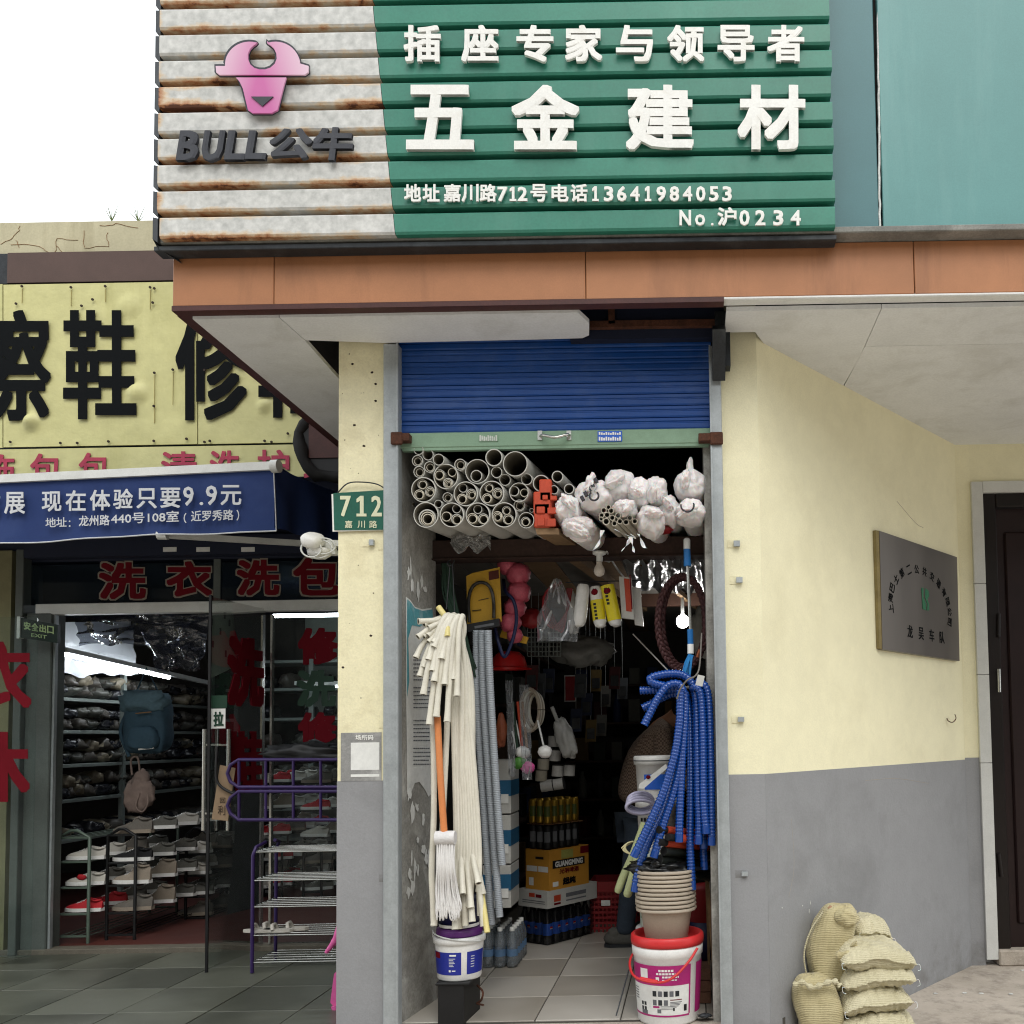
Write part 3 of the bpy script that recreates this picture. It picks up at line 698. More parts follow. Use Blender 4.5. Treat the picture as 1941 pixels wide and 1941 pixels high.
head = [(548, 412), (812, 412), (800, 450), (766, 582), (735, 598), (635, 598), (612, 582), (585, 470), (566, 430)]
def grow(pts, k):
    cx = sum(p[0] for p in pts) / len(pts); cy = sum(p[1] for p in pts) / len(pts); out = []
    n = len(pts)
    for i in range(n):
        a, b = Vector(pts[i - 1]), Vector(pts[(i + 1) % n]); t = (b - a)
        if t.length < 1e-6: out.append(pts[i]); continue
        t.normalize(); out.append((pts[i][0] + t.y * k, pts[i][1] - t.x * k))
    return out
for pts, nm in ((hat, 'horns'), (head, 'face')):
    o_ = lp(grow(pts, 7), YS - .012); MB().prism(o_[::-1], V3(0, -.012, 0)).build('emblem_outline', M['letter_grey'], SB)
    o_ = lp(pts, YS - .026); c0 = P(500, 140, YS)
    mb = MB().prism(o_[::-1], V3(0, -.008, 0)); me = mb.mesh('emblem_' + nm, M['logo_pink'], c0); link('emblem_' + nm, me, SB, c0 - SB.location)
MB().prism(lp([(625, 508), (742, 508), (684, 558)], YS - .035)[::-1], V3(0, -.004, 0)).build('emblem_muzzle', M['letter_grey'], SB)
# ------------------------------------------------------------------ teal cladding on the right
cl = thing('wall_cladding', 'smooth teal composite panels on the upper wall right of the signboard', 'cladding', (xs_r, YF, zf1))
zt0 = P(1700, 449, YF + .01).z
a, b = P(1662, 200, YF).x, XR + .6
MB().box((P(1540, 200, YF).x, YF + .004, zt0), (P(1660, 200, YF).x, YF + .036, 5.9), bev=.003).build('panel', M['teal2'], cl)
MB().box((P(1668, 200, YF).x, YF + .0, zt0), (b, YF + .036, 5.9), bev=.003).build('panel', M['teal'], cl)
MB().tube([P(1664 - (y - 0) * -.009 + random.uniform(-1, 1), y, YF + .006) for y in range(-60, 452, 16)], .006, 5).build('joint_sealant', M['sealant'], cl)
# ------------------------------------------------------------------ roller shutter
rs = thing('roller_shutter', 'blue roller shutter rolled most of the way up over the hardware shop doorway', 'shutter', (xg1, .03, 2.7))
zs0 = Z(818, .03, 1050); ps = .0575
for i in range(9):
    z0 = zs0 + i * ps
    pr = [(.004, 0), (-.003, .003), (-.005, .010), (-.005, .030), (-.001, .034), (-.001, .038), (-.006, .042), (-.006, .0545), (.004, .057)]
    mb = MB()
    for (ya, za), (yb_, zb_) in zip(pr[:-1], pr[1:]): mb.quad((xg1 - .01, .03 + ya, z0 + za), (xr0 + .01, .03 + ya, z0 + za), (xr0 + .01, .03 + yb_, z0 + zb_), (xg1 - .01, .03 + yb_, z0 + zb_))
    mb.build('slat', M['blueslat'], rs)
zb0 = Z(846, .02, 1050)
MB().box((xg1 - .004, .008, zb0), (xr0 + .004, .045, zs0 - .002), bev=.004).box((xg1 + .01, .012, zb0 - .012), (xr0 - .01, .04, zb0)).build('bottom_rail', M['greenbar'], rs)
hp = [P(x, y, dy) for x, y, dy in ((1024, 826, .006), (1030, 825, -.02), (1052, 829, -.035), (1074, 824, -.02), (1080, 824, .006))]
hd = MB().tube(spline(hp, 5), .007, 8).build('handle', M['chrome'], rs)
for px in (1023, 1078): MB().box(P(px - 4, 834, .002), P(px + 5, 817, .008)).build('mount', M['chrome'], hd)
st = MB().box(P(1133, 837, .0035), P(1179, 817, .0075)).build('sticker', M['colablue'], rs, label='small blue sticker with white print')
mb = MB()
for r_, (ya, yb_) in enumerate(((819, 824), (828, 835))):
    for i in range(10): mb.box(P(1135 + i * 4.3, yb_, .0015), P(1135 + i * 4.3 + 3, ya + (i % 3), .0034))
mb.build('print', M['letter_white'], st)
st = MB().box(P(908, 837, .0045), P(944, 824, .0075)).build('sticker', M['greenbar'], rs, label='worn white scuffed sticker')
mb = MB()
for i in range(9): mb.box(P(909 + i * 3.8, 836 - i % 2, .003), P(909 + i * 3.8 + 2.2, 825 + (i * 5) % 4, .0044))
mb.build('print', M['sealant'], st)
for px0, px1, pxh in ((735, 781, 752), (1316, 1371, 1358)):
    o_ = MB().box(P(px0 + 8, 836, -.04), P(px1 - (0 if px0 < 900 else 8), 826, .005), bev=.003).box(P(pxh - 12, 842, -.045), P(pxh + 12, 820, -.03), bev=.004).build('lock_bolt', M['rust'], rs)
for nm, (a, b, zz) in {'left': (xp1 - .003, xg1 + .003, Z(652, -.02, 740)), 'right': (xr0 - .002, xr1 + .004, Z(656, -.02, 1355))}.items():
    MB().box((a, -.028, zb), (b, .03, zz), bev=.004).box((a if nm == 'right' else b - .008, -.0285, zb), ((a + .008) if nm == 'right' else b, -.034, zz)).build('guide_rail', M['galv'], rs)
for nm, px in (('a', 752), ('b', 1362)):
    t_ = NT('rust_stain' + nm) if False else None
# drum housing behind the void
MB().tube([V3(xg1, .2, SOF + .12), V3(xr0, .2, SOF + .12)], .14, 24).build('roller', M['blueslat'], rs)
# fixings on the pillars
def bracket(px, py, lab, y=0):
    t_ = thing('wall_bracket', lab, 'bracket', P(px, py, y))
    MB().box(P(px - 10, py + 8, y - .003), P(px + 10, py - 7, y)).build('plate', M['yellow_old'] if py < 1480 else M['grey'], t_)
    MB().box(P(px + 2, py + 5, y - .022), P(px + 13, py - 4, y - .003)).tube([P(px + 4, py, y - .004), P(px + 4, py, y - .02)], .006, 8).build('lug', M['galv'], t_)
for px, py, lab in ((697, 1028, 'square cream bracket plate just under the green house number plate'), (727, 1034, 'small painted bracket against the left guide rail under the house number plate'), (728, 1372, 'small bracket on the left pillar just above the grey notice'),
                    (728, 1664, 'grey painted bracket halfway down the grey part of the left pillar'), (1389, 1030, 'topmost small bracket on the yellow right pillar beside the guide rail'),
                    (1394, 1099, 'second bracket down on the yellow right pillar beside the guide rail'), (1397, 1363, 'bracket on the yellow right pillar a little above the grey dado'), (1404, 1656, 'steel bracket on the grey dado of the right pillar')):
    bracket(px, py, lab)
# chips and old anchor holes
mb = MB()
for _ in range(14):
    px, py = random.uniform(648, 722), random.choice([random.uniform(660, 920), random.uniform(1040, 1380), random.uniform(1500, 1900)])
    mb.lump(P(px, py, 0), (random.uniform(.001, .004), .0012, random.uniform(.001, .003)), .5, 2, px, 7, 5)
for px, py in ((668, 690), (705, 706), (712, 728), (712, 760), (672, 806), (690, 845), (703, 1205), (650, 1265)): mb.lump(P(px, py, 0), (.007, .002, .005), .5, 3, px, 9, 6)
mb.build('chipped_spots', M['nail'], hs, kind='stuff')
mb = MB()
for _ in range(5):
    px, py = random.uniform(1455, 1700), random.uniform(1700, 1830)
    mb.lump(PW(px, py), (.004, .0015, .004), .5, 2, px, 7, 5)
for _ in range(2): mb.lump(PW(random.gauss(1532, 5), random.uniform(1700, 1735)), (.004, .001, random.uniform(.008, .02)), .8, 3, _, 7, 6)

for pts in (((1700, 950), (1735, 990), (1750, 1000)), ((1500, 1550), (1505, 1640), (1495, 1700)), ((1640, 1480), (1700, 1476), (1760, 1484))):
    MB().tube(spline([PW(a, b, .0005) + V3(0, 0, random.uniform(-.004, .004)) for a, b in pts], 7), .0012, 4).build('hairline_crack', M['beige'], hs)
mb.build('scuff_marks', M['sealant'], hs, kind='stuff')
# ------------------------------------------------------------------ number plate, notice
npz = thing('number_plate', 'green enamel house number plate reading 712 wired round the pillar', 'house number', P(680, 1008, -.012))
fnp = lambda a, b: P(a, b, -.014)
MB().prism([P(a, b, -.008) for a, b in ((629, 937), (735, 932), (735, 1005), (631, 1008))][::-1], V3(0, -.004, 0)).build('border', M['letter_white'], npz)
MB().prism([P(a, b, -.0125) for a, b in ((632, 935), (734, 929), (734, 1004), (634, 1005))][::-1], V3(0, -.003, 0)).build('plate', M['plate_green'], npz)
for ch, a, b in (('7', 645, 665), ('1', 676, 695), ('2', 704, 724)): lettering(ch, a, 940, b, 979, 0, M['plate_text'], npz, depth=.0012, bold=.025, fn=lambda u, v: P(u, v, -.0157))
for ch, a, b in (('嘉', 654, 668), ('川', 678, 692), ('路', 700, 715)): lettering(ch, a, 987, b, 1001, 0, M['plate_text'], npz, depth=.001, bold=.012, fn=lambda u, v: P(u, v, -.0157))
MB().tube(spline([P(640, 934, -.012), P(660, 916, -.02), P(690, 914, -.02), P(715, 918, -.02), P(731, 927, -.012)], 6), .003, 6).build('wire', M['dark_steel'], npz)
no = thing('wall_notice', 'grey weathered notice sheet with a blank white square pasted on the left pillar', 'notice', P(685, 1480, 0))
MB().box(P(646, 1481, -.002), P(723, 1388, -.0035)).build('sheet', mat('faded_grey_notice', '#8f8f8d', .8, 0, .15, 8, .1, dirt='#c9c9c5', damt=.5, dsc=9), no)
MB().box(P(665, 1460, -.0036), P(719, 1407, -.0046), bev=.0004).build('panel', M['paper'], no)
lettering('场所码', 674, 1393, 708, 1403, 0, M['letter_white'], no, 'heading', .001, .02, fn=lambda a, b: P(a, b, -.0036))
MB().box(P(665, 1473, -.0036), P(719, 1467, -.0046)).build('caption_strip', M['paper'], no)
# ------------------------------------------------------------------ plaque on the angled wall
pq = thing('wall_plaque', 'brushed steel company plaque with arched black lettering on the angled yellow wall', 'plaque', PW(1735, 1250))
c4 = [(1667, 1006), (1814, 1056), (1819, 1253), (1673, 1231)]
f4 = [PW(a, b, .03) for a, b in c4]; MB().prism(f4, -WN * .03).build('plate', M['steelplate'], pq)
MB().prism([p + WN * .0002 for p in (PW(1660, 1005, .02), PW(1666, 1006, .027), PW(1672, 1231, .027), PW(1667, 1229, .02))], -WN * .02).build('edge', mat('aged_wood_edge', '#8f8055', .8, dirt='#4c3c22'), pq)
fq = lambda u, v, o=.031: f4[3] + (f4[2] - f4[3]) * u + (f4[0] - f4[3]) * v + WN * (o - .03)
ch_ = '上海巴士第二公共交通有限公司'; Lw, Lh = (f4[2] - f4[3]).length, (f4[0] - f4[3]).length
for i, ch in enumerate(ch_):
    a = math.radians(190 - 200 * i / 13); u = .49 + .385 * math.cos(a); v = .42 + .35 * math.sin(a)
    ang = a - math.pi / 2; ux = (f4[2] - f4[3]).normalized(); uz = V3(0, 0, 1); s_ = .053
    O = fq(u, v) - (ux * math.cos(ang) + uz * math.sin(ang)) * s_ / 2 - (-ux * math.sin(ang) + uz * math.cos(ang)) * s_ / 2
    mb = MB(); put(mb, ch, O, (ux * math.cos(ang) + uz * math.sin(ang)) * s_, (-ux * math.sin(ang) + uz * math.cos(ang)) * s_, WN * .001, .015); mb.build('character', M['signblack'], pq)
for i, ch in enumerate('龙吴车队'):
    ux = (f4[2] - f4[3]).normalized(); O = fq(.30 + .14 * i, .14); mb = MB(); put(mb, ch, O, ux * .066, V3(0, 0, .074), WN * .001, .015); mb.build('character', M['signblack'], pq)
gm = mat('green_logo_print', '#1f6b46', .5)
MB().prism([fq(u, v, .0312) for u, v in ((.49, .61), (.50, .42), (.54, .415), (.55, .47), (.515, .53), (.52, .615))], WN * .001).prism([fq(u, v, .0312) for u, v in ((.54, .615), (.585, .6), (.59, .55), (.565, .52), (.59, .47), (.585, .42), (.55, .415), (.565, .47), (.535, .53))], WN * .001).build('logo', gm, pq)
hk = [PW(1795, 1362, .002), PW(1798, 1367, .02), PW(1806, 1369, .035), PW(1812, 1362, .04), PW(1810, 1354, .04)]
MB().tube(spline(hk, 5), .003, 6).build('wall_hook', M['rust'], label='small bent rusty hook on the angled wall below the plaque', cat='hook')
# ------------------------------------------------------------------ brown door with white tile surround
dr = thing('metal_door', 'dark brown metal door inside a surround of white tiles', 'door', (dx0, YB, ZG))
zd0 = Z(1818, YB, 1885); zdt = dz1
tw = .075
zz = [zd0, zd0 + .62, Z(1446, YB, 1860), Z(1279, YB, 1860), Z(1107, YB, 1860), zdt]
zz = [zd0, Z(1446, YB, 1860), Z(1279, YB, 1860), Z(1107, YB, 1860), zdt]
for a, b in zip(zz[:-1], zz[1:]): MB().box((dx0, YB - .025, a + .0015), (dx0 + tw, YB + .16, b - .0015), bev=.002).build('tile', M['tilewhite'], dr)
for i in range(4): MB().box((dx0 + tw + .0015 + i * .4, YB - .025, zdt - tw), (dx0 + tw + .3985 + i * .4, YB + .16, zdt), bev=.002).build('tile', M['tilewhite'], dr)
zi = zdt - tw
MB().box((dx0 + tw, YB + .0, ZG + .1), (dx0 + tw + .09, YB + .12, zi), bev=.006).box((dx0 + tw + .09, YB + .0, zi - .09), (XR, YB + .12, zi), bev=.006).build('frame', M['doorframe'], dr)
MB().box((dx0 + tw + .092, YB + .05, ZG + .1), (XR, YB + .09, zi - .092)).build('leaf', M['doorbrown'], dr)
MB().box((dx0 + tw + .15, YB + .03, ZG + .25), (XR, YB + .052, zi - .25), bev=.012).build('leaf_panel', M['doorbrown'], dr)
for py in (1185, 1290, 1640): MB().tube([P(1893, py - 22, YB - .01), P(1893 + (py - 1185) * .012, py + 22, YB - .01)], .012, 8).build('hinge', M['chrome'] if py == 1290 else M['doorframe'], dr)
MB().box((dx0 + tw, YB - .04, ZG), (XR, YB + .16, ZG + .1), bev=.01).build('sill', M['ground'], dr)
# ------------------------------------------------------------------ neighbour's yellow sign boards
YS1 = YG - .2
ys = thing('shoe_repair_signboard', 'pale yellow signboard with large black characters over the shoe repair shop', 'signboard', P(300, 845, YS1))
def sheet(px0, px1, py0, py1, y, m, par, name='panel', bumps=(), amp=.006, nu=36, nv=16, sl=-.017):
    a, b, c, d = P(px0, py1, y), P(px1, py1 + sl * (px1 - px0), y), P(px1, py0 + sl * (px1 - px0), y), P(px0, py0, y)
    L, H = (b - a).length, (d - a).length
    def f(u, v):
        p = a.lerp(b, u).lerp(d.lerp(c, u), v); e = min(u * L, (1 - u) * L, v * H, (1 - v) * H) / .12
        h = amp * noise.noise(V3(p.x * 2.2, p.z * 3.3, y)) * min(1, e)
        for bx, by, br, bh in bumps:
            q = P(bx, by, y); r = math.hypot(p.x - q.x, p.z - q.z) / br
            if r < 1: h += bh * (1 - r * r) ** 1.5
        return p - V3(0, h + amp * .4, 0)
    mb = MB().grid(f, nu, nv); mb.prism([a, b, c, d], V3(0, .012, 0)) ; return mb.build(name, m, par)
sheet(7, 374, 540, 848, YS1, M['signyellow'], ys, bumps=((60, 800, .07, .05), (260, 745, .09, .035), (245, 580, .1, .02)), nu=70, nv=44)
sheet(376, 655, 534, 842, YS1, M['signyellow'], ys, bumps=((500, 770, .06, .03),), nu=50, nv=44)
sheet(-60, 5, 540, 850, YS1, M['signyellow'], ys)
yb_ = YS1 - .016
for ch, a, b, c, d in (('擦', -62, 97, 588, 798), ('鞋', 120, 259, 588, 795), ('修', 333, 471, 584, 797), ('鞋', 490, 628, 582, 792)):
    lettering(ch, a, c, b, d, yb_, M['signblack'], ys, 'character', .002, .017)
for px, py in [(31, 576), (176, 568), (290, 574), (155, 580), (293, 547), (20, 838), (115, 840), (147, 840), (206, 837), (292, 836), (354, 832), (388, 838), (398, 836), (502, 836), (515, 838), (546, 822), (328, 701), (293, 707), (292, 770), (388, 702), (42, 543), (135, 545), (200, 543), (285, 545)]:
    MB().lathe([(0, -.004), (.008, -.002), (.009, .0)], (0, 0, 0), 8).mesh
    p = P(px, py, YS1 - .014); MB().tube([p, p + V3(0, -.007, 0)], .009, 8).build('nail', M['nail'], ys)
rs_m = mat('thin_rust_streak', '#a89c62', .8)
for px, py, ln in ((293, 712, 58), (293, 772, 30), (328, 705, 62), (135, 550, 30), (285, 550, 36), (200, 548, 24), (42, 548, 26)):
    MB().box(P(px - 1.2, py + ln, YS1 - .0125), P(px + 1.2, py, YS1 - .0085)).build('streak', rs_m, ys)
y2 = YS1 - .03
st2 = thing('cleaning_signboard', 'narrow yellow strip sign with small red characters above the navy awning', 'signboard', P(300, 905, y2))
sheet(-60, 640, 853, 914, y2, M['signyellow'], st2, amp=.003, nu=60, nv=8)
for ch, a, b in (('饰', -28, 28), ('包', 58, 116), ('包', 150, 207), ('清', 306, 373), ('洗', 398, 456), ('护', 488, 549), ('理', 576, 640)):
    c = 860 - .017 * (a - 60); lettering(ch, a, c, b, c + 60, y2 - .008, M['signred'], st2, 'character', .004, .02)
# ------------------------------------------------------------------ navy awning
aw = thing('awning', 'navy folding arm awning with silver lettering on its valance', 'awning', P(300, 900, 1.3))
ZA = P(520, 884, 1.25).z; aR = P(519, 884, 1.25); aL = PZ(-40, 911, ZA)
adir = (aR - aL).normalized(); an = V3(adir.y, -adir.x, 0); an = an if an.y < 0 else -an
fa = lambda px, py: PN(px, py, aR + an * .012, an)
MB().bar(aL - adir * 3.2, aR, .045, .05).build('front_bar', M['whitepaint'], aw)
MB().tube([aR - adir * .01 + V3(0, 0, -.0), aR + adir * .035], .04, 14).build('end_cap', M['whitepaint'], aw)
aL0 = aL.copy()
def val(u, v):
    top = aL0.lerp(aR, u) + V3(0, 0, -.02); bot = fa(-40 + 560 * u, 1030 - 26 * u + 2 * math.sin(u * 9)) - an * .012
    p = top.lerp(V3(bot.x, bot.y, bot.z), v); return p + an * (.012 * math.sin(u * 23) * v)
MB().grid(val, 60, 6).build('valance', M['navy'], aw)
MB().tube([val(i / 60, 1) for i in range(61)], .005, 5).tube([val(1, i / 6) for i in range(7)], .004, 5).build('piping', M['awnwhite'], aw)
aL = aL - adir * 3.2; wa, wb_ = V3(aL.x - .1, YG - .1, ZA + .11), V3(aR.x, YG - .1, ZA + .11)  # awning stretched left out of view, added length blocks sky light
MB().grid(lambda u, v: (aL + V3(0, 0, .024)).lerp(aR + V3(0, 0, .024), u).lerp(wa.lerp(wb_, u), v) - V3(0, 0, .03 * math.sin(math.pi * v)), 20, 8).build('canopy', M['navy'], aw)
mb = MB().bar(P(303, 1014, 1.35), P(640, 1034, 1.75), .035); mb.tube([P(300, 1014, 1.34), P(318, 1014, 1.34)], .03, 10); mb.build('folding_arm', M['whitepaint'], aw)
for ch, a, b, c, d in (('拓', -36, 5, 939, 978), ('展', 13, 52, 934, 975), ('现', 84, 121, 933, 971), ('在', 129, 167, 931, 970), ('体', 175, 213, 930, 969), ('验', 219, 256, 928, 966), ('只', 263, 301, 927, 965), ('要', 308, 346, 926, 964), ('9', 351, 371, 924, 960), ('.', 382, 389, 953, 959), ('9', 394, 415, 922, 959), ('元', 422, 461, 921, 959)):
    lettering(ch, a, c, b, d, 0, M['awnwhite'], aw, 'character', .003, .018, fn=lambda u, v: fa(u, v) + an * .016)
for tx, a, b, c, d in (('地址', 91, 131, 983, 1001), ('：', 135, 138, 988, 1000), ('龙州路', 154, 212, 979, 999), ('440号108室', 215, 343, 974, 995), ('（', 352, 357, 974, 993), ('近罗秀路', 366, 446, 970, 990), ('）', 452, 457, 968, 988)):
    lettering(tx, a, c, b, d, 0, M['awnwhite'], aw, 'lettering', .003, .012, sl=-.036, fn=lambda u, v: fa(u, v) + an * .016)
MB().grid(lambda u, v: P(520 + 135 * u, 886 + 54 * u, 1.25 + .85 * u).lerp(P(520 + 135 * u, 1001 + 34 * u, 1.25 + .85 * u), v) + V3(.02 * math.sin(u * 14) * v, 0, 0), 30, 8).build('side_flap', M['navy'], aw)
MB().prism([aL0 + V3(0, 0, -.02), aL0 + V3(0, 0, -.36), aL0 - adir * 3.2 + V3(0, 0, -.36), aL0 - adir * 3.2 + V3(0, 0, -.02)], V3(0, .004, 0)).build('valance', M['navy'], aw)  # unseen run of valance added to keep sky light off the shopfront
# wrapped duct end hanging at the corner
du = thing('exhaust_duct', 'round duct end wrapped in black plastic behind the yellow pillar under the eaves', 'duct', P(632, 838, 1.6))
c0 = P(636, 838, 1.6); rim = []
for i in range(25):
    a = 2 * math.pi * i / 24; r = .235 + .012 * math.sin(a * 5) + .006 * math.sin(a * 11); rim.append(c0 + V3(math.cos(a) * r, .02 * math.sin(a * 3), math.sin(a) * r))
MB().tube(rim, [.04 + .006 * math.sin(i * 2.1) for i in range(25)], 8, cap=False).build('wrap', M['blackmatte'], du)
MB().tube([c0 + V3(0, .0, 0), c0 + V3(0, .6, 0)], .22, 20).build('duct', M['black'], du)
MB().box(P(585, 868, 1.59), P(700, 800, 1.75)).build('cover', M['maroon'], du)
# ------------------------------------------------------------------ shopfront
sf = thing('shopfront', 'glazed shoe repair shopfront with header glass, columns and aluminium beam', 'shopfront', P(300, 1800, YG))
zhb, zh1 = Z(1143, YG, 300), Z(1062, YG, 300)
MB().box((P(46, 1100, YG).x, YG, zhb), (xp0, YG + .012, zh1)).build('header_glass', M['hazyglass'], sf)
MB().box((P(406, 1100, YG).x, YG - .01, zhb), (P(419, 1100, YG).x, YG - .001, zh1)).build('mullion', M['pole_white'], sf)
MB().box((P(76, 1150, YG).x, YG - .05, Z(1163, YG, 300)), (xp0, YG + .03, zhb), bev=.004).build('beam', M['whitepaint'], sf)
for i, px in enumerate((322, 385, 470)): MB().box(P(px - 13, 1046, YG - .104), P(px + 13, 1037, YG - .101)).build('label', M['paper'], sf)
for ch, a, b, c, d in (('洗', 188, 277, 1066, 1136), ('衣', 316, 402, 1064, 1131), ('洗', 449, 530, 1061, 1129), ('包', 556, 644, 1058, 1129)):
    o_ = lettering(ch, a - 3, c - 3, b + 3, d + 3, YG - .004, M['creamline'], sf, 'outline', .002, .06)
    lettering(ch, a, c, b, d, YG - .0065, M['redletter'], sf, 'character', .003, .035)
# left columns
cz = Z(1040, 2.2, 60)
MB().box((-7, YG - .05, ZT), (P(15, 1400, YG - .05).x, YG + .2, cz)).build('column', mat('shade_toned_cream_paint', '#7d7958', .8, 0, .1, 4, .2, dirt='#4f4b38', damt=.5), sf)  # cream column darkened to stand in for shade under the canopy
MB().box((P(15, 1400, YG).x, YG + .0, ZT), (P(38, 1400, YG).x, YG + .2, cz)).build('column', M['dark_steel'], sf)
MB().box((P(38, 1400, YG).x, YG - .08, ZT), (P(53, 1400, YG).x, YG + .1, cz), bev=.004).build('column', M['pole_white'], sf)
MB().box((P(55, 1400, YG).x, YG - .05, ZT), (P(103, 1400, YG).x, YG + .1, Z(1163, YG, 80)), bev=.006).build('column', M['pole_white'], sf)
MB().box((P(100, 1400, YG).x, YG - .03, ZT), (P(107, 1400, YG).x, YG + .0, Z(1163, YG, 80))).build('column', M['galv'], sf)
MB().box((-7.5, YG - .06, ZT - .02), (xp0, YG + .06, ZT + .035), bev=.004).build('sill', mat('worn_stone_sill', '#6c665a', .7, 0, .2, 6, .3), sf)
# red letters on a leaf of glass at the far left
lg = thing('side_glass', 'glass leaf with big red characters at the far left of the shoe shop', 'glass panel', P(20, 1800, 1.95))
MB().box((P(-60, 1400, 1.95).x, 1.95, ZT + .05), (P(66, 1400, 1.95).x, 1.96, 2.2)).build('pane', M['glass'], lg)
for ch, a, b, c, d in (('衣', -56, 60, 1216, 1345), ('休', -76, 57, 1386, 1520)): lettering(ch, a, c, b, d, 1.945, M['redletter'], lg, 'character', .002, .03)
exs = thing('exit_sign', 'small dark exit sign with green characters on the left column', 'sign', P(74, 1210, 2.1))
qf = [(39, 1171), (109, 1184), (109, 1219), (39, 1209)]
pts = [P(a, b, 2.1) for a, b in qf]; MB().prism(pts[::-1], V3(0, .03, 0)).build('panel', mat('dark_exit_panel', '#10241c', .4), exs)
eg = mat('pale_green_sign_letters', '#a9bf8a', .5)
def fe(u, v): return pts[3].lerp(pts[2], u).lerp(pts[0].lerp(pts[1], u), v) - V3(0, .002, 0)
for i, ch in enumerate('安全出口'):
    mb = MB(); put(mb, ch, fe(.1 + .21 * i, .45), fe(.28 + .21 * i, .45) - fe(.1 + .21 * i, .45), fe(.1 + .21 * i, .85) - fe(.1 + .21 * i, .45), V3(0, -.003, 0), .03); mb.build('character', eg, exs)
mb = MB(); put(mb, 'EXIT', fe(.3, .14), fe(.72, .14) - fe(.3, .14), fe(.3, .32) - fe(.3, .14), V3(0, -.003, 0), .01); mb.build('character', eg, exs)
MB().box(P(37, 1210, 2.09), P(40, 1170, 2.13)).build('edge', M['whitepaint'], exs)
# glass door leaf standing open
F_, H_ = P(395, 1600, 1.67), P(500, 1600, YG - .03); F_.z = H_.z = 0
dl = thing('glass_door', 'open frameless glass door leaf with long steel handles and red characters', 'door', V3(F_.x, F_.y, ZT))
ld = (H_ - F_).normalized(); ln = V3(-ld.y, ld.x, 0)
MB().prism([F_ + V3(0, 0, ZT + .015), H_ + V3(0, 0, ZT + .015), H_ + V3(0, 0, 2.27), F_ + V3(0, 0, 2.27)], ln * .01).build('pane', M['glass'], dl)
MB().box((F_.x - .008, F_.y - .012, ZT), (F_.x + .008, F_.y + .0, 2.28)).build('edge_strip', M['black'], dl)
fl_ = lambda a, b: PN(a, b, F_ - ln * .003 if ln.x > 0 else F_ - ln * .003, ln)
for ch, a, b, c, d in (('洗', 430, 500, 1202, 1338), ('鞋', 430, 497, 1386, 1505)): 
    O = fl_(a, d); U = fl_(b, d) - O; W = fl_(a, c) - O; U.z = 0; W = V3(0, 0, W.length); mb = MB(); put(mb, ch, O, U, W, V3(.004, 0, 0), .04); mb.build('character', M['redletter'], dl)
for px in (387, 433):
    a, b = P(px, 1382, 1.8), P(px, 1574, 1.8); xx = (a.x + b.x) / 2
    h_ = MB().tube([V3(xx, 1.8, a.z), V3(xx, 1.8, b.z)], .014, 10).build('pull_bar', M['chrome'], dl)
    for py in (1412, 1542): z = P(px, py, 1.8).z; MB().bar((xx, 1.8, z), (F_.x + .01, 1.8, z), .012).build('standoff', M['chrome'], h_)
po = MB().prism([fl_(a, b) + V3(-.012, 0, 0) for a, b in ((404, 1164), (452, 1160), (452, 1262), (404, 1285))], V3(.002, 0, 0)).build('poster', mat('pale_poster', '#7d8a80', .7, 0, .1, 5), dl, label='pale poster with dark round spots')
mb = MB()
for px, py in ((412, 1180), (436, 1168), (428, 1198), (445, 1182), (414, 1222), (438, 1240)): p = fl_(px, py) + V3(-.016, 0, 0); mb.obox(p, V3(.002, 0, 0), V3(0, .05, 0), V3(0, 0, .022))
mb.build('spots', M['dark_steel'], po)
cd_ = MB().box(P(400, 1381, 1.69), P(428, 1343, 1.695)).build('card', M['paper'], dl, label='white card with a green character')
lettering('拉', 405, 1349, 424, 1377, 1.688, M['greenletter'], cd_, 'character', .002, .03)
MB().box(P(399, 1342, 1.69), P(431, 1318, 1.695)).build('card', M['greenletter'], dl, label='green card above the white card')
# fixed pane with vertical characters
fp = thing('fixed_window', 'fixed shop window pane with red and green vertical characters', 'window', P(575, 1800, YG))
MB().box((P(514, 1400, YG).x, YG + .0, ZT + .04), (xp0, YG + .01, Z(1166, YG, 560))).build('pane', M['glass'], fp)
MB().box((P(511, 1400, YG - .02).x, YG - .02, ZT + .04), (P(515, 1400, YG - .02).x, YG + .015, Z(1166, YG, 513))).build('edge_profile', M['chrome'], fp)
for ch, a, b, c, d, m in (('修', 565, 641, 1190, 1260, 'redletter'), ('洗', 562, 637, 1270, 1340, 'greenletter'), ('修', 565, 639, 1350, 1412, 'redletter')): lettering(ch, a, c, b, d, YG - .004, M[m], fp, 'character', .003, .045)
# ------------------------------------------------------------------ inside the shoe shop
XW = -5.75
tl = thing('fluorescent_tube', 'lit fluorescent tube slanting across the shoe shop near its left side', 'light', P(220, 1255, 4))
t0, t1 = P(122, 1240, 3.1), P(320, 1284, 4.6)
MB().tube([t0, t1], .018, 10).build('tube', M['tube_on'], tl); MB().bar(t0 + V3(0, .0, .035), t1 + (t1 - t0) * .5 + V3(0, 0, .035), .04).build('batten', M['whitepaint'], tl)
t2 = thing('fluorescent_tube', 'lit fluorescent tube seen through the fixed pane, with an added unseen tube brightening the shop', 'light', P(610, 1300, 5))
MB().tube([P(590, 1300, 5), P(655, 1300, 4.9)], .018, 10).tube([V3(-3.9, 4.3, 2.5), V3(-2.7, 4.3, 2.5)], .018, 10).build('tube', M['tube_on'], t2); MB().bar(P(560, 1295, 5), P(655, 1295, 4.9), .04).build('batten', M['whitepaint'], t2)  # longer overhead tube is unseen, added to light this side of the shop
shelf_z = [1.73, 1.45, 1.16, .86, .52]
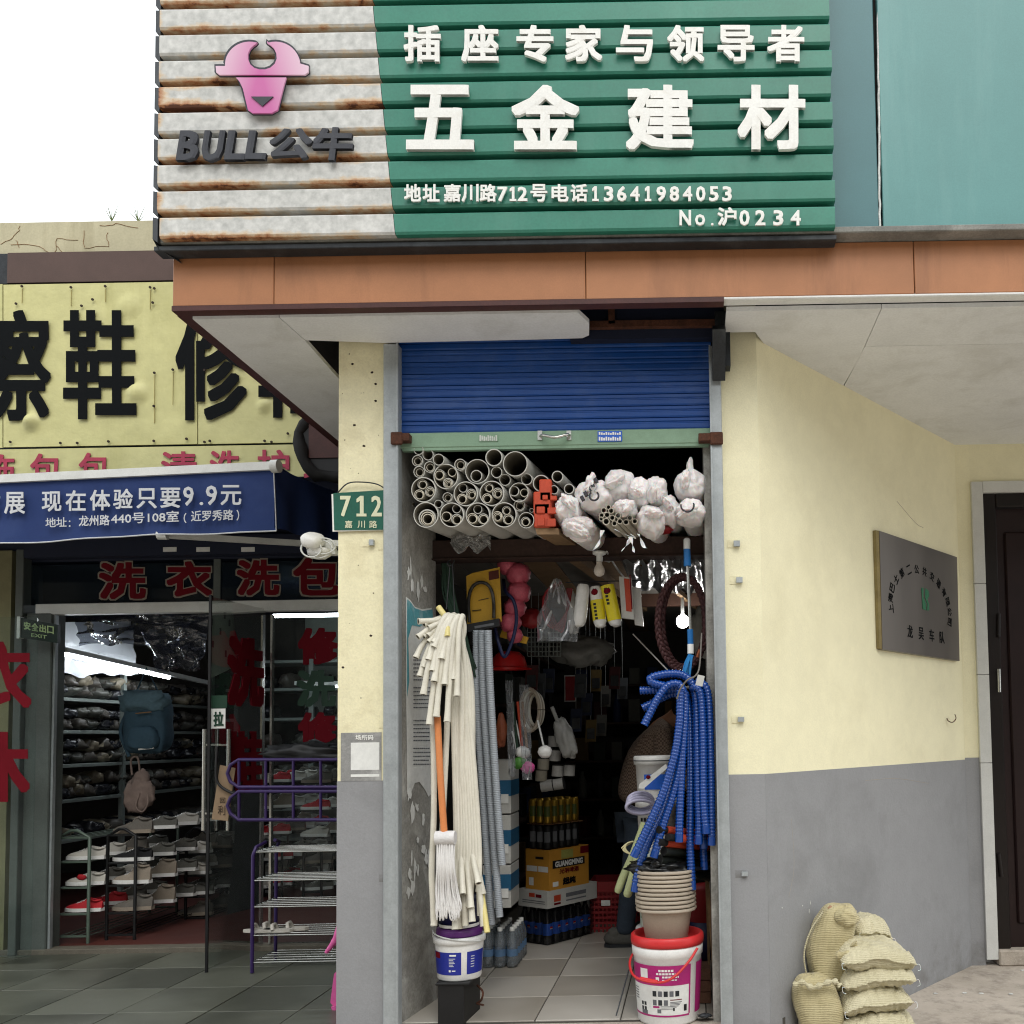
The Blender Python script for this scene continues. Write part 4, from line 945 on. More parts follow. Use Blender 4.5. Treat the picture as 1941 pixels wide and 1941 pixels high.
ws = thing('wall_shelves', 'tall grey metal shelves packed with wrapped shoes along the left wall of the shoe shop', 'shelves', V3(-5.5, 4.4, ZT))
for z in shelf_z: MB().box((XW, 3.0, z - .03), (-5.33, 6.0, z), bev=.003).build('shelf', M['shelfwhite'], ws)
for y in (3.0, 4.35, 5.95): MB().box((-5.36, y, ZT), (-5.32, y + .04, 2.3)).build('upright', M['shelfwhite'], ws)
bs = thing('wall_shelves', 'pale metal shelves along the back wall of the shoe shop seen through the door', 'shelves', V3(-4, 5.8, ZT))
for z in (.3, .62, .94, 1.26, 1.58, 1.9, 2.2): MB().box((-5.0, 5.6, z - .03), (-2.0, 6.1, z)).build('shelf', M['shelfwhite'], bs)
for x in (-4.9, -4.1, -3.3, -2.65, -2.1): MB().box((x, 5.58, ZT), (x + .05, 5.61, 2.5)).build('upright', M['shelfwhite'], bs)
# wrapped shoe bundles
wrapm = mat('grey_wrapped_bundle', '#55554f', .35, 0, .2, 8, .4, 30, bd=.006); wrap2 = mat('brown_wrapped_bundle', '#55504a', .4, 0, .2, 8, .4, 30, bd=.006); wrap3 = mat('dark_wrapped_bundle', '#25262b', .25, 0, .2, 8, .4, 30, bd=.006); wrap4 = mat('cream_wrapped_bundle', '#847b69', .4, 0, .2, 8, .4, 30, bd=.006)
ORD = ['zeroth', 'first', 'second', 'third', 'fourth', 'fifth', 'sixth', 'seventh', 'eighth', 'ninth', 'tenth', 'eleventh', 'twelfth', 'thirteenth', 'fourteenth', 'fifteenth', 'sixteenth', 'seventeenth', 'eighteenth', 'nineteenth', 'twentieth', 'twenty first', 'twenty second', 'twenty third']
protos = []
for i, m in enumerate((wrapm, wrap2, wrap3, wrap4)):
    protos.append(MB().lump((0, 0, .055), (.16, .065, .055), .35, 2.2, i, 14, 9, ex=.8).add([(.15, 0, .05), (.19, .02, .09), (.2, -.02, .05)], [(0, 1, 2)]).mesh('shoe_bundle', m))
names_ = ['top', 'second', 'middle', 'fourth', 'lowest']
for si, z in enumerate(shelf_z):
    y = 3.08; kk = 0
    while y < 5.9:
        kk += 1
        for lv in range(2 if si < 4 else 1):
            o_ = link('shoe_bundle', random.choice(protos if si != 1 else protos[1:3] + protos[:1]), None, V3(-5.48 + random.uniform(-.03, .03), y, z + lv * .1 + .0))
            o_.rotation_euler = (random.uniform(-.15, .15), random.uniform(-.1, .1), random.uniform(-.4, .4)); s_ = random.uniform(.85, 1.15); o_.scale = (s_, s_, s_)
            tag(o_, 'plastic wrapped shoes, %s place from the street, %s layer, %s shelf, left wall' % (ORD[kk], ('lower', 'upper')[lv], names_[si]), 'shoes', 'wrapped shoe bundles on the left wall, %s shelf' % names_[si])
        y += random.uniform(.13, .17)
for si, z in enumerate((.62, .94, 1.26, 1.58, 1.9)):
    for i in range(13):
        if random.random() < .15: continue
        o_ = link('shoe_bundle', random.choice(protos), None, V3(-4.8 + i * .215 + random.uniform(-.03, .03), 5.75, z)); o_.rotation_euler = (0, 0, random.uniform(1.2, 1.9)); s_ = random.uniform(.9, 1.3); o_.scale = (s_, s_, s_ * 1.3)
        tag(o_, 'wrapped shoes, %s from the left in row %s of the back shelves' % (ORD[i + 1], ('one', 'two', 'three', 'four', 'five')[si]), 'shoes', 'wrapped shoe bundles on the back shelves, row ' + ('one', 'two', 'three', 'four', 'five')[si])
# shoes
def make_shoe(up, sole, lab, L=.27, hi=0, accent=None):
    t_ = thing('shoe', lab, 'shoe')
    N_, K = 14, 12; secs = []
    prof = [(0, .034), (.12, .05), (.3, .06), (.45, .074), (.6, .096 + hi * .8), (.68, .092 + hi), (.8, .074 + hi * .95), (.92, .082 + hi), (1, .07 + hi * .8)]
    def ph_(u):
        for (a_, b_), (c_, d_) in zip(prof[:-1], prof[1:]):
            if u <= c_: t_ = (u - a_) / (c_ - a_); t_ = t_ * t_ * (3 - 2 * t_); return b_ + (d_ - b_) * t_
        return prof[-1][1]
    for i in range(N_ + 1):
        u = i / N_; wd = .046 * (max(.03, math.sin(math.pi * (u * .955 + .02))) ** .42) * (.84 + .16 * math.cos((u - .28) * 6)); h = ph_(u)
        secs.append((u * L, wd, h))
    vs = []; fs = []
    for (x, wd, h) in secs:
        for k in range(K + 1):
            a = math.pi * k / K; s_ = math.sin(a) ** .75; top = .55 if x > L * .55 else .75
            vs.append(V3(x, -math.cos(a) * wd * (1 - .35 * s_ if x > L * .5 else 1 - .1 * s_), .022 + s_ * (h - .022)))
    for i in range(N_):
        for k in range(K): fs.append((i * (K + 1) + k, i * (K + 1) + k + 1, (i + 1) * (K + 1) + k + 1, (i + 1) * (K + 1) + k))
    mb = MB().add(vs, fs, 0, True); mb.add([vs[N_ * (K + 1) + k] for k in range(K + 1)], [tuple(range(K + 1))], 0); mb.add([vs[k] for k in range(K + 1)], [tuple(range(K + 1))[::-1]], 0)
    mb.build('upper', up, t_, world=False)
    out = [(x, wd + .006) for x, wd, h in secs]; pl = [V3(x - .004, -w_, 0) for x, w_ in out] + [V3(x + .002, w_, 0) for x, w_ in out[::-1]]
    MB().prism(pl, V3(0, 0, .026), sm=False).build('sole', sole, t_, world=False)
    op = [V3(L * .79 + L * .16 * math.cos(a * math.pi / 6), .024 * math.sin(a * math.pi / 6), .082 + hi * .95 - .006 * math.cos(a * math.pi / 6) + .004 * math.cos(a * math.pi / 3)) for a in range(12)]
    MB().tube(op + op[:1], .007, 6, cap=False).build('collar', up, t_, world=False)
    MB().poly([p - V3(0, 0, .004) for p in op]).build('opening', M['blackmatte'], t_, world=False)
    mb = MB()
    for k in range(5 if not hi else 7):
        u = .3 + k * .055; x = u * L; hh_ = ph_(u)
        mb.tube([V3(x, -.022, hh_ - .008), V3(x + .004, 0, hh_ + .004), V3(x, .022, hh_ - .008)], .003, 5)
    mb.build('laces', sole, t_, world=False)
    if accent: MB().lump((L * .45, -.04, .06), (.035, .01, .022), .3, 2, 1, 10, 6).build('accent', accent, t_, world=False)
    return t_
cw = mat('off_white_shoe_leather', '#bdb9b0', .6, 0, .06, 8, .1); cb_ = mat('beige_shoe_suede', '#93887a', .9, 0, .1, 8, .2); ck = mat('black_shoe_canvas', '#111114', .8); cr = mat('red_shoe_mesh', '#b5202a', .7); cg = mat('grey_shoe_mesh', '#66655f', .8, 0, .15, 12, .3); ct = mat('taupe_shoe_leather', '#66615a', .7, 0, .15, 8, .2)
kinds = {'white': (cw, M['white'], 0, None), 'beige high top': (cb_, M['white'], .045, None), 'black with white sole': (ck, M['white'], 0, None), 'red and white': (cr, M['white'], 0, None), 'grey': (cg, M['white'], 0, None), 'taupe': (ct, cb_, .02, None), 'white with red patch': (cw, M['white'], 0, cr)}
shp = {}
def shoe(kind, loc, rz, lab, grp, sc=1.0):
    if kind not in shp:
        u_, s_, h_, a_ = kinds[kind]; shp[kind] = make_shoe(u_, s_, lab, hi=h_, accent=a_); o_ = shp[kind]; o_['group'] = grp; o_.location = loc; o_.rotation_euler = (0, 0, rz); o_.scale = (sc,) * 3
    else:
        o_ = copy_tree(shp[kind], loc, (0, 0, rz), lab, grp); o_.scale = (sc,) * 3
    return o_
def shoe_rack(px0, px1, pyt, pyb, y0, y1, m, lab, zs, tops=True):
    x0, x1 = X(px0, y0, 1700), X(px1, y0, 1700); zt, zb_ = Z(pyt, y0, px0), Z(pyb, y0, px0)
    t_ = thing('shoe_rack', lab, 'shoe rack', V3((x0 + x1) / 2, (y0 + y1) / 2, zb_))
    for y in (y0, y1):
        MB().tube([V3(x0, y, zb_), V3(x0, y, zt - .05), V3(x0 + (x1 - x0) * .4, y, zt), V3(x0 + (x1 - x0) * .6, y, zt), V3(x1, y, zt - .05), V3(x1, y, zb_)], .012, 8).build('end_frame', m, t_)
    for z in zs:
        sh_ = MB()
        for y in (y0, y1): sh_.bar((x0, y, z), (x1, y, z), .014)
        for q in range(4): xx = x0 + .01 + (x1 - x0 - .02) * q / 3; sh_.tube([V3(xx, y0, z), V3(xx, y1, z)], .004, 6)
        sh_.build('shelf', m, t_)
    return t_, x0, x1
zs = [Z(p, 2.45, 130) for p in (1775, 1733, 1683, 1634)]
rk, x0, x1 = shoe_rack(108, 168, 1575, 1790, 2.45, 3.6, M['greenmetal'], 'sage green metal shoe rack nearest the left column', zs + [Z(1588, 2.45, 130)])
ks = [['red and white', 'red and white', 'grey', 'grey'], ['white with red patch', 'grey', 'white', 'grey'], ['white', 'white', 'taupe', 'grey'], ]
for r_, z in enumerate(zs[1:]):
    for c_ in range(4): shoe(ks[r_][c_], V3(x0 + .02, 2.53 + c_ * .27, z + .008), random.uniform(-.08, .08), '%s sneaker %s on the %s green rack shelf' % (ks[r_][c_], ('at the front', 'second from the front', 'third from the front', 'at the back')[c_], ('lower', 'middle', 'upper')[r_]), 'sneakers on the sage green rack')
zs2 = [Z(p, 2.55, 230) for p in (1772, 1731, 1679, 1636)]
rk2, x0, x1 = shoe_rack(203, 256, 1572, 1785, 2.55, 4.2, M['black'], 'black metal shoe rack in the middle of the entrance', zs2 + [Z(1583, 2.55, 230)])
ks = [['taupe', 'beige high top', 'grey', 'grey', 'taupe'], ['beige high top', 'beige high top', 'grey', 'white', 'grey'], ['black with white sole', 'grey', 'grey', 'taupe', 'white'], ['taupe', 'grey', 'white', 'grey', 'taupe']]
for r_, z in enumerate(zs2[1:] + [Z(1583, 2.55, 230)]):
    for c_ in range(5): shoe(ks[r_][c_], V3(x0 + .0, 2.63 + c_ * .31, z + .008), random.uniform(-.1, .1), '%s shoe, %s on the black rack %s' % (ks[r_][c_], ('nearest the street', 'second in', 'third in', 'fourth in', 'farthest in')[c_], ('lower shelf', 'middle shelf', 'upper shelf', 'top')[r_]), 'shoes on the black rack', 1.05)
zs3 = [Z(p, 3.3, 380) for p in (1740, 1700, 1660, 1620)]
rk3, x0, x1 = shoe_rack(352, 392, 1570, 1752, 3.3, 5.2, M['black'], 'dark shoe rack standing farther back behind the glass door', zs3)
for r_, z in enumerate(zs3):
    for c_ in range(5):
        k_ = random.choice(['grey', 'taupe', 'white', 'grey', 'black with white sole']); shoe(k_, V3(x0 - .1 + .0, 3.38 + c_ * .36, z + .008), random.uniform(-.15, .15), '%s shoe, %s on the %s shelf behind the door' % (k_, ('first', 'second', 'third', 'fourth', 'fifth')[c_], ('bottom', 'second', 'third', 'top')[r_]), 'shoes on the rear dark rack')
for rx, ry, dd, wl in ((430, 3.9, 2.0, 'behind the door leaf'), (500, 4.3, 1.2, 'behind the fixed pane'), (575, 4.0, 1.5, 'close to the left pillar')):
    zs4 = [ZT + .12 + .24 * q for q in range(5)]
    rk4, x0, x1 = shoe_rack(rx, rx + 34, Z(0, ry) and 1600, 1700, ry, ry + dd, M['black'], 'dark shoe rack deep in the shop ' + wl, zs4)
    for r_, z in enumerate(zs4):
        for c_ in range(int(dd / .3)):
            k_ = random.choice(['grey', 'taupe', 'white', 'white', 'beige high top', 'red and white']); shoe(k_, V3(x0 - .05, ry + .08 + c_ * .3, z + .008), random.uniform(-.2, .2), '%s shoe, %s on rack row %s %s' % (k_, ORD[c_ + 1], ('one', 'two', 'three', 'four', 'five')[r_], wl), 'shoes on the racks deep in the shop')
# hanging backpack and bag
bp = thing('backpack', 'blue grey rolltop backpack hanging inside the shoe shop', 'backpack', P(280, 1425, 2.9))
bc = P(281, 1375, 2.9); bm = mat('blue_grey_canvas', '#3d5869', .85, 0, .12, 6, .4, 20, bd=.006)
MB().lump(bc, (.17, .1, .22), .12, 1.8, 3, 26, 18, ex=.6).build('body', bm, bp)
MB().lump(bc + V3(-.01, -.03, .19), (.18, .1, .085), .3, 2.4, 5, 24, 12, ex=.7).build('flap', mat('pale_blue_canvas', '#627f8d', .85, 0, .12, 6, .4, 20, bd=.006), bp)
MB().lump(bc + V3(.02, -.09, -.1), (.115, .05, .09), .1, 2, 6, 20, 12, ex=.55).build('pocket', bm, bp)
MB().bar(bc + V3(-.02, -.13, .09), bc + V3(.09, -.12, .1), .015, .008).build('label', M['card_brown'], bp)
MB().bar(bc + V3(0, -.12, -.185), bc + V3(.11, -.11, -.175), .016, .012).build('trim', M['sealant'], bp)
MB().tube(spline([bc + V3(-.14, -.05, .1), bc + V3(-.19, -.04, -.05), bc + V3(-.12, -.04, -.24)], 6), .014, 6).tube([bc + V3(-.1, 0, .25), bc + V3(-.02, 0, .45), bc + V3(.08, 0, .25)], .006, 6).build('strap', bm, bp)
hb = thing('tote_bag', 'drooping beige cloth bag hanging below the backpack', 'bag', P(262, 1540, 2.85)); hc = P(262, 1508, 2.85); hm = mat('dusty_rose_cloth', '#85746c', .9, 0, .12, 6, .5, 14, bd=.01)
MB().lump(hc, (.115, .05, .13), .3, 2.2, 8, 24, 16, M=Matrix.Rotation(0, 3, 'X')).lump(hc + V3(.02, 0, .1), (.06, .035, .1), .3, 2, 4, 16, 12).build('body', hm, hb)
MB().tube(spline([hc + V3(-.05, 0, .16), hc + V3(-.06, 0, .27), hc + V3(-.02, 0, .3), hc + V3(0, 0, .26), hc + V3(.01, 0, .16)], 6), .008, 6).build('handle', hm, hb)
MB().tube(spline([hc + V3(.04, -.05, .02), hc + V3(.02, -.06, -.08), hc + V3(.07, -.06, -.12), hc + V3(.11, -.06, -.06), hc + V3(.1, -.05, .02)], 6), .007, 6).build('handle', hm, hb)
# plastic sheets hanging from the ceiling
def film(name, lab, corners, y, seed, m, holes=0):
    a, b, c, d = [P(q_[0], q_[1], q_[2] if len(q_) > 2 else y) for q_ in corners]
    def f(u, v):
        p = a.lerp(b, u).lerp(d.lerp(c, u), v)
        return p + V3(0, .09 * noise.noise(V3(u * 4, v * 3, seed)) + .03 * noise.noise(V3(u * 11, v * 7, seed)), .05 * noise.noise(V3(u * 5, seed, 0)) * v)
    return MB().grid(f, 40, 24).build(name, m, label=lab, cat='plastic sheet')
fm = clear('milky_film', (.75, .8, .85), .02, .3, .75, (.75, .78, .82), bump=12); fd = clear('smoky_film', (.5, .53, .6), .12, .15, .3, (.16, .18, .24), bump=12)
film('plastic_sheet', 'milky plastic sheet glowing behind the fluorescent tube', ((124, 1180, 3.5), (248, 1178, 4.4), (262, 1278, 4.4), (108, 1282, 3.5)), 4.2, 1, fm)
film('plastic_sheet', 'smoky crumpled plastic sheet hanging at the top of the shoe shop doorway', ((140, 1165), (396, 1165), (392, 1215), (150, 1225)), 3.2, 5, fd)
film('plastic_sheet', 'smoky plastic sheet with a torn lower edge right of the fluorescent tube', ((268, 1200), (394, 1200), (380, 1268), (300, 1272)), 3.3, 9, fd)
# ------------------------------------------------------------------ purple wire racks outside
pr_ = thing('shoe_rack', 'purple metal shoe rack with wire shelves standing on the terrace', 'shoe rack', P(560, 1830, 1.7))
xa = X(476, 1.6, 1700); xb_ = xp0 + .25; zt_ = ZT + .003
for (y, ) in ((1.62,), (1.95,)): MB().tube([V3(xa, y, zt_), V3(xa, y, Z(1622, 1.62, 476)), V3(xa + .02, y, Z(1606, 1.62, 476)), V3(xa + .035, y + .1 if y < 1.8 else y - .1, Z(1600, 1.62, 476))], .012, 8).build('leg', M['purplemetal'], pr_)
for py in (1615, 1669, 1719, 1773, 1824):
    sh_ = MB(); z = Z(py, 1.62, 500)
    for q in range(6): sh_.tube([V3(xa, 1.62 + .066 * q, z), V3(xb_, 1.62 + .066 * q, z)], .0045, 6)
    sh_.tube([V3(xa, 1.62, z), V3(xa, 1.95, z)], .006, 6).build('shelf', M['chrome'], pr_)
ur = thing('rack_frame', 'purple ladder-like rack frames with rounded ends stacked behind the glass door', 'rack frame', P(540, 1556, 1.62))
for pt, pb in ((1440, 1492), (1500, 1554)):
    y = 1.55; pts = [(660, pt), (452, pt), (437, pt + 10), (431, (pt + pb) / 2), (437, pb - 10), (452, pb), (660, pb)]
    if pt > 1480: pts = [(660, pt), (452, pt), (437, pt + 12), (431, (pt + pb) / 2), (437, pb - 12), (452, pb), (660, pb)]
    MB().tube([P(a, b - .0 * (a - 450), y) for a, b in pts], .0115, 8).build('loop', M['purplemetal'], ur)
    for px in (453, 504, 556, 608): MB().tube([P(px, pt, y), P(px, pb, y)], .0095, 8).build('crossbar', M['purplemetal'], ur)
tg = thing('paper_tag', 'brown card strip with handwriting hanging from a black strap by the door handles', 'tag', P(415, 1556, 1.6))
MB().prism([P(a, b, 1.58) for a, b in ((417, 1450), (446, 1456), (432, 1556), (401, 1553))][::-1], V3(0, .006, 0)).build('card', mat('kraft_card', '#8f7960', .85, 0, .08, 8, .1), tg)
MB().tube(spline([P(a, b, 1.56) for a, b in ((412, 1415), (410, 1470), (418, 1490), (440, 1503), (446, 1500))], 6), .009, 8).build('strap', M['black'], tg)
lettering('回', 417, 1512, 427, 1522, 0, M['nail'], tg, 'writing', .001, 0, fn=lambda a, b: P(a, b, 1.578)); lettering('利', 413, 1527, 427, 1545, 0, M['nail'], tg, 'writing', .001, 0, fn=lambda a, b: P(a, b, 1.578))
bg_ = thing('black_bag', 'black plastic sheet draped over the purple rack frames', 'bag', P(580, 1445, 1.7)); MB().lump(P(590, 1428, 1.75), (.28, .1, .07), .5, 2.4, 4, 26, 14).build('folds', M['black'], bg_)
for i, (px, py) in enumerate(((490, 1769), (512, 1766), (527, 1762), (556, 1758))):
    s0 = thing('sandal', 'cream sandal %s on the purple rack' % ('at the left end', 'second from the left', 'third from the left', 'farthest right')[i], 'sandal', P(px, py, 1.7 + .05 * (i % 2)), 'cream sandals on the purple rack'); s0.location.z = Z(1773, 1.62, 500) + .006
    MB().prism([V3(.1 * math.cos(a * .52) , .035 * math.sin(a * .52) * (1 + .25 * math.cos(a * .52)), 0) for a in range(12)], V3(0, 0, .018)).build('sole', cw, s0, world=False)
    MB().tube([V3(-.02, -.035, .015), V3(-.03, -.02, .045), V3(-.03, .02, .045), V3(-.02, .035, .015)], .012, 6).build('strap', cw, s0, world=False)
# ------------------------------------------------------------------ pink ride-on, camera cluster
pk = thing('toy_scooter', 'bright pink toy scooter partly hidden behind the left pillar', 'scooter', P(640, 1935, .75))
yk = .8
MB().tube(spline([P(a, b, yk) for a, b in ((652, 1740), (640, 1775), (630, 1790), (618, 1806))], 5), [.03, .028, .027, .026, .026, .024, .022, .02, .02, .018, .016, .014, .014, .012, .012, .01], 8).build('handlebar', M['pink'], pk)
MB().prism([P(a, b, yk) for a, b in ((641, 1838), (633, 1846), (626, 1900), (630, 1906), (660, 1910), (660, 1838))][::-1], V3(0, .2, 0)).build('body', M['pink'], pk)
MB().prism([P(a, b, yk - .012) for a, b in ((644, 1858), (640, 1888), (650, 1896), (660, 1896), (660, 1858))][::-1], V3(0, .01, 0)).build('vent', M['black'], pk)
MB().tube([P(634, 1906, yk), P(640, 1925, yk)], .02, 8).build('fork', M['pink'], pk)
MB().prism([P(a, b, yk - .03) for a, b in ((612, 1934), (634, 1922), (660, 1922), (660, 1936))][::-1], V3(0, .12, 0)).build('footboard', M['pink'], pk)
MB().tube([P(640, 1938, yk), P(640, 1938, yk + .05)], .035, 16).build('wheel', M['black'], pk)
lm = thing('security_light', 'white twin flood lamps and coiled cable fixed to the side of the left pillar', 'lamp', P(600, 1060, .3))
yl = .25
MB().lump(P(592, 1015, yl), (.052, .06, .035), .05, 2, 1, 20, 12, ex=.75).build('housing', M['white'], lm)
MB().lathe([(.0, -.02), (.03, -.018), (.055, .0), (.06, .02), (.052, .03), (.0, .035)], (0, 0, 0), 20, sx=1).build('bowl', M['white'], lm, world=False).location = P(606, 1052, yl) - lm.location
lm.children[-1].rotation_euler = (math.radians(25), math.radians(15), 0)
MB().lump(P(590, 1034, yl - .03), (.03, .02, .03), .05, 2, 2, 16, 10).build('lens', M['chrome'], lm)
for k_, (cx, cy, rx, ry) in enumerate(((590, 1040, 19, 16), (612, 1034, 24, 15), (600, 1038, 30, 18))):
    MB().tube([P(cx + rx * math.cos(a / 3.2), cy + ry * math.sin(a / 3.2) + k_, yl - .06 + .006 * k_) for a in range(21)], .004, 6).build('cable', M['whitepaint'], lm)
MB().prism([P(a, b, yl) for a, b in ((612, 1022), (628, 1026), (636, 1050), (608, 1050))][::-1], V3(0, .05, 0)).build('shade', M['whitepaint'], lm)
MB().bar(P(610, 1030, yl + .03), V3(xp0, yl + .03, P(610, 1030, yl).z), .03).build('arm', M['whitepaint'], lm)
# weeds on the parapet
for k_, px in enumerate((212, 262)):
    mb = MB(); b0 = P(px, 419, YG)
    for q in range(7):
        d = V3(random.uniform(-.08, .08), random.uniform(-.03, .03), random.uniform(.06, .16)); r_ = V3(.004, 0, 0); mb.add([b0 - r_, b0 + r_, b0 + d * .6 + r_ * .7, b0 + d], [(0, 1, 2, 3)])
    mb.build('weed', mat('dry_weed', '#5c6b3a', .8), label='thin weed growing on the parapet edge, %s one' % ('left', 'right')[k_], cat='weed', group='weeds on the parapet')
# ------------------------------------------------------------------ loft over the hardware shop
yl = .42
lf = thing('loft', 'dark timber loft shelf across the top of the hardware shop doorway', 'loft', P(1060, 1055, yl))
zt_, zbm = Z(1020, yl, 1060), Z(1055, yl, 1060)
MB().box((xi0, yl, zbm), (xi1, yl + .07, zt_), bev=.004).box((xi0, yl - .012, zbm - .008), (xi1, yl + .1, zbm - .001)).build('beam', M['brownbeam'], lf)
for i in range(9):
    MB().box((xi0 + .19 * i, yl + .072, zt_ - .02), (xi0 + .19 * i + .186, 4.5, zt_), bev=.002).build('plank', M['wood'] if i in (3, 5) else mat('grey_loft_board', '#6d6a64', .9, 0, .15, 6, .3) if i == 0 else bpy.data.materials.get('grey_loft_board') or M['wood'], lf)
MB().bar((-.62, yl + .1, zbm + .03), (-.35, 2.6, zbm + .03), .06, .05).bar((-.3, yl + .1, zbm + .03), (.05, 2.6, zbm + .03), .03, .03).build('joist', M['wood'], lf)
MB().box((xi0, 2.2, Z(1148, 2.2, 1280)), (xi1, 2.26, Z(1123, 2.2, 1280)), bev=.004).build('crossbeam', mat('red_brown_timber', '#4a2f22', .7, 0, .2, 4, .2), lf)
# pipes on the loft
PD = V3(.06, 1, .085).normalized()
npipe = [0]
def pipe(cx, cy, r, y=0.0, L=1.4, m=None, lab=None, grp=None, inner=.93, dep=.35, dirv=None, sx=1, name='pipe', seg=None, m2=None):
    dirv = dirv or PD; c = P(cx, cy, y); rr = r / S(y); seg = seg or (28 if r > 14 else 16 if r > 7 else 12)
    o_ = MB().tube([c, c + dirv * L], rr, seg, inner=inner, depth=dep, mi2=1).build(name, [m or M['pvc'], m2 or M['pvc_in']], label=lab, cat='pipe', group=grp, at=c)
    npipe[0] += 1; return o_
def zz5(x, y, r): return 760 + x / 6.44, 840 + y / 6.44, r / 6.44
bigs = [(275, 568, 155, [(262, 503, 65, 1), (222, 628, 65, 1), (355, 592, 66, 2)], 'second row, farthest left'), (548, 405, 155, [(465, 385, 72, 1), (625, 355, 56, 0), (575, 488, 66, 3)], 'top row, left'),
        (932, 345, 152, [(920, 400, 76, 0)], 'top row, middle'), (1395, 252, 155, [], 'top row, empty and largest'), (790, 618, 152, [(757, 548, 57, 0), (745, 680, 66, 1), (860, 622, 68, 2)], 'second row, second from left'),
        (1108, 612, 155, [(1075, 543, 58, 1), (1050, 675, 64, 1), (1180, 610, 70, 2)], 'second row, third from left'), (1440, 600, 120, [(1380, 585, 66, 0), (1505, 605, 52, 0)], 'second row, by the red blocks'),
        (305, 875, 158, [(320, 915, 112, 2)], 'bottom row, farthest left'), (620, 875, 152, [(680, 800, 57, 0), (555, 895, 62, 0), (680, 930, 70, 1)], 'bottom row, second from left'),
        (938, 875, 152, [(938, 808, 57, 0), (870, 920, 70, 1), (1005, 925, 70, 1)], 'bottom row, third from left'), (1260, 875, 155, [(1288, 822, 58, 1), (1175, 895, 68, 2), (1308, 930, 68, 1)], 'bottom row, fourth from left'),
        (1530, 940, 98, [(1520, 958, 62, 1)], 'bottom row, smaller, beside the red blocks')]
for x, y, r, ins, lab in bigs:
    cx, cy, rr = zz5(x, y, r); y0 = random.uniform(-.015, .015)
    pipe(cx, cy, rr, y0, lab='wide grey pipe on the loft, ' + lab, grp='wide pipes on the loft', dep=.9)
    for q, (a, b, c, nest) in enumerate(ins):
        ax, ay, ar = zz5(a, b, c)
        for k in range(nest + 1):
            f = 1 - .2 * k
            pipe(ax + k * .5, ay + k * .9, ar * f * .97, y0 + .012 - .008 * k, L=.85, m=M['pvc2'] if q % 2 or k else M['pvc'], lab=('narrow pipe, %s, in wide pipe, ' % ('first', 'second', 'third')[q] + lab + (', ring ' + ('two', 'three', 'four')[k - 1] if k else '')), grp='narrow pipes nested inside wide pipes', inner=.86, dep=.2)
for q, (x, y, r, k) in enumerate([(1135, 175, 108, 0), (1712, 490, 105, 0), (200, 215, 70, 1), (330, 140, 70, 0), (460, 200, 72, 0), (350, 290, 70, 1), (222, 350, 72, 1), (722, 262, 73, 1), (1168, 355, 70, 0), (1270, 448, 72, 0), (1535, 440, 72, 0), (568, 662, 62, 1), (455, 742, 50, 0), (1445, 760, 72, 1), (155, 745, 28, 0), (1595, 820, 26, 0), (1550, 785, 24, 0), (215, 80, 62, 0)]):
    cx, cy, rr = zz5(x, y, r); y0 = random.uniform(-.01, .02)
    wh = ('between the shutter bar and the largest pipe', 'beside the red blocks, with film inside', 'at the far left edge, third down', 'second in the top left corner', 'third in the top left corner', 'below the top left corner', 'at the far left edge, fourth down', 'top row, between two wide pipes', 'right of the wide middle pipe', 'under the largest pipe, left one', 'under the largest pipe, right one', 'between second row pipes', 'cream, between bottom row pipes', 'above the smaller bottom pipe', 'dark and tiny by the left jamb', 'tiny white one touching the red block', 'tiny dark one by the red block', 'in the very top left corner')[q]
    pipe(cx, cy, rr, y0, lab='single pipe, ' + wh, grp='single pipes on the loft', inner=.88, dep=.5, m=M['black'] if 'dark' in wh else M['pvc'])
    if k: pipe(cx + 1, cy + 1, rr * .68, y0 + .01, L=.9, m=M['pvc2'], lab='inner ring of the single pipe, ' + wh, grp='inner rings of single pipes', inner=.84, dep=.2)
def zz6(x, y, r): return 1040 + x / 6.0375, 860 + y / 6.0375, r / 6.0375
for q, (x, y, r) in enumerate([(100, 262, 68), (60, 412, 52), (233, 402, 60)]):
    pipe(*zz6(x, y, r), 0, lab=('upper pipe right of the red blocks', 'short pipe end resting on the red block', 'pipe with a dark mouth beside the white bags')[q], grp='pipes right of the red blocks', inner=.85)
for q, (x, y, r) in enumerate([(630, 648, 33), (715, 652, 33), (605, 705, 30), (668, 700, 33), (728, 732, 33), (795, 708, 33), (658, 775, 40), (752, 797, 32), (815, 773, 32), (885, 783, 33), (985, 773, 32), (685, 612, 28), (930, 735, 30), (600, 745, 26)]):
    pipe(*zz6(x, y, r), -.03, L=1.2, m=M['pvc2'], lab='slim cream conduit end in the bundle among the white bags', grp='slim conduits among the white bags', inner=.8, dep=.12)
# red blocks with timber below
for q, (a, b, c, d) in enumerate(((1022, 935, 1060, 950), (1011, 957, 1060, 976), (1012, 978, 1058, 1000))):
    t_ = thing('pipe_bracket', ('small red plastic block on top beside the pipes', 'middle red plastic block beside the pipes', 'lowest red plastic block beside the pipes')[q], 'bracket', P((a + c) / 2, d, 0), 'red plastic blocks on the loft')
    MB().box(P(a, d, -.01), P(c, b, .25), bev=.006).box(P(a + 6, d - 3, -.018), P((a + c) / 2 - 2, b + 4, -.005), bev=.003).box(P((a + c) / 2 + 2, d - 2, -.02), P(c - 4, b + 6, -.005), bev=.003).build('body', M['orange'], t_)
MB().prism([P(a, b, .0) for a, b in ((1014, 1001), (1058, 1001), (1060, 1013), (1018, 1013))][::-1], PD * 1.0).build('timber_batten', M['wood'], label='raw timber batten under the red plastic blocks', cat='batten')
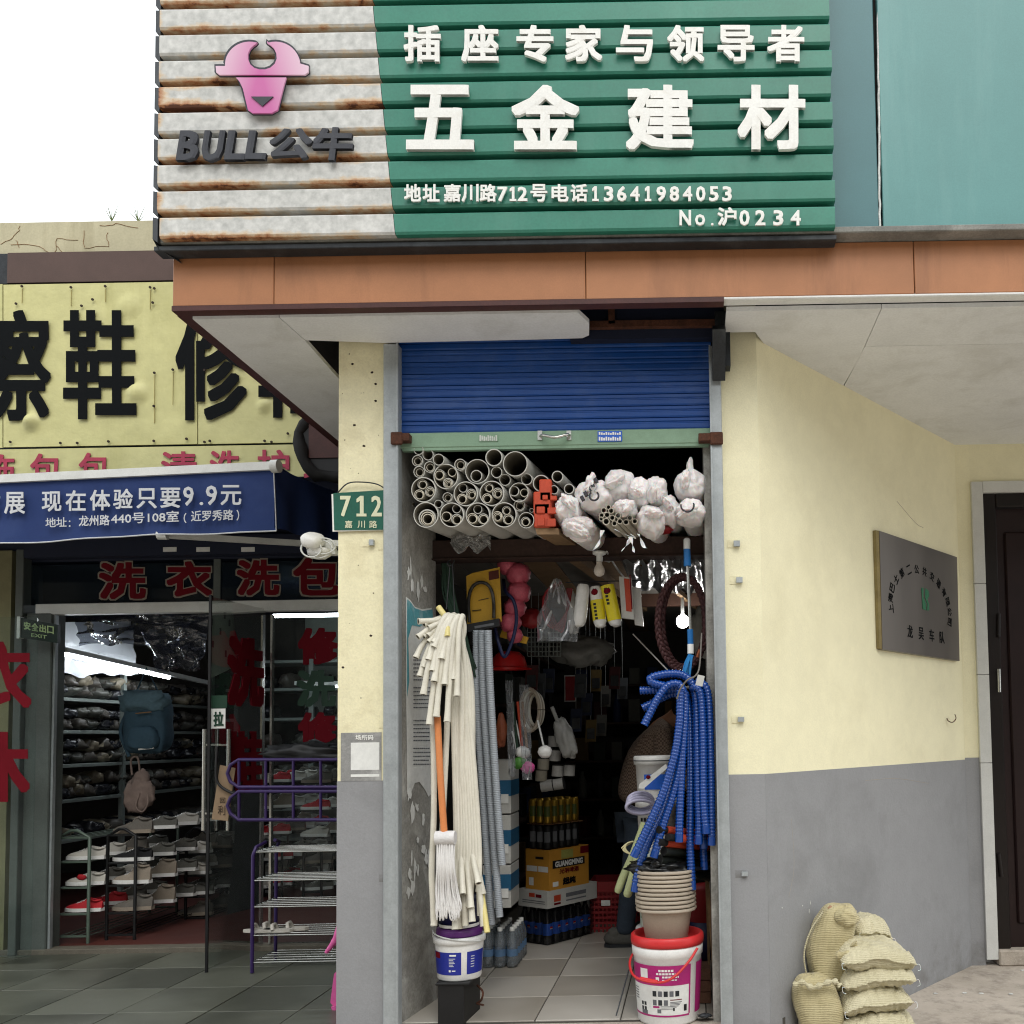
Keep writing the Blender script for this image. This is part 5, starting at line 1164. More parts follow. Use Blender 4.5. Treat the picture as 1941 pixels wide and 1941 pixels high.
# white wrapped bundles
def bagend(px, py, r, lab, sy=1.0, knot=False, seed=0, y=-.02, print_=None, tail=True, rz=0):
    c = P(px, py, y); rr = 1.0 * r / S(y); t_ = thing('wrapped_bundle', lab, 'bundle', c, 'white wrapped bundles on the loft')
    MM = Matrix.Rotation(rz, 3, 'Y') @ Matrix.Rotation(math.radians(82), 3, 'X')
    mb = MB().lump(c + V3(0, .06, 0), (rr * 1.06, rr * sy * 1.1, .09), .14, 1.5, seed, 60, 30, ex=.8, M=MM, fold=.01, foldn=15 + seed % 6, crease=.055)
    mb.lump(c + V3(rr * .35 * math.cos(seed), -.02, rr * .4 * math.sin(seed)), (rr * .75, .06, rr * .35), .3, 2.2, seed + 3, 36, 20, M=Matrix.Rotation(seed * .9, 3, 'Y'), crease=.07)
    mb.build('wrap', M['bagwhite'], t_)
    MB().tube([c + V3(0, .08, 0), c + V3(0, .08, 0) + PD * 1.0], rr * .85, 16).build('sleeve', M['bagwhite'], t_)
    if knot: MB().lump(c + V3(-.0, .02, rr * 1.08), (.018, .018, .05), .6, 3, seed, 12, 8).prism([c + V3(-.03, .0, rr * .9), c + V3(.03, 0, rr * .9), c + V3(.0, .02, rr * 1.35)], V3(0, .012, 0)).build('knot', M['bagwhite'], t_)
    return t_, c, rr
bagend(*zz6(210, 625, 150), 'small white bag end just right of the red blocks', seed=1)
b2, c2, r2 = bagend(*zz6(510, 465, 200), 'white bag end with black printing and a curved mark, left of centre', .85, seed=2)
bagend(*zz6(805, 360, 175), 'large translucent white bag end, highest of the cluster', 1.0, seed=3, y=.02)
bagend(*zz6(1035, 430, 130), 'narrow white bag end in the middle of the cluster', 1.25, seed=4, y=-.01)
bagend(*zz6(1215, 425, 135), 'pleated white bag end right of the middle', 1.2, seed=5, y=.0)
bagend(*zz6(870, 625, 140), 'white bag end with a small dark mark above the cream conduits', .7, seed=6, y=-.03)
bagend(*zz6(1165, 750, 150), 'pinkish white bag end with deep folds at the bottom', 1.1, seed=7, y=-.03)
bagend(*zz6(1365, 640, 130), 'pinkish white bag end behind the folded one', 1.3, seed=8, y=.03)
bagend(*zz6(1620, 350, 172), 'round white bag end with a twisted knot, top right', .95, knot=True, seed=9, y=.02)
b3, c3, r3 = bagend(*zz6(1630, 650, 165), 'white bag end with a black curved mark, far right', .8, seed=10)
b4, c4_, r4 = bagend(*zz6(330, 815, 190), 'slack crumpled white bag lying on the loft edge', .45, seed=11)
def arcmark(par, c, r, a0, a1, w_, oy=-.09):
    MB().tube([c + V3(math.cos(math.radians(a0 + (a1 - a0) * i / 14)) * r, oy + .0, math.sin(math.radians(a0 + (a1 - a0) * i / 14)) * r) for i in range(15)], w_, 6).build('print', M['bagprint'], par)
arcmark(b2, P(1126, 940, -.1), .021, -230, 50, .0045, 0); arcmark(b3, P(1303, 958, -.095), .03, 170, 380, .004, 0)
for i in range(5): p = P(1104 + i * 6.4, 940 - i * 8.5 + 5, -.088 + .006 * abs(i - 1)); MB().obox(p, V3(.007, 0, .004), V3(0, .012, 0), V3(-.005, 0, .009)).build('print', M['bagprint'], b2)
for q, pts in enumerate((((1142, 1005), (1135, 1030), (1122, 1045)), ((1165, 1003), (1185, 1013), (1205, 1020), (1195, 1012)), ((1198, 1018), (1188, 1032), (1178, 1045)), ((1195, 1018), (1200, 1040), (1203, 1048)), ((1210, 1012), (1220, 1035), (1227, 1039)))):
    a = spline([P(x, y, -.03 - .01 * (q % 2)) for x, y in pts], 5)
    MB().grid(lambda u, v: a[min(len(a) - 1, int(u * (len(a) - 1)))] + V3(math.cos(u * 5 + q), .5 * math.sin(u * 5 + q), .6 * math.sin(u * 3)) * (.011 - .008 * u) * (v - .5) * 2, len(a) - 1, 2).build('torn_strip', M['bagwhite'], label=('torn white strip hanging from the loft above the ceiling bulb', 'torn white strip lying along the loft edge below the conduits', 'twisted white strip dangling right of the bulb', 'short twisted white strip beside the dangling one', 'thin curled white strip at the right of the torn strips')[q], cat='plastic strip')
MB().lump(P(1255, 1004, .1), (.05, .05, .02), .3, 3, 2).build('red_bag', M['darkred'], label='flattened red bag under the white bundles', cat='bag')
MB().grid(lambda u, v: P(855 + 75 * u, 1015 + 35 * v * (.5 + .5 * abs(math.sin(u * 7))), .3) + V3(0, .05 * noise.noise(V3(u * 6, v * 4, 3)), 0), 30, 14).build('plastic_sheet', clear('grey_film', (.6, .6, .6), .06, .2, .35, (.45, .45, .44), bump=14), label='crumpled translucent film hanging under the left pipes', cat='plastic sheet')
# ------------------------------------------------------------------ lamps
bl = thing('light_bulb', 'unlit opal bulb in a white holder under the loft beam', 'bulb', P(1136, 1050, .38))
MB().lathe([(.0, .0), (.035, .0), (.034, -.012), (.016, -.02), (.016, -.05), (.0, -.05)], P(1136, 1046, .36), 18).build('holder', M['whitepaint'], bl)
c = P(1136, 1082, .36); MB().lathe([(.0, -.03), (.012, -.028), (.024, -.018), (.029, -.002), (.026, .014), (.016, .03), (.014, .045)], c, 20).build('bulb', M['bulb_off'], bl)
MB().tube(spline([P(1150, 1046, .37), P(1175, 1085, 1.0), P(1215, 1130, 1.6)], 6), .006, 6).build('cable', M['whitepaint'], bl)
b5 = thing('light_bulb', 'lit white bulb glowing at the right inside the hardware shop', 'bulb', P(1294, 1178, 2.0))
MB().lathe([(.0, -.045), (.02, -.042), (.038, -.025), (.044, 0), (.038, .025), (.02, .042), (.0, .045)], P(1294, 1178, 2.0), 20).build('bulb', M['bulb_on'], b5)
MB().tube([P(1294, 1178, 2.0) + V3(0, 0, .05), P(1294, 1150, 2.0) + V3(0, 0, .1)], .012, 8).build('holder', M['whitepaint'], b5)
# film under the loft at the right
MB().grid(lambda u, v: PZ(1180 + 165 * u + 25 * v, 1062 + 58 * v, zbm - .015) + V3(0, 0, .035 * noise.noise(V3(u * 9, v * 4, 1)) + .015 * math.sin(u * 40 + v * 5)), 60, 20).build('plastic_sheet', M['filmc'], label='shiny clear plastic sheet stretched under the loft at the right', cat='plastic sheet')
# ------------------------------------------------------------------ jamb poster, hook
jx = lambda px, py: PN(px, py, V3(xg1 - .02, .03, 0) + V3(.003, -.001, 0), V3(.43, -(xjb - xg1 + .02), 0).normalized())
pj = thing('poster', 'torn teal and white notice pasted on the left jamb', 'poster', jx(795, 1500))
jn = V3(.43, -(xjb - xg1 + .02), 0).normalized()
MB().prism([jx(a, b) for a, b in ((769, 1131), (777, 1137), (786, 1150), (800, 1155), (818, 1152), (822, 1500), (812, 1510), (806, 1498), (795, 1482), (786, 1484), (780, 1500), (772, 1502), (770, 1300))][::-1], jn * .001).build('sheet', M['paper'], pj)
MB().prism([jx(a, b) + jn * .0015 for a, b in ((771, 1136), (777, 1141), (786, 1153), (800, 1158), (819, 1155), (820, 1175), (795, 1188), (780, 1185), (773, 1210), (775, 1290), (771, 1320))][::-1], jn * .001).build('teal_band', M['tealpaper'], pj)
mb = MB()
for r_ in range(26):
    py = 1250 + r_ * 7.5 + (10 if r_ > 12 else 0)
    if r_ % 7 == 6: continue
    x = 783
    while x < 812 + (r_ % 3) * 2: w_ = random.uniform(1.5, 4); mb.prism([jx(x, py) + jn * .002, jx(x + w_, py) + jn * .002, jx(x + w_, py + 2.2) + jn * .002, jx(x, py + 2.2) + jn * .002][::-1], jn * .0006); x += w_ + .8
mb.build('print', M['print'], pj, kind='stuff')
mb = MB()
for _ in range(22):
    px, py = random.uniform(773, 820), random.choice([random.uniform(1505, 1560), random.uniform(1580, 1700), random.uniform(1620, 1690), random.uniform(1070, 1120)])
    rx, rz_ = random.uniform(.008, .03), random.uniform(.015, .06); c = jx(px, py) + jn * .0015; n_ = 11; t1 = V3(-jn.y, jn.x, 0)
    pts = [c + t1 * math.cos(2 * math.pi * k / n_) * rx * random.uniform(.35, 1.2) + V3(0, 0, math.sin(2 * math.pi * k / n_) * rz_ * random.uniform(.4, 1.2)) for k in range(n_)]
    mb.prism(pts, jn * .0008)
mb.build('paper_scraps', M['paper'], hs, kind='stuff')
MB().tube(spline([P(854, 1062, .2), P(849, 1066, .17), P(850, 1073, .16), P(858, 1070, .17), P(861, 1062, .2)], 5), .004, 6).tube([P(853, 1072, .165), P(846, 1155, .12)], .0035, 6).tube([P(858, 1070, .165), P(862, 1170, .12)], .003, 6).build('cord', M['black'], label='black cord and wire hook holding up the cream hoses', cat='hook')
# ------------------------------------------------------------------ cream hoses
def z2(x, y): return 740 + x / 4.83, 1100 + y / 4.83
def z3(x, y): return 740 + x / 4.19, 1480 + y / 4.19
shorts = [(255, 375), (305, 400), (345, 438), (250, 520), (300, 513), (343, 510), (350, 570), (392, 575), (438, 568), (397, 613), (450, 645), (365, 685), (435, 705), (470, 722), (347, 730), (232, 710), (305, 800), (385, 830), (270, 880), (400, 925), (495, 955), (300, 1045), (570, 910), (610, 1060), (355, 1320), (420, 1250), (520, 1295)]
longs = [(345, 1150), (515, 1180), (595, 1150), (550, 1175), (650, 1120), (740, 1155), (735, 900), (700, 815), (630, 1000), (550, 840), (640, 1010), (575, 900), (700, 1000)]
hr = .0135
for i, sxy in enumerate(shorts):
    mx, my = z2(*sxy); dep = -.02 + .07 * (1 - (my - 1170) / 220) * .6 + random.uniform(-.02, .02); topx = 836 + (mx - 790) * .45; topy = 1168 + random.uniform(0, 16)
    dirx = (topx - mx)
    head = [P(mx, my, dep - .02), P(mx + dirx * .25 + (3 if my < 1230 else 0), my - (my - topy) * .35, dep), P(mx + dirx * .75, topy + (my - topy) * .18, dep + .02), P(topx + 6, topy - 2, dep + .05)]
    if i < 24 and i % 2 == 0 or i in (22, 23, 26):
        li = longs[(i // 2) % len(longs)]; bx, by = z3(*li); o = i / 27
        tail = [P(858 + 22 * o, 1190 + 8 * o, dep + .09), P(850 + (bx - 825) * .42 + 4, 1290, .12 - .05 * o), P(846 + (bx - 825) * .55, 1450, .1 - .03 * o), P(845 + (bx - 835) * .68, 1600, .08), P(bx, by, .05 - .03 * (i % 3))]
        pts = head + tail; lb = 'long cream hose draped over the hook at the left, hanging to near the bucket'
    else:
        pts = head + [P(topx + 16, topy + 18, dep + .12), P(topx + 18, topy + 120, dep + .14)]; lb = 'cream hose with its short open end at the top of the hanging bunch'
    lb = 'cream hose %s, open end %s of the bunch%s' % (['bent', 'flared', 'curved', 'straight', 'twisted', 'sagging', 'short lipped'][i % 7], ['upper left', 'upper left edge', 'upper middle', 'left edge', 'left side', 'centre left'][i % 6] if i < 12 else ['middle', 'lower middle', 'lower left', 'bottom left'][i % 4] if i < 22 else 'bottom right', ', reaching down to the bucket' if len(pts) > 6 else ', short piece')
    sp = spline(pts, 9); n_ = len(sp); rad = [hr * (1.22 - .22 * min(1, k / 3)) for k in range(n_)]
    if len(pts) > 6: rad[-1] = hr * 1.2; rad[-2] = hr * 1.08
    MB().tube(sp, rad, 12, inner=.68, depth=.03, mi2=1).build('hose', [M['cream'], M['pvc_in']], label=lb, cat='hose', group='cream hoses hung at the left of the doorway')
# straight runs filling the right of the bunch
for i in range(9):
    o = i / 8; pts = [P(840 + 10 * o, 1180 + 4 * o, .1), P(862 + 14 * o, 1200 + 22 * o, .1), P(858 + 27 * o, 1300 + 10 * o, .09), P(862 + 36 * o, 1450, .08), P(864 + 44 * o, 1600, .07), P(852 + 58 * o + 8 * math.sin(i * 2), 1690 + 60 * ((i * 5) % 4) / 4, .05)]
    sp = spline(pts, 9); rad = [hr] * (len(sp) - 2) + [hr * 1.08, hr * 1.2]
    MB().tube(sp, rad, 12, inner=.68, depth=.03, mi2=1).build('hose', [M['cream'], M['pvc_in']], label='cream hose, %s of the smooth long runs counted from the left' % ORD[i + 1], cat='hose', group='cream hoses hung at the left of the doorway')
MB().tube(spline([P(820, 1360, .04), P(822, 1450, .03), P(822, 1550, .01), P(818, 1650, .0), P(820, 1700, .0), P(822, 1755, -.01)], 8), hr, 12, inner=.68, depth=.03).build('hose', M['cream'], label='leftmost long cream hose beside the mop', cat='hose', group='cream hoses hung at the left of the doorway')
yh = spline([P(*z2(440, 245), .06), P(*z2(480, 300), .05), P(*z2(515, 350), .04), P(*z2(522, 420), .01), P(*z2(522, 515), -.01)], 8)
MB().tube(yh, hr * 1.05, 12, inner=.62, depth=.03).build('hose', M['cream_y'], label='pale yellow hose end on top of the cream bunch', cat='hose')
MB().tube(spline([P(905, 1640, .1), P(912, 1690, .07), P(*z3(740, 1000), .04), P(*z3(770, 1205), .0)], 8), hr, 12, inner=.68, depth=.03).build('hose', M['cream_y'], label='pale yellow hose end hanging lowest at the right of the bunch', cat='hose')
# ------------------------------------------------------------------ mop
mo = thing('mop', 'cotton string mop with orange handle hanging head down among the cream hoses', 'mop', P(843, 1740, -.03))
MB().tube([P(829, 1357, .0), P(834, 1460, -.01), P(842, 1580, -.03)], .0155, 12).build('handle', mat('orange_mop_handle', '#d9874f', .5, 0, .05, 5, 0), mo)
hc_ = P(844.5, 1588, -.03)
MB().tube([hc_ + V3(-.045, 0, 0), hc_ + V3(.045, 0, 0)], .032, 16).build('head', mat('cotton_pad', '#d9d7d6', .95, 0, .06, 20, .6, 60, bd=.006), mo)
cot = mat('cotton_string', '#dedcd9', .95, 0, .06, 20, .3)
for i in range(46):
    a = i / 45; x0 = 829 + 32 * a; x1 = 826 + 48 * a + random.uniform(-3, 3); y1 = 1735 + random.uniform(-12, 14) - 6 * abs(a - .5)
    pts = [P(x0, 1600, -.045 + .03 * random.random()), P(x0 + random.uniform(-1.5, 1.5), 1640, -.06), P((x0 + x1) / 2 + random.uniform(-3, 3), 1685, -.05 + .02 * random.random()), P(x1 + random.uniform(-2, 2), y1 - 10, -.05), P(x1 + random.uniform(-2, 4), y1, -.045)]
    MB().tube(spline(pts, 5), .0042, 5).build('strand', cot, mo)
# ------------------------------------------------------------------ grey corrugated conduits
def corr(pts, r, m, lab, cat='hose', grp=None, pitch=.016, amp=.12, n=14, seg=12, cuff=.035, inner=.8, name='hose'):
    sp = spline(pts, n); L = [0]
    for a, b in zip(sp[:-1], sp[1:]): L.append(L[-1] + (b - a).length)
    T_ = L[-1]; st = pitch / 4; N_ = int(T_ / st); out = []; rad = []; j = 0
    for i in range(N_ + 1):
        d = T_ * i / N_
        while j < len(L) - 2 and L[j + 1] < d: j += 1
        out.append(sp[j].lerp(sp[j + 1], (d - L[j]) / max(1e-6, L[j + 1] - L[j])))
        e = T_ - d; rad.append(r * (1.04 if (e < cuff) else 1 + amp * (.55, .9, -.2, -1.1)[i % 4] if True else 1))
    return MB().tube(out, rad, seg, inner=inner, depth=.04, mi2=1).build(name, [m, M['blackmatte']], label=lab, cat=cat, group=grp)
for i, pts in enumerate((((903, 1195), (904, 1300), (910, 1420), (922, 1600), (932, 1752)), ((914, 1195), (917, 1320), (926, 1460), (938, 1620), (947, 1738)), ((925, 1195), (929, 1300), (936, 1420), (944, 1540), (952, 1640)))):
    corr([P(a, b, .42 - .04 * i) for a, b in pts], .0185, M['greyhose'], ('left grey corrugated conduit beside the cream hoses', 'middle grey corrugated conduit', 'right grey corrugated conduit, the shortest')[i], grp='grey corrugated conduits', pitch=.009, amp=.07, cuff=0)
# ------------------------------------------------------------------ blue corrugated hoses
BG = 'blue corrugated hoses at the right of the doorway'
blue = [([(1221, 1374), (1232, 1352), (1246, 1325), (1262, 1303), (1276, 1296), (1290, 1300), (1298, 1325), (1298, 1360), (1294, 1420), (1290, 1500), (1288, 1560), (1287, 1596)], -.03, 'blue hose with a short end curling down left over the bunch'),
        ([(1290, 1300), (1262, 1300), (1238, 1294), (1232, 1287), (1244, 1281), (1270, 1277), (1295, 1280), (1312, 1296), (1319, 1325), (1321, 1400), (1323, 1500), (1325, 1560), (1324, 1600)], .0, 'blue hose folded in a flat loop at the top of the bunch'),
        ([(1213, 1309), (1235, 1308), (1262, 1306), (1288, 1308), (1304, 1330), (1309, 1420), (1309, 1520), (1308, 1600), (1312, 1686)], .03, 'blue hose with a straight end sticking out left, hanging longest in the middle'),
        ([(1218, 1342), (1236, 1333), (1256, 1322), (1280, 1314), (1300, 1325), (1312, 1400), (1314, 1500)], .06, 'blue hose end angled down left behind the curled one'),
        ([(1290, 1308), (1289, 1340), (1288, 1370), (1281, 1420), (1270, 1462), (1252, 1515), (1226, 1572), (1201, 1624)], -.06, 'blue hose swinging out farthest to the lower left'),
        ([(1298, 1312), (1296, 1380), (1290, 1440), (1277, 1500), (1257, 1563), (1239, 1625)], -.03, 'blue hose hanging just right of the leftmost one'),
        ([(1292, 1330), (1284, 1440), (1262, 1530), (1228, 1600), (1210, 1650), (1203, 1690)], .03, 'darker blue hose behind, ending lowest at the left'),
        ([(1310, 1300), (1326, 1312), (1331, 1360), (1333, 1440), (1334, 1520), (1339, 1580)], -.02, 'blue hose third from the right guide rail'),
        ([(1318, 1290), (1336, 1300), (1343, 1328), (1346, 1400), (1348, 1504), (1349, 1602)], .0, 'blue hose touching the right guide rail'),
        ([(1316, 1300), (1324, 1340), (1328, 1450), (1330, 1540), (1334, 1608)], .05, 'blue hose behind, second from the right guide rail'),
        ([(1314, 1300), (1320, 1340), (1330, 1480), (1333, 1600), (1335, 1648)], .09, 'rear blue hose in shade ending below its neighbours')]
for pts, y, lab in blue: corr([P(a, b, y + .03) for a, b in pts], .0188, M['bluehose'], lab, grp=BG, amp=.10, pitch=.0155)
MB().tube(spline([P(1283, 1325, -.06), P(1290, 1305, -.075), P(1304, 1288, -.08), P(1318, 1281, -.06), P(1326, 1262, -.02), P(1330, 1200, .05)], 6), .004, 6).build('tie_cord', mat('grey_cord', '#77726c', .9), label='grey cord tying up the blue hoses', cat='cord')
tg2 = MB().obox(P(1327, 1290, -.07), V3(.016, 0, -.004), V3(0, .001, 0), V3(.006, 0, .024)).build('price_tag', M['card_white'], label='crumpled white tag tied to the blue hoses', cat='tag')
# ------------------------------------------------------------------ telescopic pole
tp = thing('telescopic_pole', 'steel telescopic pole with blue grip and blue clamp at the right of the doorway', 'pole', P(1308, 1278, .1))
MB().tube([P(1303, 1070, .12), P(1309, 1200, .1)], .008, 12).build('rod', M['chrome'], tp)
MB().tube([P(1302, 1040, .12), P(1303, 1073, .12)], [.016, .018], 14).build('grip', mat('blue_grip', '#1f6cb0', .4), tp)
MB().tube([P(1302, 1024, .12), P(1302, 1041, .12)], .0165, 14).lump(P(1302, 1024, .12), (.0165, .0165, .012), 0, 1, 0, 14, 8).build('cap', M['whitepaint'], tp)
MB().tube([P(1308, 1193, .1), P(1309, 1221, .1)], .0145, 14).build('collar', mat('blue_grip2', '#1f6cb0', .4), tp)
MB().tube([P(1309, 1221, .1), P(1309, 1239, .1)], .0155, 14).build('sleeve', M['white'], tp)
MB().prism([P(a, b, .08) for a, b in ((1305, 1239), (1315, 1242), (1309, 1255), (1304, 1280), (1291, 1280), (1297, 1256))][::-1], V3(0, .03, 0)).bar(P(1307, 1245, .07), P(1296, 1279, .07), .012).bar(P(1311, 1245, .07), P(1307, 1281, .07), .01).build('clamp', mat('sky_blue_plastic', '#2f86c9', .35), tp)
# braided rope coil
br = thing('rope_coil', 'red brown braided rope coil hanging behind the steel pole', 'rope', P(1295, 1270, .3))
for k in range(2):
    pts = []
    for i in range(160):
        a = 2 * math.pi * i / 159; q = P(1293 + (46 - 5 * k) * math.cos(a) + 3 * k, 1180 + (88 - 4 * k) * math.sin(a), .3 + .05 * k)
        pts.append(q)
    for s_ in range(3):
        sp = []
        for i, p in enumerate(pts):
            ph = i * .55 + s_ * 2.09; a = 2 * math.pi * i / 159; rad_ = V3(math.cos(a), 0, -math.sin(a)); sp.append(p + rad_ * .010 * math.sin(ph) + V3(0, .008 * math.sin(2 * ph), 0))
        MB().tube(sp, .0085, 6).build('strand', M['braid'], br)
MB().tube([P(1322, 1246, .25), P(1327, 1232, .25)], .01, 8).build('copper_end', mat('copper_end', '#9a5a3c', .4, .6), br)
MB().tube([P(1290, 1095, .3), P(1290, 1060, .3)], .004, 6).build('hanging_wire', M['dark_steel'], br)
# ------------------------------------------------------------------ goods hanging inside the hardware shop
yk = .45
lk = thing('lock_card', 'yellow hanging card holding a black U shaped bicycle lock', 'lock', P(915, 1195, yk))
MB().prism([P(a, b, yk) for a, b in ((884, 1092), (896, 1086), (947, 1075), (951, 1178), (886, 1190))][::-1], V3(0, .004, 0)).build('card', M['card_yellow'], lk)
MB().prism([P(a, b, yk - .003) for a, b in ((926, 1084), (945, 1080), (946, 1096), (927, 1100))][::-1], V3(0, .002, 0)).build('logo_block', mat('maroon_print', '#5a2018', .6), lk)
u = [(890, 1180), (888, 1145), (891, 1122), (900, 1108), (914, 1104), (926, 1110), (933, 1124), (936, 1145), (936, 1172)]
MB().tube(spline([P(a, b, yk - .02) for a, b in u], 6), .009, 10).build('shackle', M['chrome'] if False else mat('scuffed_black_steel', '#2c2a28', .3, .4, .2, 10, .1, dirt='#8a8378', damt=.5), lk)
MB().obox(P(918, 1186, yk - .02), V3(.082, 0, .014), V3(0, .022, 0), V3(-.003, 0, .02)).build('crossbar', M['black'], lk)
MB().obox(P(918, 1186, yk - .044), V3(.05, 0, .008), V3(0, .001, 0), V3(-.001, 0, .006)).build('stripe', M['print'], lk)
MB().bar(P(907, 1138, yk - .003), P(926, 1134, yk - .003), .003).bar(P(895, 1158, yk - .003), P(912, 1156, yk - .003), .012, .003).build('print', M['black'], lk)
tw_ = thing('twine_balls', 'string of pink nylon twine balls hanging in a net', 'twine', P(975, 1210, .55))
for px, py, r in ((962, 1072, 19), (982, 1088, 23), (984, 1122, 22), (976, 1152, 21), (968, 1180, 20), (976, 1205, 15)): MB().lump(P(px, py, .55), (r / S(.55), r / S(.55), r / S(.55) * .95), .12, 3, px, 24, 16, fold=.04, foldn=22).build('ball', M['twine_pink'], tw_)
MB().lump(P(1007, 1172, .7), (.06, .05, .055), .15, 2, 3).build('red_bag', M['darkred'], label='dark red round bag hanging right of the pink twine balls', cat='bag')
ot = thing('plastic_tool', 'amber plastic trowel handle poking out below the twine balls', 'tool', P(975, 1215, .6)); MB().obox(P(975, 1208, .6), V3(.07, 0, -.02), V3(0, .01, 0), V3(.006, 0, .018)).build('handle', M['card_yellow'], ot)
cn = thing('cord_hank', 'hank of dark green net cord hanging behind the cream hoses', 'cord', P(862, 1270, .4))
for i in range(16):
    a = i / 15; MB().tube(spline([P(838 + 14 * a, 1068, .45), P(842 + 18 * a + random.uniform(-4, 4), 1130, .4), P(868 + 14 * a + random.uniform(-4, 4), 1200, .38), P(880 + 22 * a, 1275 + random.uniform(-15, 15), .4)], 5), .006, 5).build('strand', M['rope_green'], cn)
dh = MB().tube(spline([P(955, 1100, .6), P(958, 1120, .5), P(974, 1140, .47), P(979, 1175, .47), P(971, 1215, .48), P(956, 1245, .5), P(944, 1215, .5), P(938, 1190, .52)], 7), .0095, 8).build('hose', mat('dark_blue_hose', '#1a2347', .35), label='dark blue hose loop hanging in front of the pink twine', cat='hose')
hl = thing('helmet', 'bright red plastic safety helmet hanging in the dark shop', 'helmet', P(962, 1268, .9))
cH = P(965, 1266, .9); MB().lathe([(.105, 0), (.1, .02), (.088, .06), (.06, .088), (.0, .1)], cH, 24).lathe([(.13, -.006), (.105, .004)], cH, 24).build('shell', mat('bright_red_plastic', '#d82c2c', .3, 0, .05, 5, 0), hl)
MB().lump(P(896, 1275, .8), (.04, .03, .035), .2, 2, 4).build('red_bag', M['red'], label='small red packet behind the grey conduits', cat='bag')
cbg = thing('cable_bag', 'clear plastic bag of dark red cables hanging in the doorway', 'bag', P(1052, 1218, .5))
for i in range(9):
    MB().tube(spline([P(1056 + i, 1104, .5), P(1034 - i * .6, 1125 + i, .5 + .01 * i), P(1030 + i * 2, 1165, .47 + .01 * i), P(1048 + i * 2, 1190 + i, .5), P(1074, 1160, .52), P(1084 - i, 1115, .5)], 6), .006, 6).build('cable', M['braid'] if i % 2 else M['darkred'], cbg)
MB().grid(lambda u, v: P(1056 + (u - .5) * (14 + 62 * min(1, v * 1.6)), 1098 + 118 * v, .42) + V3(0, .05 * noise.noise(V3(u * 5, v * 4, 2)) - .02 * math.sin(u * math.pi), 0), 24, 30).build('film', M['filmc'], cbg)
# rolls of bags
rollw = mat('white_roll_film', '#d9d8d4', .3, 0, .04, 9, .2, 30, bd=.003, coat=.4); yl_ = mat('yellow_roll_label', '#d9c81f', .4, 0, .05, 6, 0, coat=.3)
def roll(x0, y0, x1, y1, r, y, lab, lbl=None):
    a, b = P(x0, y0, y), P(x1, y1, y); rr = r / S(y); t_ = thing('bag_roll', lab, 'roll', b, 'rolls of plastic bags hanging in the doorway')
    n = 12; pts = [a.lerp(b, i / n) for i in range(n + 1)]
    MB().tube(pts, [rr * (.75 if i in (0, n) else .97 if i in (1, n - 1) else 1 + .02 * math.sin(i * 3)) for i in range(n + 1)], 20).lump(b, (rr * .8, rr * .8, rr * .35), .3, 3, x0, 14, 8).build('roll', rollw, t_)
    if lbl:
        d = b - a; MB().tube([a + d * lbl[0], a + d * lbl[1]], rr * 1.03, 20, cap=False).build('label', yl_, t_)
        for k in range(5): q_ = a + d * (lbl[0] + .12 + .09 * k) + V3(-rr * .35, -rr * .97, 0); MB().obox(q_, V3(.007, -.002, 0), V3(0, .002, 0), V3(0, 0, .006)).build('print', M['black'], t_)
        MB().lump(a + d * .16 + V3(-rr * .1, -rr * 1.0, 0), (rr * .5, .003, rr * .5), .3, 3, 2, 12, 8).build('logo', M['redletter'], t_)
roll(1079, 1122, 1088, 1198, 11, .55, 'thin white bag roll, farthest left of the row')
roll(1106, 1108, 1098, 1184, 12.5, .42, 'plain white bag roll with faint print, second from the left')
roll(1128, 1112, 1138, 1186, 12.5, .44, 'white and yellow bag roll, third from the left', (.35, .86))
roll(1151, 1110, 1167, 1184, 13, .43, 'yellow labelled bag roll tilting right, fourth from the left', (.0, .9))
pkx = thing('packet', 'tall white packet with red and orange print at the right of the bag rolls', 'packet', P(1188, 1176, .45))
MB().obox(P(1188, 1134, .45), V3(.032, 0, -.004), V3(0, .015, 0), V3(-.006, 0, .108)).build('body', M['card_white'], pkx); MB().obox(P(1190, 1128, .433), V3(.014, 0, -.002), V3(0, .001, 0), V3(-.005, 0, .085)).build('print', M['orange'], pkx)
MB().obox(P(1196, 1122, .432), V3(.003, 0, 0), V3(0, .001, 0), V3(-.004, 0, .09)).build('stripe', M['redletter'], pkx)
MB().obox(P(1209, 1150, .5), V3(.022, 0, -.004), V3(0, .012, 0), V3(-.006, 0, .1)).build('packet', rollw, label='clear white packet behind the red printed one', cat='packet')
MB().tube([P(1072, 1104, .5), P(1215, 1100, .5)], .003, 5).build('hanging_wire', M['dark_steel'], label='thin wire holding the row of bag rolls', cat='wire')
MB().tube([P(1200, 1202, .8), P(1272, 1277, .6)], .004, 6).build('cord', M['paper'], label='white cord running diagonally to the blue hoses', cat='cord')
MB().lump(P(1330, 1200, 1.2), (.07, .06, .15), .3, 2, 5, 24, 16).build('plastic_bag', mat('grey_plastic_bag', '#a5a5a0', .4, 0, .1, 6, .5, 14, bd=.01), label='grey white plastic bag hanging behind the rope coil', cat='bag')
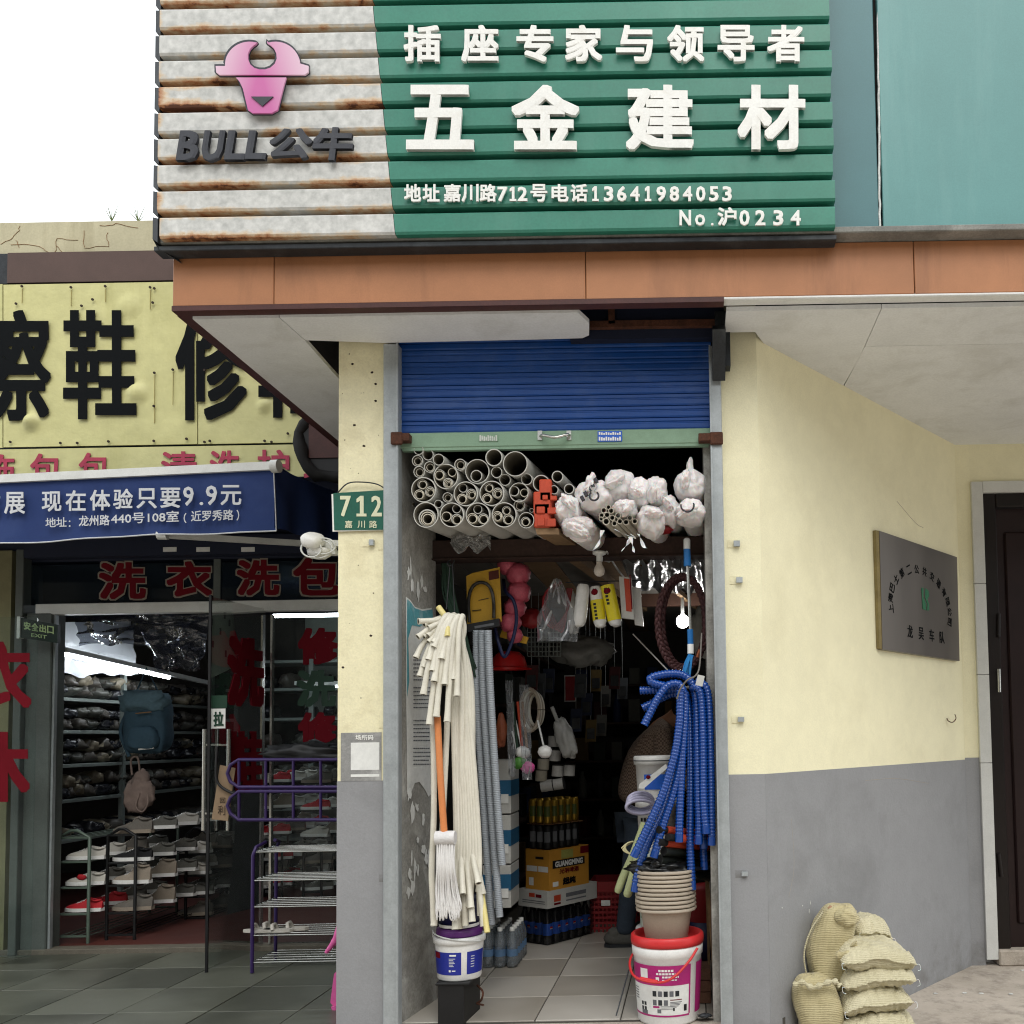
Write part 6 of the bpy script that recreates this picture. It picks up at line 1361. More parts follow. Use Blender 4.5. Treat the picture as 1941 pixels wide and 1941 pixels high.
# wire baskets
bk = thing('wire_basket', 'white plastic mesh basket hanging in the dark above the aisle', 'basket', P(1030, 1243, 1.2)); mb = MB()
for i in range(10): mb.bar(P(1000 + 7 * i, 1190, 1.2), P(1000 + 7 * i, 1243, 1.2), .005)
for i in range(7): mb.bar(P(1000, 1190 + 9 * i, 1.2), P(1063, 1190 + 9 * i, 1.2), .005)
mb.build('mesh', M['shelfwhite'], bk)
MB().lump(P(1110, 1235, 1.3), (.18, .08, .09), .4, 2.2, 9, 26, 14).build('plastic_bag', mat('dull_plastic_bag', '#6f706d', .4, 0, .1, 6, .5, 14, bd=.01), label='dull crumpled plastic bag below the rolls', cat='bag')
# left clutter column: packets, brushes, coil, fittings
def bagstrip(x0, x1, y0, y1, y, m, lab, cat='packet'):
    return MB().grid(lambda u, v: P(x0 + (x1 - x0) * u + 6 * v, y0 + (y1 - y0) * v, y) + V3(0, .03 * noise.noise(V3(u * 4, v * 9, x0)), 0), 10, 30).build('packet', m, label=lab, cat=cat)
bagstrip(958, 972, 1290, 1472, .75, M['filmc'], 'long narrow clear packet hanging nearest the grey conduits')
bagstrip(984, 1003, 1298, 1478, .8, M['filmc'], 'long narrow clear packet hanging in front of the white coil')
for px, m, lab in ((972, 'rope_green', 'dark green rod hanging between the clear packets'), (981, 'orange', 'red orange rod hanging between the clear packets'), (990, 'card_brown', 'brown rod hanging between the clear packets')):
    MB().tube([P(px, 1330, .85), P(px + 9, 1420, .85)], .008, 8).build('rod', M[m], label=lab, cat='rod')
MB().lump(P(950, 1385, .8), (.03, .02, .09), .3, 2, 7).build('leather_strip', mat('orange_brown_leather', '#7e3f22', .6, 0, .15, 6, .2), label='orange brown leather strips hanging behind the grey conduits', cat='leather')
for px, py, m, lab in ((991, 1426, 'white', 'white brush head above the green one'), (985, 1446, 'greenletter', 'green brush head hanging among the packets'), (1000, 1455, 'pink', 'pink brush head at the bottom of the packets'), (1033, 1425, 'white', 'white and purple brush in a bag by the fittings')):
    t_ = thing('brush', lab, 'brush', P(px, py, .85)); MB().lump(P(px, py, .85), (.04, .03, .035), .15, 3, px, 18, 12).build('head', M[m] if m != 'greenletter' else mat('mid_green_plastic', '#4f8a3a', .5), t_); MB().tube([P(px, py, .85), P(px - 14, py - 60, .86)], .006, 6).build('handle', M['whitepaint'], t_)
co = thing('hose_coil', 'coil of pale grey tubing hanging in the dark shop', 'coil', P(1008, 1386, 1.0))
for k in range(4): MB().tube([P(1004 + 4 * k + (18 - 1.5 * k) * math.cos(a / 4), 1346 + (40 - 3 * k) * math.sin(a / 4), 1.0 + .02 * k) for a in range(26)], .011, 8).build('loop', M['cream'] if k % 2 else M['beige'], co)
MB().lump(P(1072, 1400, 1.0), (.055, .04, .12), .3, 2, 3, M=Matrix.Rotation(-.35, 3, 'Y')).tube([P(1060, 1375, 1.0), P(1046, 1340, 1.0)], .012, 6).build('plastic_bag', mat('grey_white_bag', '#8f8f8b', .5, 0, .1, 6, .4, 20, bd=.006), label='grey white drawstring bag hanging beside the pipe fittings', cat='bag')
for i, (px, py, ax) in enumerate(((1050, 1405, 0), (1052, 1432, 0), (1057, 1461, 0), (1079, 1460, 0), (1037, 1489, 1), (1057, 1486, 1), (1030, 1448, 0), (1026, 1470, 0))):
    t_ = thing('pipe_fitting', 'pale grey pipe fitting, %s' % ('top of the hanging cluster', 'second from the top of the cluster', 'left one of the middle pair', 'right one of the middle pair', 'lying left at the bottom', 'lying right at the bottom', 'behind the bagged brush', 'lowest at the left')[i], 'fitting', P(px, py, 1.1), 'pipe fittings hanging in a cluster'); c = P(px, py, 1.1); d = V3(.035, 0, .005) if ax else V3(.002, 0, .032)
    MB().tube([c - d, c + d], .034, 16, inner=.8, depth=.04).build('sleeve', M['pvc_in'] if i > 5 else mat('dusty_grey_pvc', '#8d8c88', .5) if i == 0 else bpy.data.materials['dusty_grey_pvc'], t_); MB().tube([c + d * .95, c + d * 1.12], .036, 16).build('ring', M['blackmatte'], t_)
for i, (px, py, y, m, lab) in enumerate(((1100, 1300, 1.6, 'card_white', 'pale packet on a hook'), (1112, 1335, 1.9, 'colablue', 'blue packet'), (1130, 1290, 2.1, 'card_yellow', 'yellow packet'), (1148, 1320, 2.3, 'whitepaint', 'white packet'), (1165, 1285, 1.9, 'darkred', 'dark red packet'),
        (1180, 1305, 2.2, 'colablue', 'blue narrow packet'), (1092, 1365, 1.7, 'rope_green', 'green packet'), (1120, 1385, 2.0, 'card_brown', 'brown packet'), (1140, 1375, 2.2, 'print', 'grey packet'), (1008, 1285, 1.2, 'print', 'grey tool card'), (1022, 1300, 1.3, 'card_yellow', 'yellow tool card'), (1040, 1290, 1.5, 'colablue', 'blue tool card'))):
    c = P(px, py, y); t_ = thing('hanging_packet', lab + (' hanging high in the middle of the aisle', ' hanging low in the middle of the aisle', ' hanging above the pipe fittings')[0 if i < 6 else 1 if i < 9 else 2], 'packet', c); MB().obox(c, V3(.035, .01, 0), V3(0, .008, 0), V3(.004, 0, .075)).build('card', mat('dim_toned_card', ('#3a3f45', '#1f2a44', '#57471f', '#4d4d49', '#45181b')[i % 5], .7), t_)  # card colours darkened to stand in for the dim aisle
    MB().obox(c + V3(0, -.012, -.02), V3(.026, .0, 0), V3(0, .006, 0), V3(0, 0, .035)).build('blister', M['dark_steel'], t_); MB().tube([c + V3(0, 0, .07), V3(c.x, c.y, 2.2)], .002, 4).build('hook_wire', M['galv'], t_)
# back of shop: shelves with boxes and bottles
bsx = thing('shop_shelves', 'dark shelves crowded with small goods on the left wall of the hardware shop', 'shelves', V3(xi0 + .15, 2.6, 0))
for z in (.35, .75, 1.15, 1.55, 1.95): MB().box((xi0, 1.9, z - .02), (xi0 + .34, 4.4, z)).build('shelf', M['brownbeam'], bsx)
bs2 = thing('shop_shelves', 'dark shelves of bottles and packets on the back wall of the hardware shop', 'shelves', V3(-.6, 4.4, 0))
for z in (.4, .75, 1.1, 1.45, 1.8): MB().box((xi0 + .36, 4.2, z - .02), (xi1, 4.58, z)).build('shelf', M['brownbeam'], bs2)
bs3 = thing('shop_shelves', 'dark shelves on the right wall of the hardware shop', 'shelves', V3(xi1 - .15, 3, 0))
for z in (.4, .8, 1.2, 1.6, 1.95): MB().box((xi1 - .28, 1.5, z - .02), (xi1, 4.15, z)).build('shelf', M['brownbeam'], bs3)
cols_ = [mat('dusty_%d' % i, c_, .7) for i, c_ in enumerate(('#1a2c52', '#3c1214', '#4f4f4c', '#3a2b1e', '#1c1e20', '#55564f', '#16221b', '#5a4620'))]  # goods colours darkened to stand in for shade inside the shop
bxm = [MB().box((-.06, -.05, 0), (.06, .05, .16), bev=.004).mesh('goods_box', m) for m in cols_]
btm = [MB().lathe([(0, 0), (.035, 0), (.037, .02), (.037, .13), (.015, .17), (.015, .2), (0, .2)], seg=14).mesh('bottle', m) for m in (cols_[0], cols_[5], cols_[4])]
cn_ = ['blue', 'dark red', 'white', 'brown', 'dark grey', 'off white', 'green', 'yellow']
def goods(x, y, z, rz, wh, nn):
    if random.random() < .6: k = random.randrange(8); o_ = link('goods_box', bxm[k], None, V3(x, y, z)); tag(o_, '%s box, %s on %s' % (cn_[k], ORD[nn], wh), 'box', 'small goods on the hardware shop shelves')
    else: k = random.randrange(3); o_ = link('bottle', btm[k], None, V3(x, y, z)); tag(o_, '%s bottle, %s on %s' % (('blue', 'white', 'grey')[k], ORD[nn], wh), 'bottle', 'small goods on the hardware shop shelves')
    o_.rotation_euler = (0, 0, rz + random.uniform(-.3, .3)); s_ = random.uniform(.8, 1.35); o_.scale = (random.uniform(.8, 1.1), 1, s_)
rn = ('the lowest', 'the second', 'the third', 'the fourth', 'the top')
for si, z in enumerate((.4, .75, 1.1, 1.45, 1.8)):
    for i in range(9): goods(xi0 + .5 + i * .165, 4.3, z, 0, rn[si] + ' back shelf from the left', i + 1)
for si, z in enumerate((.35, .75, 1.15, 1.55, 1.95)):
    for i in range(9): goods(xi0 + .24, 1.98 + i * .26, z, 1.57, rn[si] + ' left wall shelf going in', i + 1)
for si, z in enumerate((.4, .8, 1.2, 1.6, 1.95)):
    for i in range(6): goods(xi1 - .2, 1.6 + i * .4, z, 1.57, rn[si] + ' right wall shelf going in', i + 1)
pp = thing('wall_calendar', 'dark red framed print on the back shelves', 'picture', P(1078, 1330, 3.4)); MB().box(P(1070, 1330, 3.4), P(1092, 1280, 3.42)).build('frame', M['whitepaint'], pp); MB().box(P(1072, 1328, 3.39), P(1090, 1282, 3.4)).build('print', M['darkred'], pp)
# cartons with blue and white print on the left, water bottles
for i, (pb, pt) in enumerate(((1722, 1640), (1638, 1545), (1543, 1440))):
    t_ = thing('carton', ('lowest', 'middle', 'topmost')[i] + ' blue and white printed carton behind the grey conduits', 'carton', P(952, pb, 1.0), 'blue and white cartons stacked at the left')
    a, b = P(915, pb, 1.0), P(968, pt, 1.0); MB().box(a, (b.x, 1.25, b.z), bev=.003).build('body', M['card_white'], t_)
    MB().box((a.x, .994, a.z + .1), (b.x + .001, 1.25, a.z + .19)).build('print_band', mat('petrol_blue_print', '#1f5f85', .6), t_); MB().box(P(950, pb - 20, .992), P(964, pb - 38, .998)).build('label', M['paper'], t_)
def bottle(par, loc, body, lab, r=.033, h=.23, cap=None):
    b_ = link('bottle', body, par, loc - par.location); link('label', lab, b_); link('cap', cap, b_); return b_
pet = MB().lathe([(0, 0), (.03, 0), (.033, .008), (.033, .05), (.030, .09), (.033, .13), (.031, .155), (.014, .2), (.013, .215), (0, .215)], seg=14)
petd = pet.mesh('bottle', M['cola']); petc = pet.mesh('bottle', clear('clear_bottle_plastic', (.85, .9, .93), .08, .08, .14, (.6, .65, .7)))
lb1 = MB().lathe([(.0335, .055), (.0335, .13)], seg=14).mesh('label', M['colablue']); lb2 = MB().lathe([(.0335, .06), (.0335, .1)], seg=14).mesh('label', mat('pale_blue_label', '#5f7fa3', .5))
cp1 = MB().lathe([(.0145, .2), (.0145, .222), (0, .222)], seg=12).mesh('cap', M['black']); cp2 = MB().lathe([(.0145, .2), (.0145, .222), (0, .222)], seg=12).mesh('cap', M['whitepaint'])
wb = thing('bottle_pack', 'shrink wrapped pack of clear water bottles on the floor by the conduits', 'bottles', P(945, 1812, 1.15)); wb.location.z = .005
for i in range(3):
    for j in range(5): bottle(wb, V3(P(925, 1800, 1.1).x + i * .07, 1.1 + j * .07, .005), petc, lb2, cap=cp2)
# the central stack
U_, L_ = V3(.583, .812, 0).normalized(), V3(-.76, .65, 0).normalized(); L_ = V3(-U_.y, U_.x, 0)
def corner(px, py, z): q_ = PZ(px, py, z); return V3(q_.x, q_.y, 0)
C0 = corner(1038, 1793, .0)
def cart(c, lu, ll, z0, z1, m, name, lab, cat, grp=None):
    t_ = thing(name, lab, cat, V3(c.x, c.y, z0) + (U_ * lu + L_ * ll) / 2, grp)
    MB().prism([c + V3(0, 0, z0), c + U_ * lu + V3(0, 0, z0), c + U_ * lu + L_ * ll + V3(0, 0, z0), c + L_ * ll + V3(0, 0, z0)], V3(0, 0, z1 - z0)).build('body', m, t_); return t_
pk2 = thing('bottle_pack', 'shrink wrapped pack of dark cola bottles with blue labels at the foot of the stack', 'bottles', V3(C0.x, C0.y, 0) + (U_ * .43 + L_ * .27) / 2)
dsc = MB().lathe([(0, 0), (.016, 0)], seg=14).mesh('logo', M['paper'])
for i in range(6):
    for j in range(4):
        b_ = bottle(pk2, C0 + U_ * (.036 + .0715 * i) + L_ * (.036 + .067 * j) + V3(0, 0, .004), petd, lb1, cap=cp1)
        if j == 0 or i == 0:
            nrm = -L_ if j == 0 else -U_; tv = U_ if j == 0 else -L_; mb = MB(); cc = nrm * .0345 + V3(0, 0, .098)
            for k_, (z0, z1, m_) in enumerate(((.002, .013, 0), (-.003, .002, 1))):
                mb.prism([cc + tv * x + V3(0, 0, z) for x, z in ((-.013, z0), (.013, z0), (.009, z1), (-.009, z1))], nrm * .001, m_)
            mb.build('logo', [M['red'], M['paper']], b_, world=False)
MB().prism([C0 + V3(0, 0, .003), C0 + U_ * .43 + V3(0, 0, .003), C0 + U_ * .43 + L_ * .27 + V3(0, 0, .003), C0 + L_ * .27 + V3(0, 0, .003)], V3(0, 0, .225)).build('film', clear('shrink_film', (.98, .98, .99), -.03, .2, .01, (.6, .62, .66), bump=14, ior=1.25), pk2)
C1 = C0 - U_ * .02 - L_ * .02; Zt = Z
z1_, z2_, z3_ = .235, .345, .60
w1 = cart(C1, .47, .26, z1_, z2_, M['card_white'], 'carton', 'flat white printed carton between the cola pack and the amber carton', 'carton')
def onface(par, c, ax, u0, u1, z0, z1, m, name='print', off=.0015):
    n = ax.cross(V3(0, 0, 1)).normalized(); n = n if n.y < 0 else -n; o = c + n * off * .4
    return MB().prism([o + ax * u0 + V3(0, 0, z0), o + ax * u1 + V3(0, 0, z0), o + ax * u1 + V3(0, 0, z1), o + ax * u0 + V3(0, 0, z1)], n * off).build(name, m, par)
for u0, u1, z0, z1, m in ((.06, .12, .27, .31, M['orange']), (.06, .12, .25, .262, M['redletter']), (.17, .36, .285, .31, M['print']), (.17, .36, .26, .268, M['print'])): onface(w1, C1, U_, u0, u1, z0, z1, m)
for u0, u1, z0, z1, m in ((.11, .16, .30, .325, M['orange']), (.05, .10, .30, .32, M['redletter']), (.02, .22, .275, .28, M['print']), (.02, .22, .262, .266, M['print'])): onface(w1, C1, L_, u0, u1, z0, z1, m)
C2 = C1 + U_ * .02 + L_ * .0
a1 = cart(C2, .37, .21, z2_, z3_, M['card_beer'], 'carton', 'amber beer carton with black banner lettering in the middle of the stack', 'carton')
onface(a1, C2, U_, .03, .33, z2_ + .135, z2_ + .185, M['black'], 'banner'); 
def ftext(tx, c, ax, u0, u1, z0, z1, m, par, bold=.02):
    n = ax.cross(V3(0, 0, 1)).normalized(); n = n if n.y < 0 else -n; O = c + ax * u0 + V3(0, 0, z0) + n * .003; mb = MB(); put(mb, tx, O, ax * (u1 - u0), V3(0, 0, z1 - z0), n * .001, bold); mb.build('lettering', m, par)
ftext('GUANGMING', C2, U_, .05, .31, z2_ + .142, z2_ + .178, M['paper'], a1, .05); ftext('光明啤酒', C2, U_, .09, .27, z2_ + .095, z2_ + .128, M['redletter'], a1, .03); ftext('超纯', C2, U_, .12, .24, z2_ + .022, z2_ + .068, M['signblack'], a1, .05)
onface(a1, C2, U_, .29, .369, z2_ + .205, z2_ + .25, M['redletter']); onface(a1, C2, U_, .11, .22, z2_ + .19, z2_ + .245, mat('pale_green_print', '#a9a95a', .6)); onface(a1, C2, U_, .03, .08, z2_ + .02, z2_ + .05, M['paper'])
for u0, u1, z0, z1, m in ((.01, .095, .115, .15, 'paper'), (.105, .2, .115, .15, 'paper'), (.05, .12, .195, .21, 'black'), (.14, .18, .025, .075, 'paper')): 
    onface(a1, C2, L_, u0, u1, z2_ + z0, z2_ + z1, M[m])
canm = MB().lathe([(0, 0), (.026, 0), (.031, .008), (.031, .105), (.026, .118), (0, .118)], seg=16); cang, cank = canm.mesh('can', M['gold']), canm.mesh('can', M['black'])
cdsc = [MB().lathe([(.0313, .035), (.0313, .085)], seg=8, a0=-2.2, a1=-.9).mesh('print', m) for m in (mat('green_can_print', '#4c5a23', .4), M['print'])]
for nm, z0, me, dm, lab, n_ in (('can_pack', z3_ + .002, cank, 1, 'pack of black cans on top of the amber carton', 4), ('can_pack', z3_ + .165, cang, 0, 'pack of gold cans at the top of the stack', 4)):
    t_ = thing(nm, lab, 'cans', C2 + V3(.0, .12, z0))
    for i in range(5):
        for j in range(3):
            x = .03 + .062 * i; o_ = link('can', me, t_, C2 + U_ * x + L_ * (.04 + .064 * j) + V3(0, 0, z0) - t_.location); o_.scale = (1, 1, 1.32); link('print', cdsc[dm], o_)
    if z0 < z3_ + .1: MB().prism([C2 + U_ * .0 + V3(0, 0, z0 + .158), C2 + U_ * .32 + V3(0, 0, z0 + .158), C2 + U_ * .32 + L_ * .2 + V3(0, 0, z0 + .158), C2 + L_ * .2 + V3(0, 0, z0 + .158)], V3(0, 0, .003)).build('tray', M['card_brown'], t_)
# red crate
rc = thing('plastic_crate', 'dark red plastic crate on the floor behind the stack', 'crate', P(1155, 1765, 2.0)); p0 = PZ(1118, 1768, .0); x0, x1, y0 = p0.x, p0.x + .36, p0.y; mb = MB()
for z in [.02 + .035 * i for i in range(9)]: mb.box((x0, y0, z), (x1, y0 + .012, z + .016))
for i in range(13): mb.box((x0 + .028 * i, y0 + .002, 0), (x0 + .028 * i + .01, y0 + .012, .34))
mb.box((x0, y0 - .006, .27), (x1, y0 + .014, .34)).box((x0, y0 + .3, 0), (x1, y0 + .31, .34)).box((x0, y0, 0), (x0 + .01, y0 + .3, .34)).box((x1 - .01, y0, 0), (x1, y0 + .3, .34)); mb.build('walls', M['darkred'], rc)
MB().box((x0 + .08, y0 - .01, .18), (x0 + .14, y0 - .002, .215)).build('label', M['paper'], rc)
# ------------------------------------------------------------------ buckets at the left
bx = thing('black_box', 'black plastic box under the blue labelled paint bucket', 'box', V3(-1.13, .17, 0)); xa_, xb_ = X(829, .03, 1900), X(878, .03, 1900)
MB().prism([V3(xa_, .04, -.01), V3(xb_, .04, -.01), V3(xb_ + .02, .28, -.01), V3(xa_, .28, -.01)], V3(0, 0, .195)).build('body', M['black'], bx); MB().box((xa_ - .01, .03, .178), (xb_ + .03, .3, .19), bev=.003).build('rim', M['black'], bx)
MB().tube(spline([P(905, 1868, .2), P(915, 1880, .1), P(912, 1896, .1), P(904, 1902, .12), P(916, 1905, .08)], 6), .005, 6).build('cable', M['rust'], label='thin brown cable end on the floor beside the black box', cat='cable')
bcx = V3(X(871, .15, 1800), .15, .19)
bu = thing('paint_bucket', 'white paint bucket with dark blue label and purple lid under the cream hoses', 'bucket', bcx)
MB().lathe([(0, .0), (.098, .0), (.102, .006), (.113, .165), (.113, .168), (.122, .17), (.122, .195), (.116, .2), (.11, .2), (.105, .16)], bcx, 90).build('body', M['white'], bu)
def wrapl(par, c, z0, z1, r0, r1, d0, d1, m, name='label', off=.0012):
    seg = max(1, int(abs(d1 - d0) / 4))
    return MB().lathe([(r0 + off, z0), (r1 + off, z1)], c, seg, a0=math.radians(-90 + d0), a1=math.radians(-90 + d1)).build(name, m, par)
lbx = lambda d0, d1, z0, z1, m, nm='print', off=.0018: wrapl(bu, bcx, z0, z1, .1016 + .0692 * z0, .1016 + .0692 * z1, d0, d1, m, nm, off)
lbx(-90, 18, .03, .135, M['royal'], 'label', .0012); lbx(32, 90, .03, .135, M['royal'], 'label', .0012)
lbx(-62, -38, .105, .133, M['redletter']); lbx(-10, 6, .118, .126, M['paper'])
for k in range(6): lbx(-12, 4 - (k * 5) % 7, .105 - k * .007, .108 - k * .007, M['awnwhite'])
lbx(-13, -8, .045, .055, M['paper']); lbx(-5, 4, .048, .053, M['paper'])
for k in range(5): lbx(42, 52, .11 - k * .012, .114 - k * .012, M['awnwhite'])
MB().lathe([(.105, .2), (.108, .205), (.108, .228), (.1, .236), (0, .236)], bcx, 36).build('lid', M['purple'], bu)
MB().tube([bcx + V3(-.12 + .0, -.02, .19)] + [bcx + V3(.122 * math.cos(math.radians(-165 + a * 13)), .122 * math.sin(math.radians(-165 + a * 13)) - .005, .225 - .0045 * a) for a in range(12)], .0035, 6).build('handle', M['whitepaint'], bu)
b2_ = thing('paint_bucket', 'small navy bucket stacked on the purple lid behind the hoses', 'bucket', bcx + V3(0, 0, .238)); MB().lathe([(0, 0), (.09, 0), (.098, .12), (.103, .122), (.103, .135), (0, .135)], bcx + V3(0, 0, .238), 32).build('body', M['royal'] if False else mat('navy_plastic', '#161843', .4), b2_)
MB().lathe([(.094, .003), (.0955, .018)], bcx + V3(0, 0, .238), 32).build('band', M['white'], b2_)
# ------------------------------------------------------------------ red rimmed bucket with planters
rcx = V3(X(1266, .12, 1850), .12, -.008)
rb = thing('paint_bucket', 'big white paint bucket with magenta label and red rim at the right of the threshold', 'bucket', rcx)
MB().lathe([(0, 0), (.139, 0), (.143, .008), (.160, .30), (.166, .305), (.168, .345), (.160, .352), (.15, .35), (.145, .05), (0, .04)], rcx, 90).build('body', M['white'], rb)
MB().lathe([(.160, .35), (.170, .352), (.173, .37), (.171, .392), (.164, .398), (.152, .396), (.148, .372), (.14, .362), (0, .362)], rcx, 48).build('rim', M['red'], rb)
rl = lambda d0, d1, z0, z1, m, nm='print', off=.002: wrapl(rb, rcx, z0, z1, .1425 + .0585 * z0, .1425 + .0585 * z1, d0, d1, m, nm, off)
rl(-95, 42, .05, .275, M['paper'], 'label', .001); rl(-95, 42, .185, .275, M['magenta'], 'label'); rl(-95, 42, .042, .05, M['magenta'], 'label'); rl(40, 43, .05, .275, M['magenta'], 'label', .0025)
rl(57, 100, .045, .275, M['magenta'], 'label'); rl(-50, -34, .205, .258, M['paper'], 'print', .003)
def btext(tx, d0, d1, z0, z1, m, bold=.03, off=.004):
    vs, fs, _ = glyph(tx); mb = MB()
    for dx in (-bold, 0, bold):
        mb.add([rcx + V3(math.cos(math.radians(-90 + d0 + (d1 - d0) * (v.x + dx * .1))), math.sin(math.radians(-90 + d0 + (d1 - d0) * (v.x + dx * .1))), 0) * (.1425 + .0585 * (z0 + (z1 - z0) * v.y) + off + .001 * v.z) + V3(0, 0, z0 + (z1 - z0) * v.y) for v in vs], fs)
    mb.build('print', m, rb)
lp_ = M['paper']
for k, (d0, d1, z0, z1) in enumerate(((-14, 12, .248, .258), (-18, 14, .234, .243), (-8, 20, .22, .228), (-8, 18, .208, .213))):
    x = d0
    while x < d1: rl(x, min(d1, x + 4), z0, z1, lp_, 'print', .003); x += 5.2
MB().lathe([(0, 0), (.008, 0)], (0, 0, 0), 10).mesh; rl(-19, -13, .208, .224, lp_, 'print', .003)
for r_ in range(2):
    for i in range(5 if r_ == 0 else 3): rl(-26 + i * 10, -19 + i * 10, .135 - r_ * .04, .16 - r_ * .04, M['print'] if (i + r_) % 2 else M['dark_steel'])
rl(5, 26, .118, .122, M['redletter']); 
for k in range(4): rl(5, 26 - k * 2, .108 - k * .006, .111 - k * .006, M['print'])
rl(-26, -14, .083, .092, M['magenta'])
for k in range(3): rl(-12, 20 - k * 4, .09 - k * .006, .092 - k * .006, M['print'])
for i in range(2):
    for j in range(2): rl(-52 + i * 7, -47 + i * 7, .09 - j * .022, .106 - j * .022, M['dark_steel'])
rl(30, 36, .045 + .02, .075 + .02, M['black']); rl(10, 13, .07, .084, M['black']); rl(-18, -11, .06, .078, M['print']); rl(-52, -38, .05, .068, M['print'])
for k in range(5): rl(-75, -60, .16 - k * .012, .164 - k * .012, M['print'])
hp_ = [P(1322, 1797, -.02), P(1306, 1822, -.05), P(1280, 1850, -.09), P(1255, 1862, -.1), P(1225, 1860, -.09), P(1202, 1850, -.05), P(1194, 1832, .02), P(1196, 1815, .08), P(1205, 1800, .12)]
MB().tube(spline(hp_, 7), .006, 8).build('handle', M['red'], rb); MB().tube([hp_[3].lerp(hp_[4], .3), hp_[4].lerp(hp_[5], .5)], .009, 10).build('grip', M['red'], rb)
MB().tube([P(1192, 1838, .1), P(1168, 1925, -.05)], .0035, 5).build('cord', M['dark_steel'], label='thin dark cord hanging from the red handle down to the threshold', cat='cord')
pb_ = V3(rcx.x - .005, rcx.y, rcx.z + .363); wav = lambda a, z: 1 + .03 * math.cos(4 * a + math.pi) + (.02 * abs(math.cos(8 * a)) ** 6 if z > .13 else 0)
pot = MB().lathe([(0, 0), (.098, 0), (.103, .006), (.122, .125), (.126, .13), (.128, .140), (.145, .143), (.147, .148), (.144, .157), (.138, .158), (.122, .15), (.1, .02), (0, .015)], (0, 0, 0), 64, wob=wav).mesh('planter', M['beige'])
for i in range(10):
    o_ = link('planter', pot, None, pb_ + V3(random.uniform(-.002, .002), random.uniform(-.002, .002), .0195 * i)); o_.rotation_euler = (0, 0, random.uniform(-.04, .04))
    tag(o_, 'beige plastic planter, %s in the nested stack on the red rimmed bucket' % (['bottom one', 'second from the bottom', 'third from the bottom', 'fourth from the bottom', 'fifth from the bottom', 'sixth from the bottom', 'third from the top', 'second from the top', 'just under the top', 'top one'][i]), 'planter', 'nested beige planters')
ptop = pb_ + V3(0, 0, .16 + .0195 * 9)
MB().lump(ptop + V3(-.02, .0, .0), (.14, .11, .045), .5, 2.3, 4, 30, 16).lump(ptop + V3(-.07, -.04, .02), (.08, .05, .03), .5, 2, 5).build('plastic_bag', mat('black_glossy_bag', '#101112', .3, 0, .1, 6, .5, 12, bd=.01), label='crumpled black plastic bag on top of the planter stack', cat='bag')
for i, (px, py) in enumerate(((1258, 1613), (1250, 1629), (1258, 1645), (1276, 1657))): pipe(px, py, 9, .02 + .02 * i, L=.35, m=mat('dark_green_black_pipe', '#20241f', .4) if i == 0 else bpy.data.materials['dark_green_black_pipe'], lab='black thin walled tube, %s above the planters' % ('topmost', 'second', 'third', 'lowest and rightmost')[i], grp='black tubes above the planters', inner=.9, dirv=V3(.6, .7, -.15).normalized(), m2=M['blackmatte'])
for i, (px, py) in enumerate(((1262, 1574), (1279, 1588), (1262, 1597))): pipe(px, py, 8.5, .02, L=.3, m=M['orange'], lab='orange red tube end, %s of three beside the blue hoses' % ('top', 'right', 'bottom')[i], grp='orange tube ends', inner=.82, dirv=V3(.6, .7, -.15).normalized(), m2=M['blackmatte'])
# column of white buckets further in
ycb = .72; xc_ = X(1246, ycb, 1600)
for i, (z0, z1, r, lab) in enumerate(((0, .3, .115, 'lowest white bucket of the tall column behind the blue hoses'), (.3, .70, .1, 'pale green tinted white bucket in the column behind the blue hoses'), (.70, .98, .11, 'white bucket with black marks, second from the top of the column'), (.98, 1.21, .105, 'topmost white bucket with blue label and printed lid'))):
    t_ = thing('bucket', lab, 'bucket', V3(xc_ - .01 * (i % 2), ycb, z0), 'white buckets stacked in a column'); c = t_.location.copy()
    MB().lathe([(0, 0), (r * .86, 0), (r * .88, .01), (r * .97, z1 - z0 - .05), (r * 1.06, z1 - z0 - .048), (r * 1.08, z1 - z0 - .01), (r * 1.03, z1 - z0 - .002), (0, z1 - z0 - .002)], c, 36).build('body', M['white'] if i != 1 else mat('pale_green_white_plastic', '#cfd8cb', .4, 0, .04, 5, 0), t_)
    if i in (2, 3): MB().lathe([(r * .9 + .004, .05), (r * .95 + .004, .13)], c, 12, a0=math.radians(-120), a1=math.radians(-40)).build('label', M['colablue'] if i == 3 else M['paper'], t_)
    if i == 2:
        for k in range(3): MB().lathe([(r * .95 + .005, .16), (r * .95 + .005, .18)], c, 3, a0=math.radians(-140 + k * 12), a1=math.radians(-132 + k * 12)).build('print', M['black'], t_)
    if i == 1:
        for k in range(7): MB().lathe([(r * .93 + .003, .05 + k * .03), (r * .935 + .003, .058 + k * .03)], c, 8, a0=math.radians(-150), a1=math.radians(-70)).build('print', mat('pale_green_print2', '#8fae93', .5) if k == 0 else bpy.data.materials['pale_green_print2'], t_)
    if i == 3: MB().lathe([(r * 1.085, .2), (r * 1.09, .205)], c, 30).build('lid_edge', M['dark_steel'], t_)
tc = thing('hose_coil', 'coil of pale lilac tubing hanging from a printed white tag', 'coil', P(1212, 1540, .5))
for k in range(4): MB().tube([P(1214 + (24 + k) * math.cos(a / 4 + .3), 1518 + 4 * k + (16 - k) * math.sin(a / 4 + .3), .5 - .02 * k + .05 * math.cos(a / 4)) for a in range(26)], .009, 8).build('loop', mat('lilac_tube', '#b9b6cf', .35, 0, .05, 5, 0, coat=.3) if k == 0 else bpy.data.materials['lilac_tube'], tc)
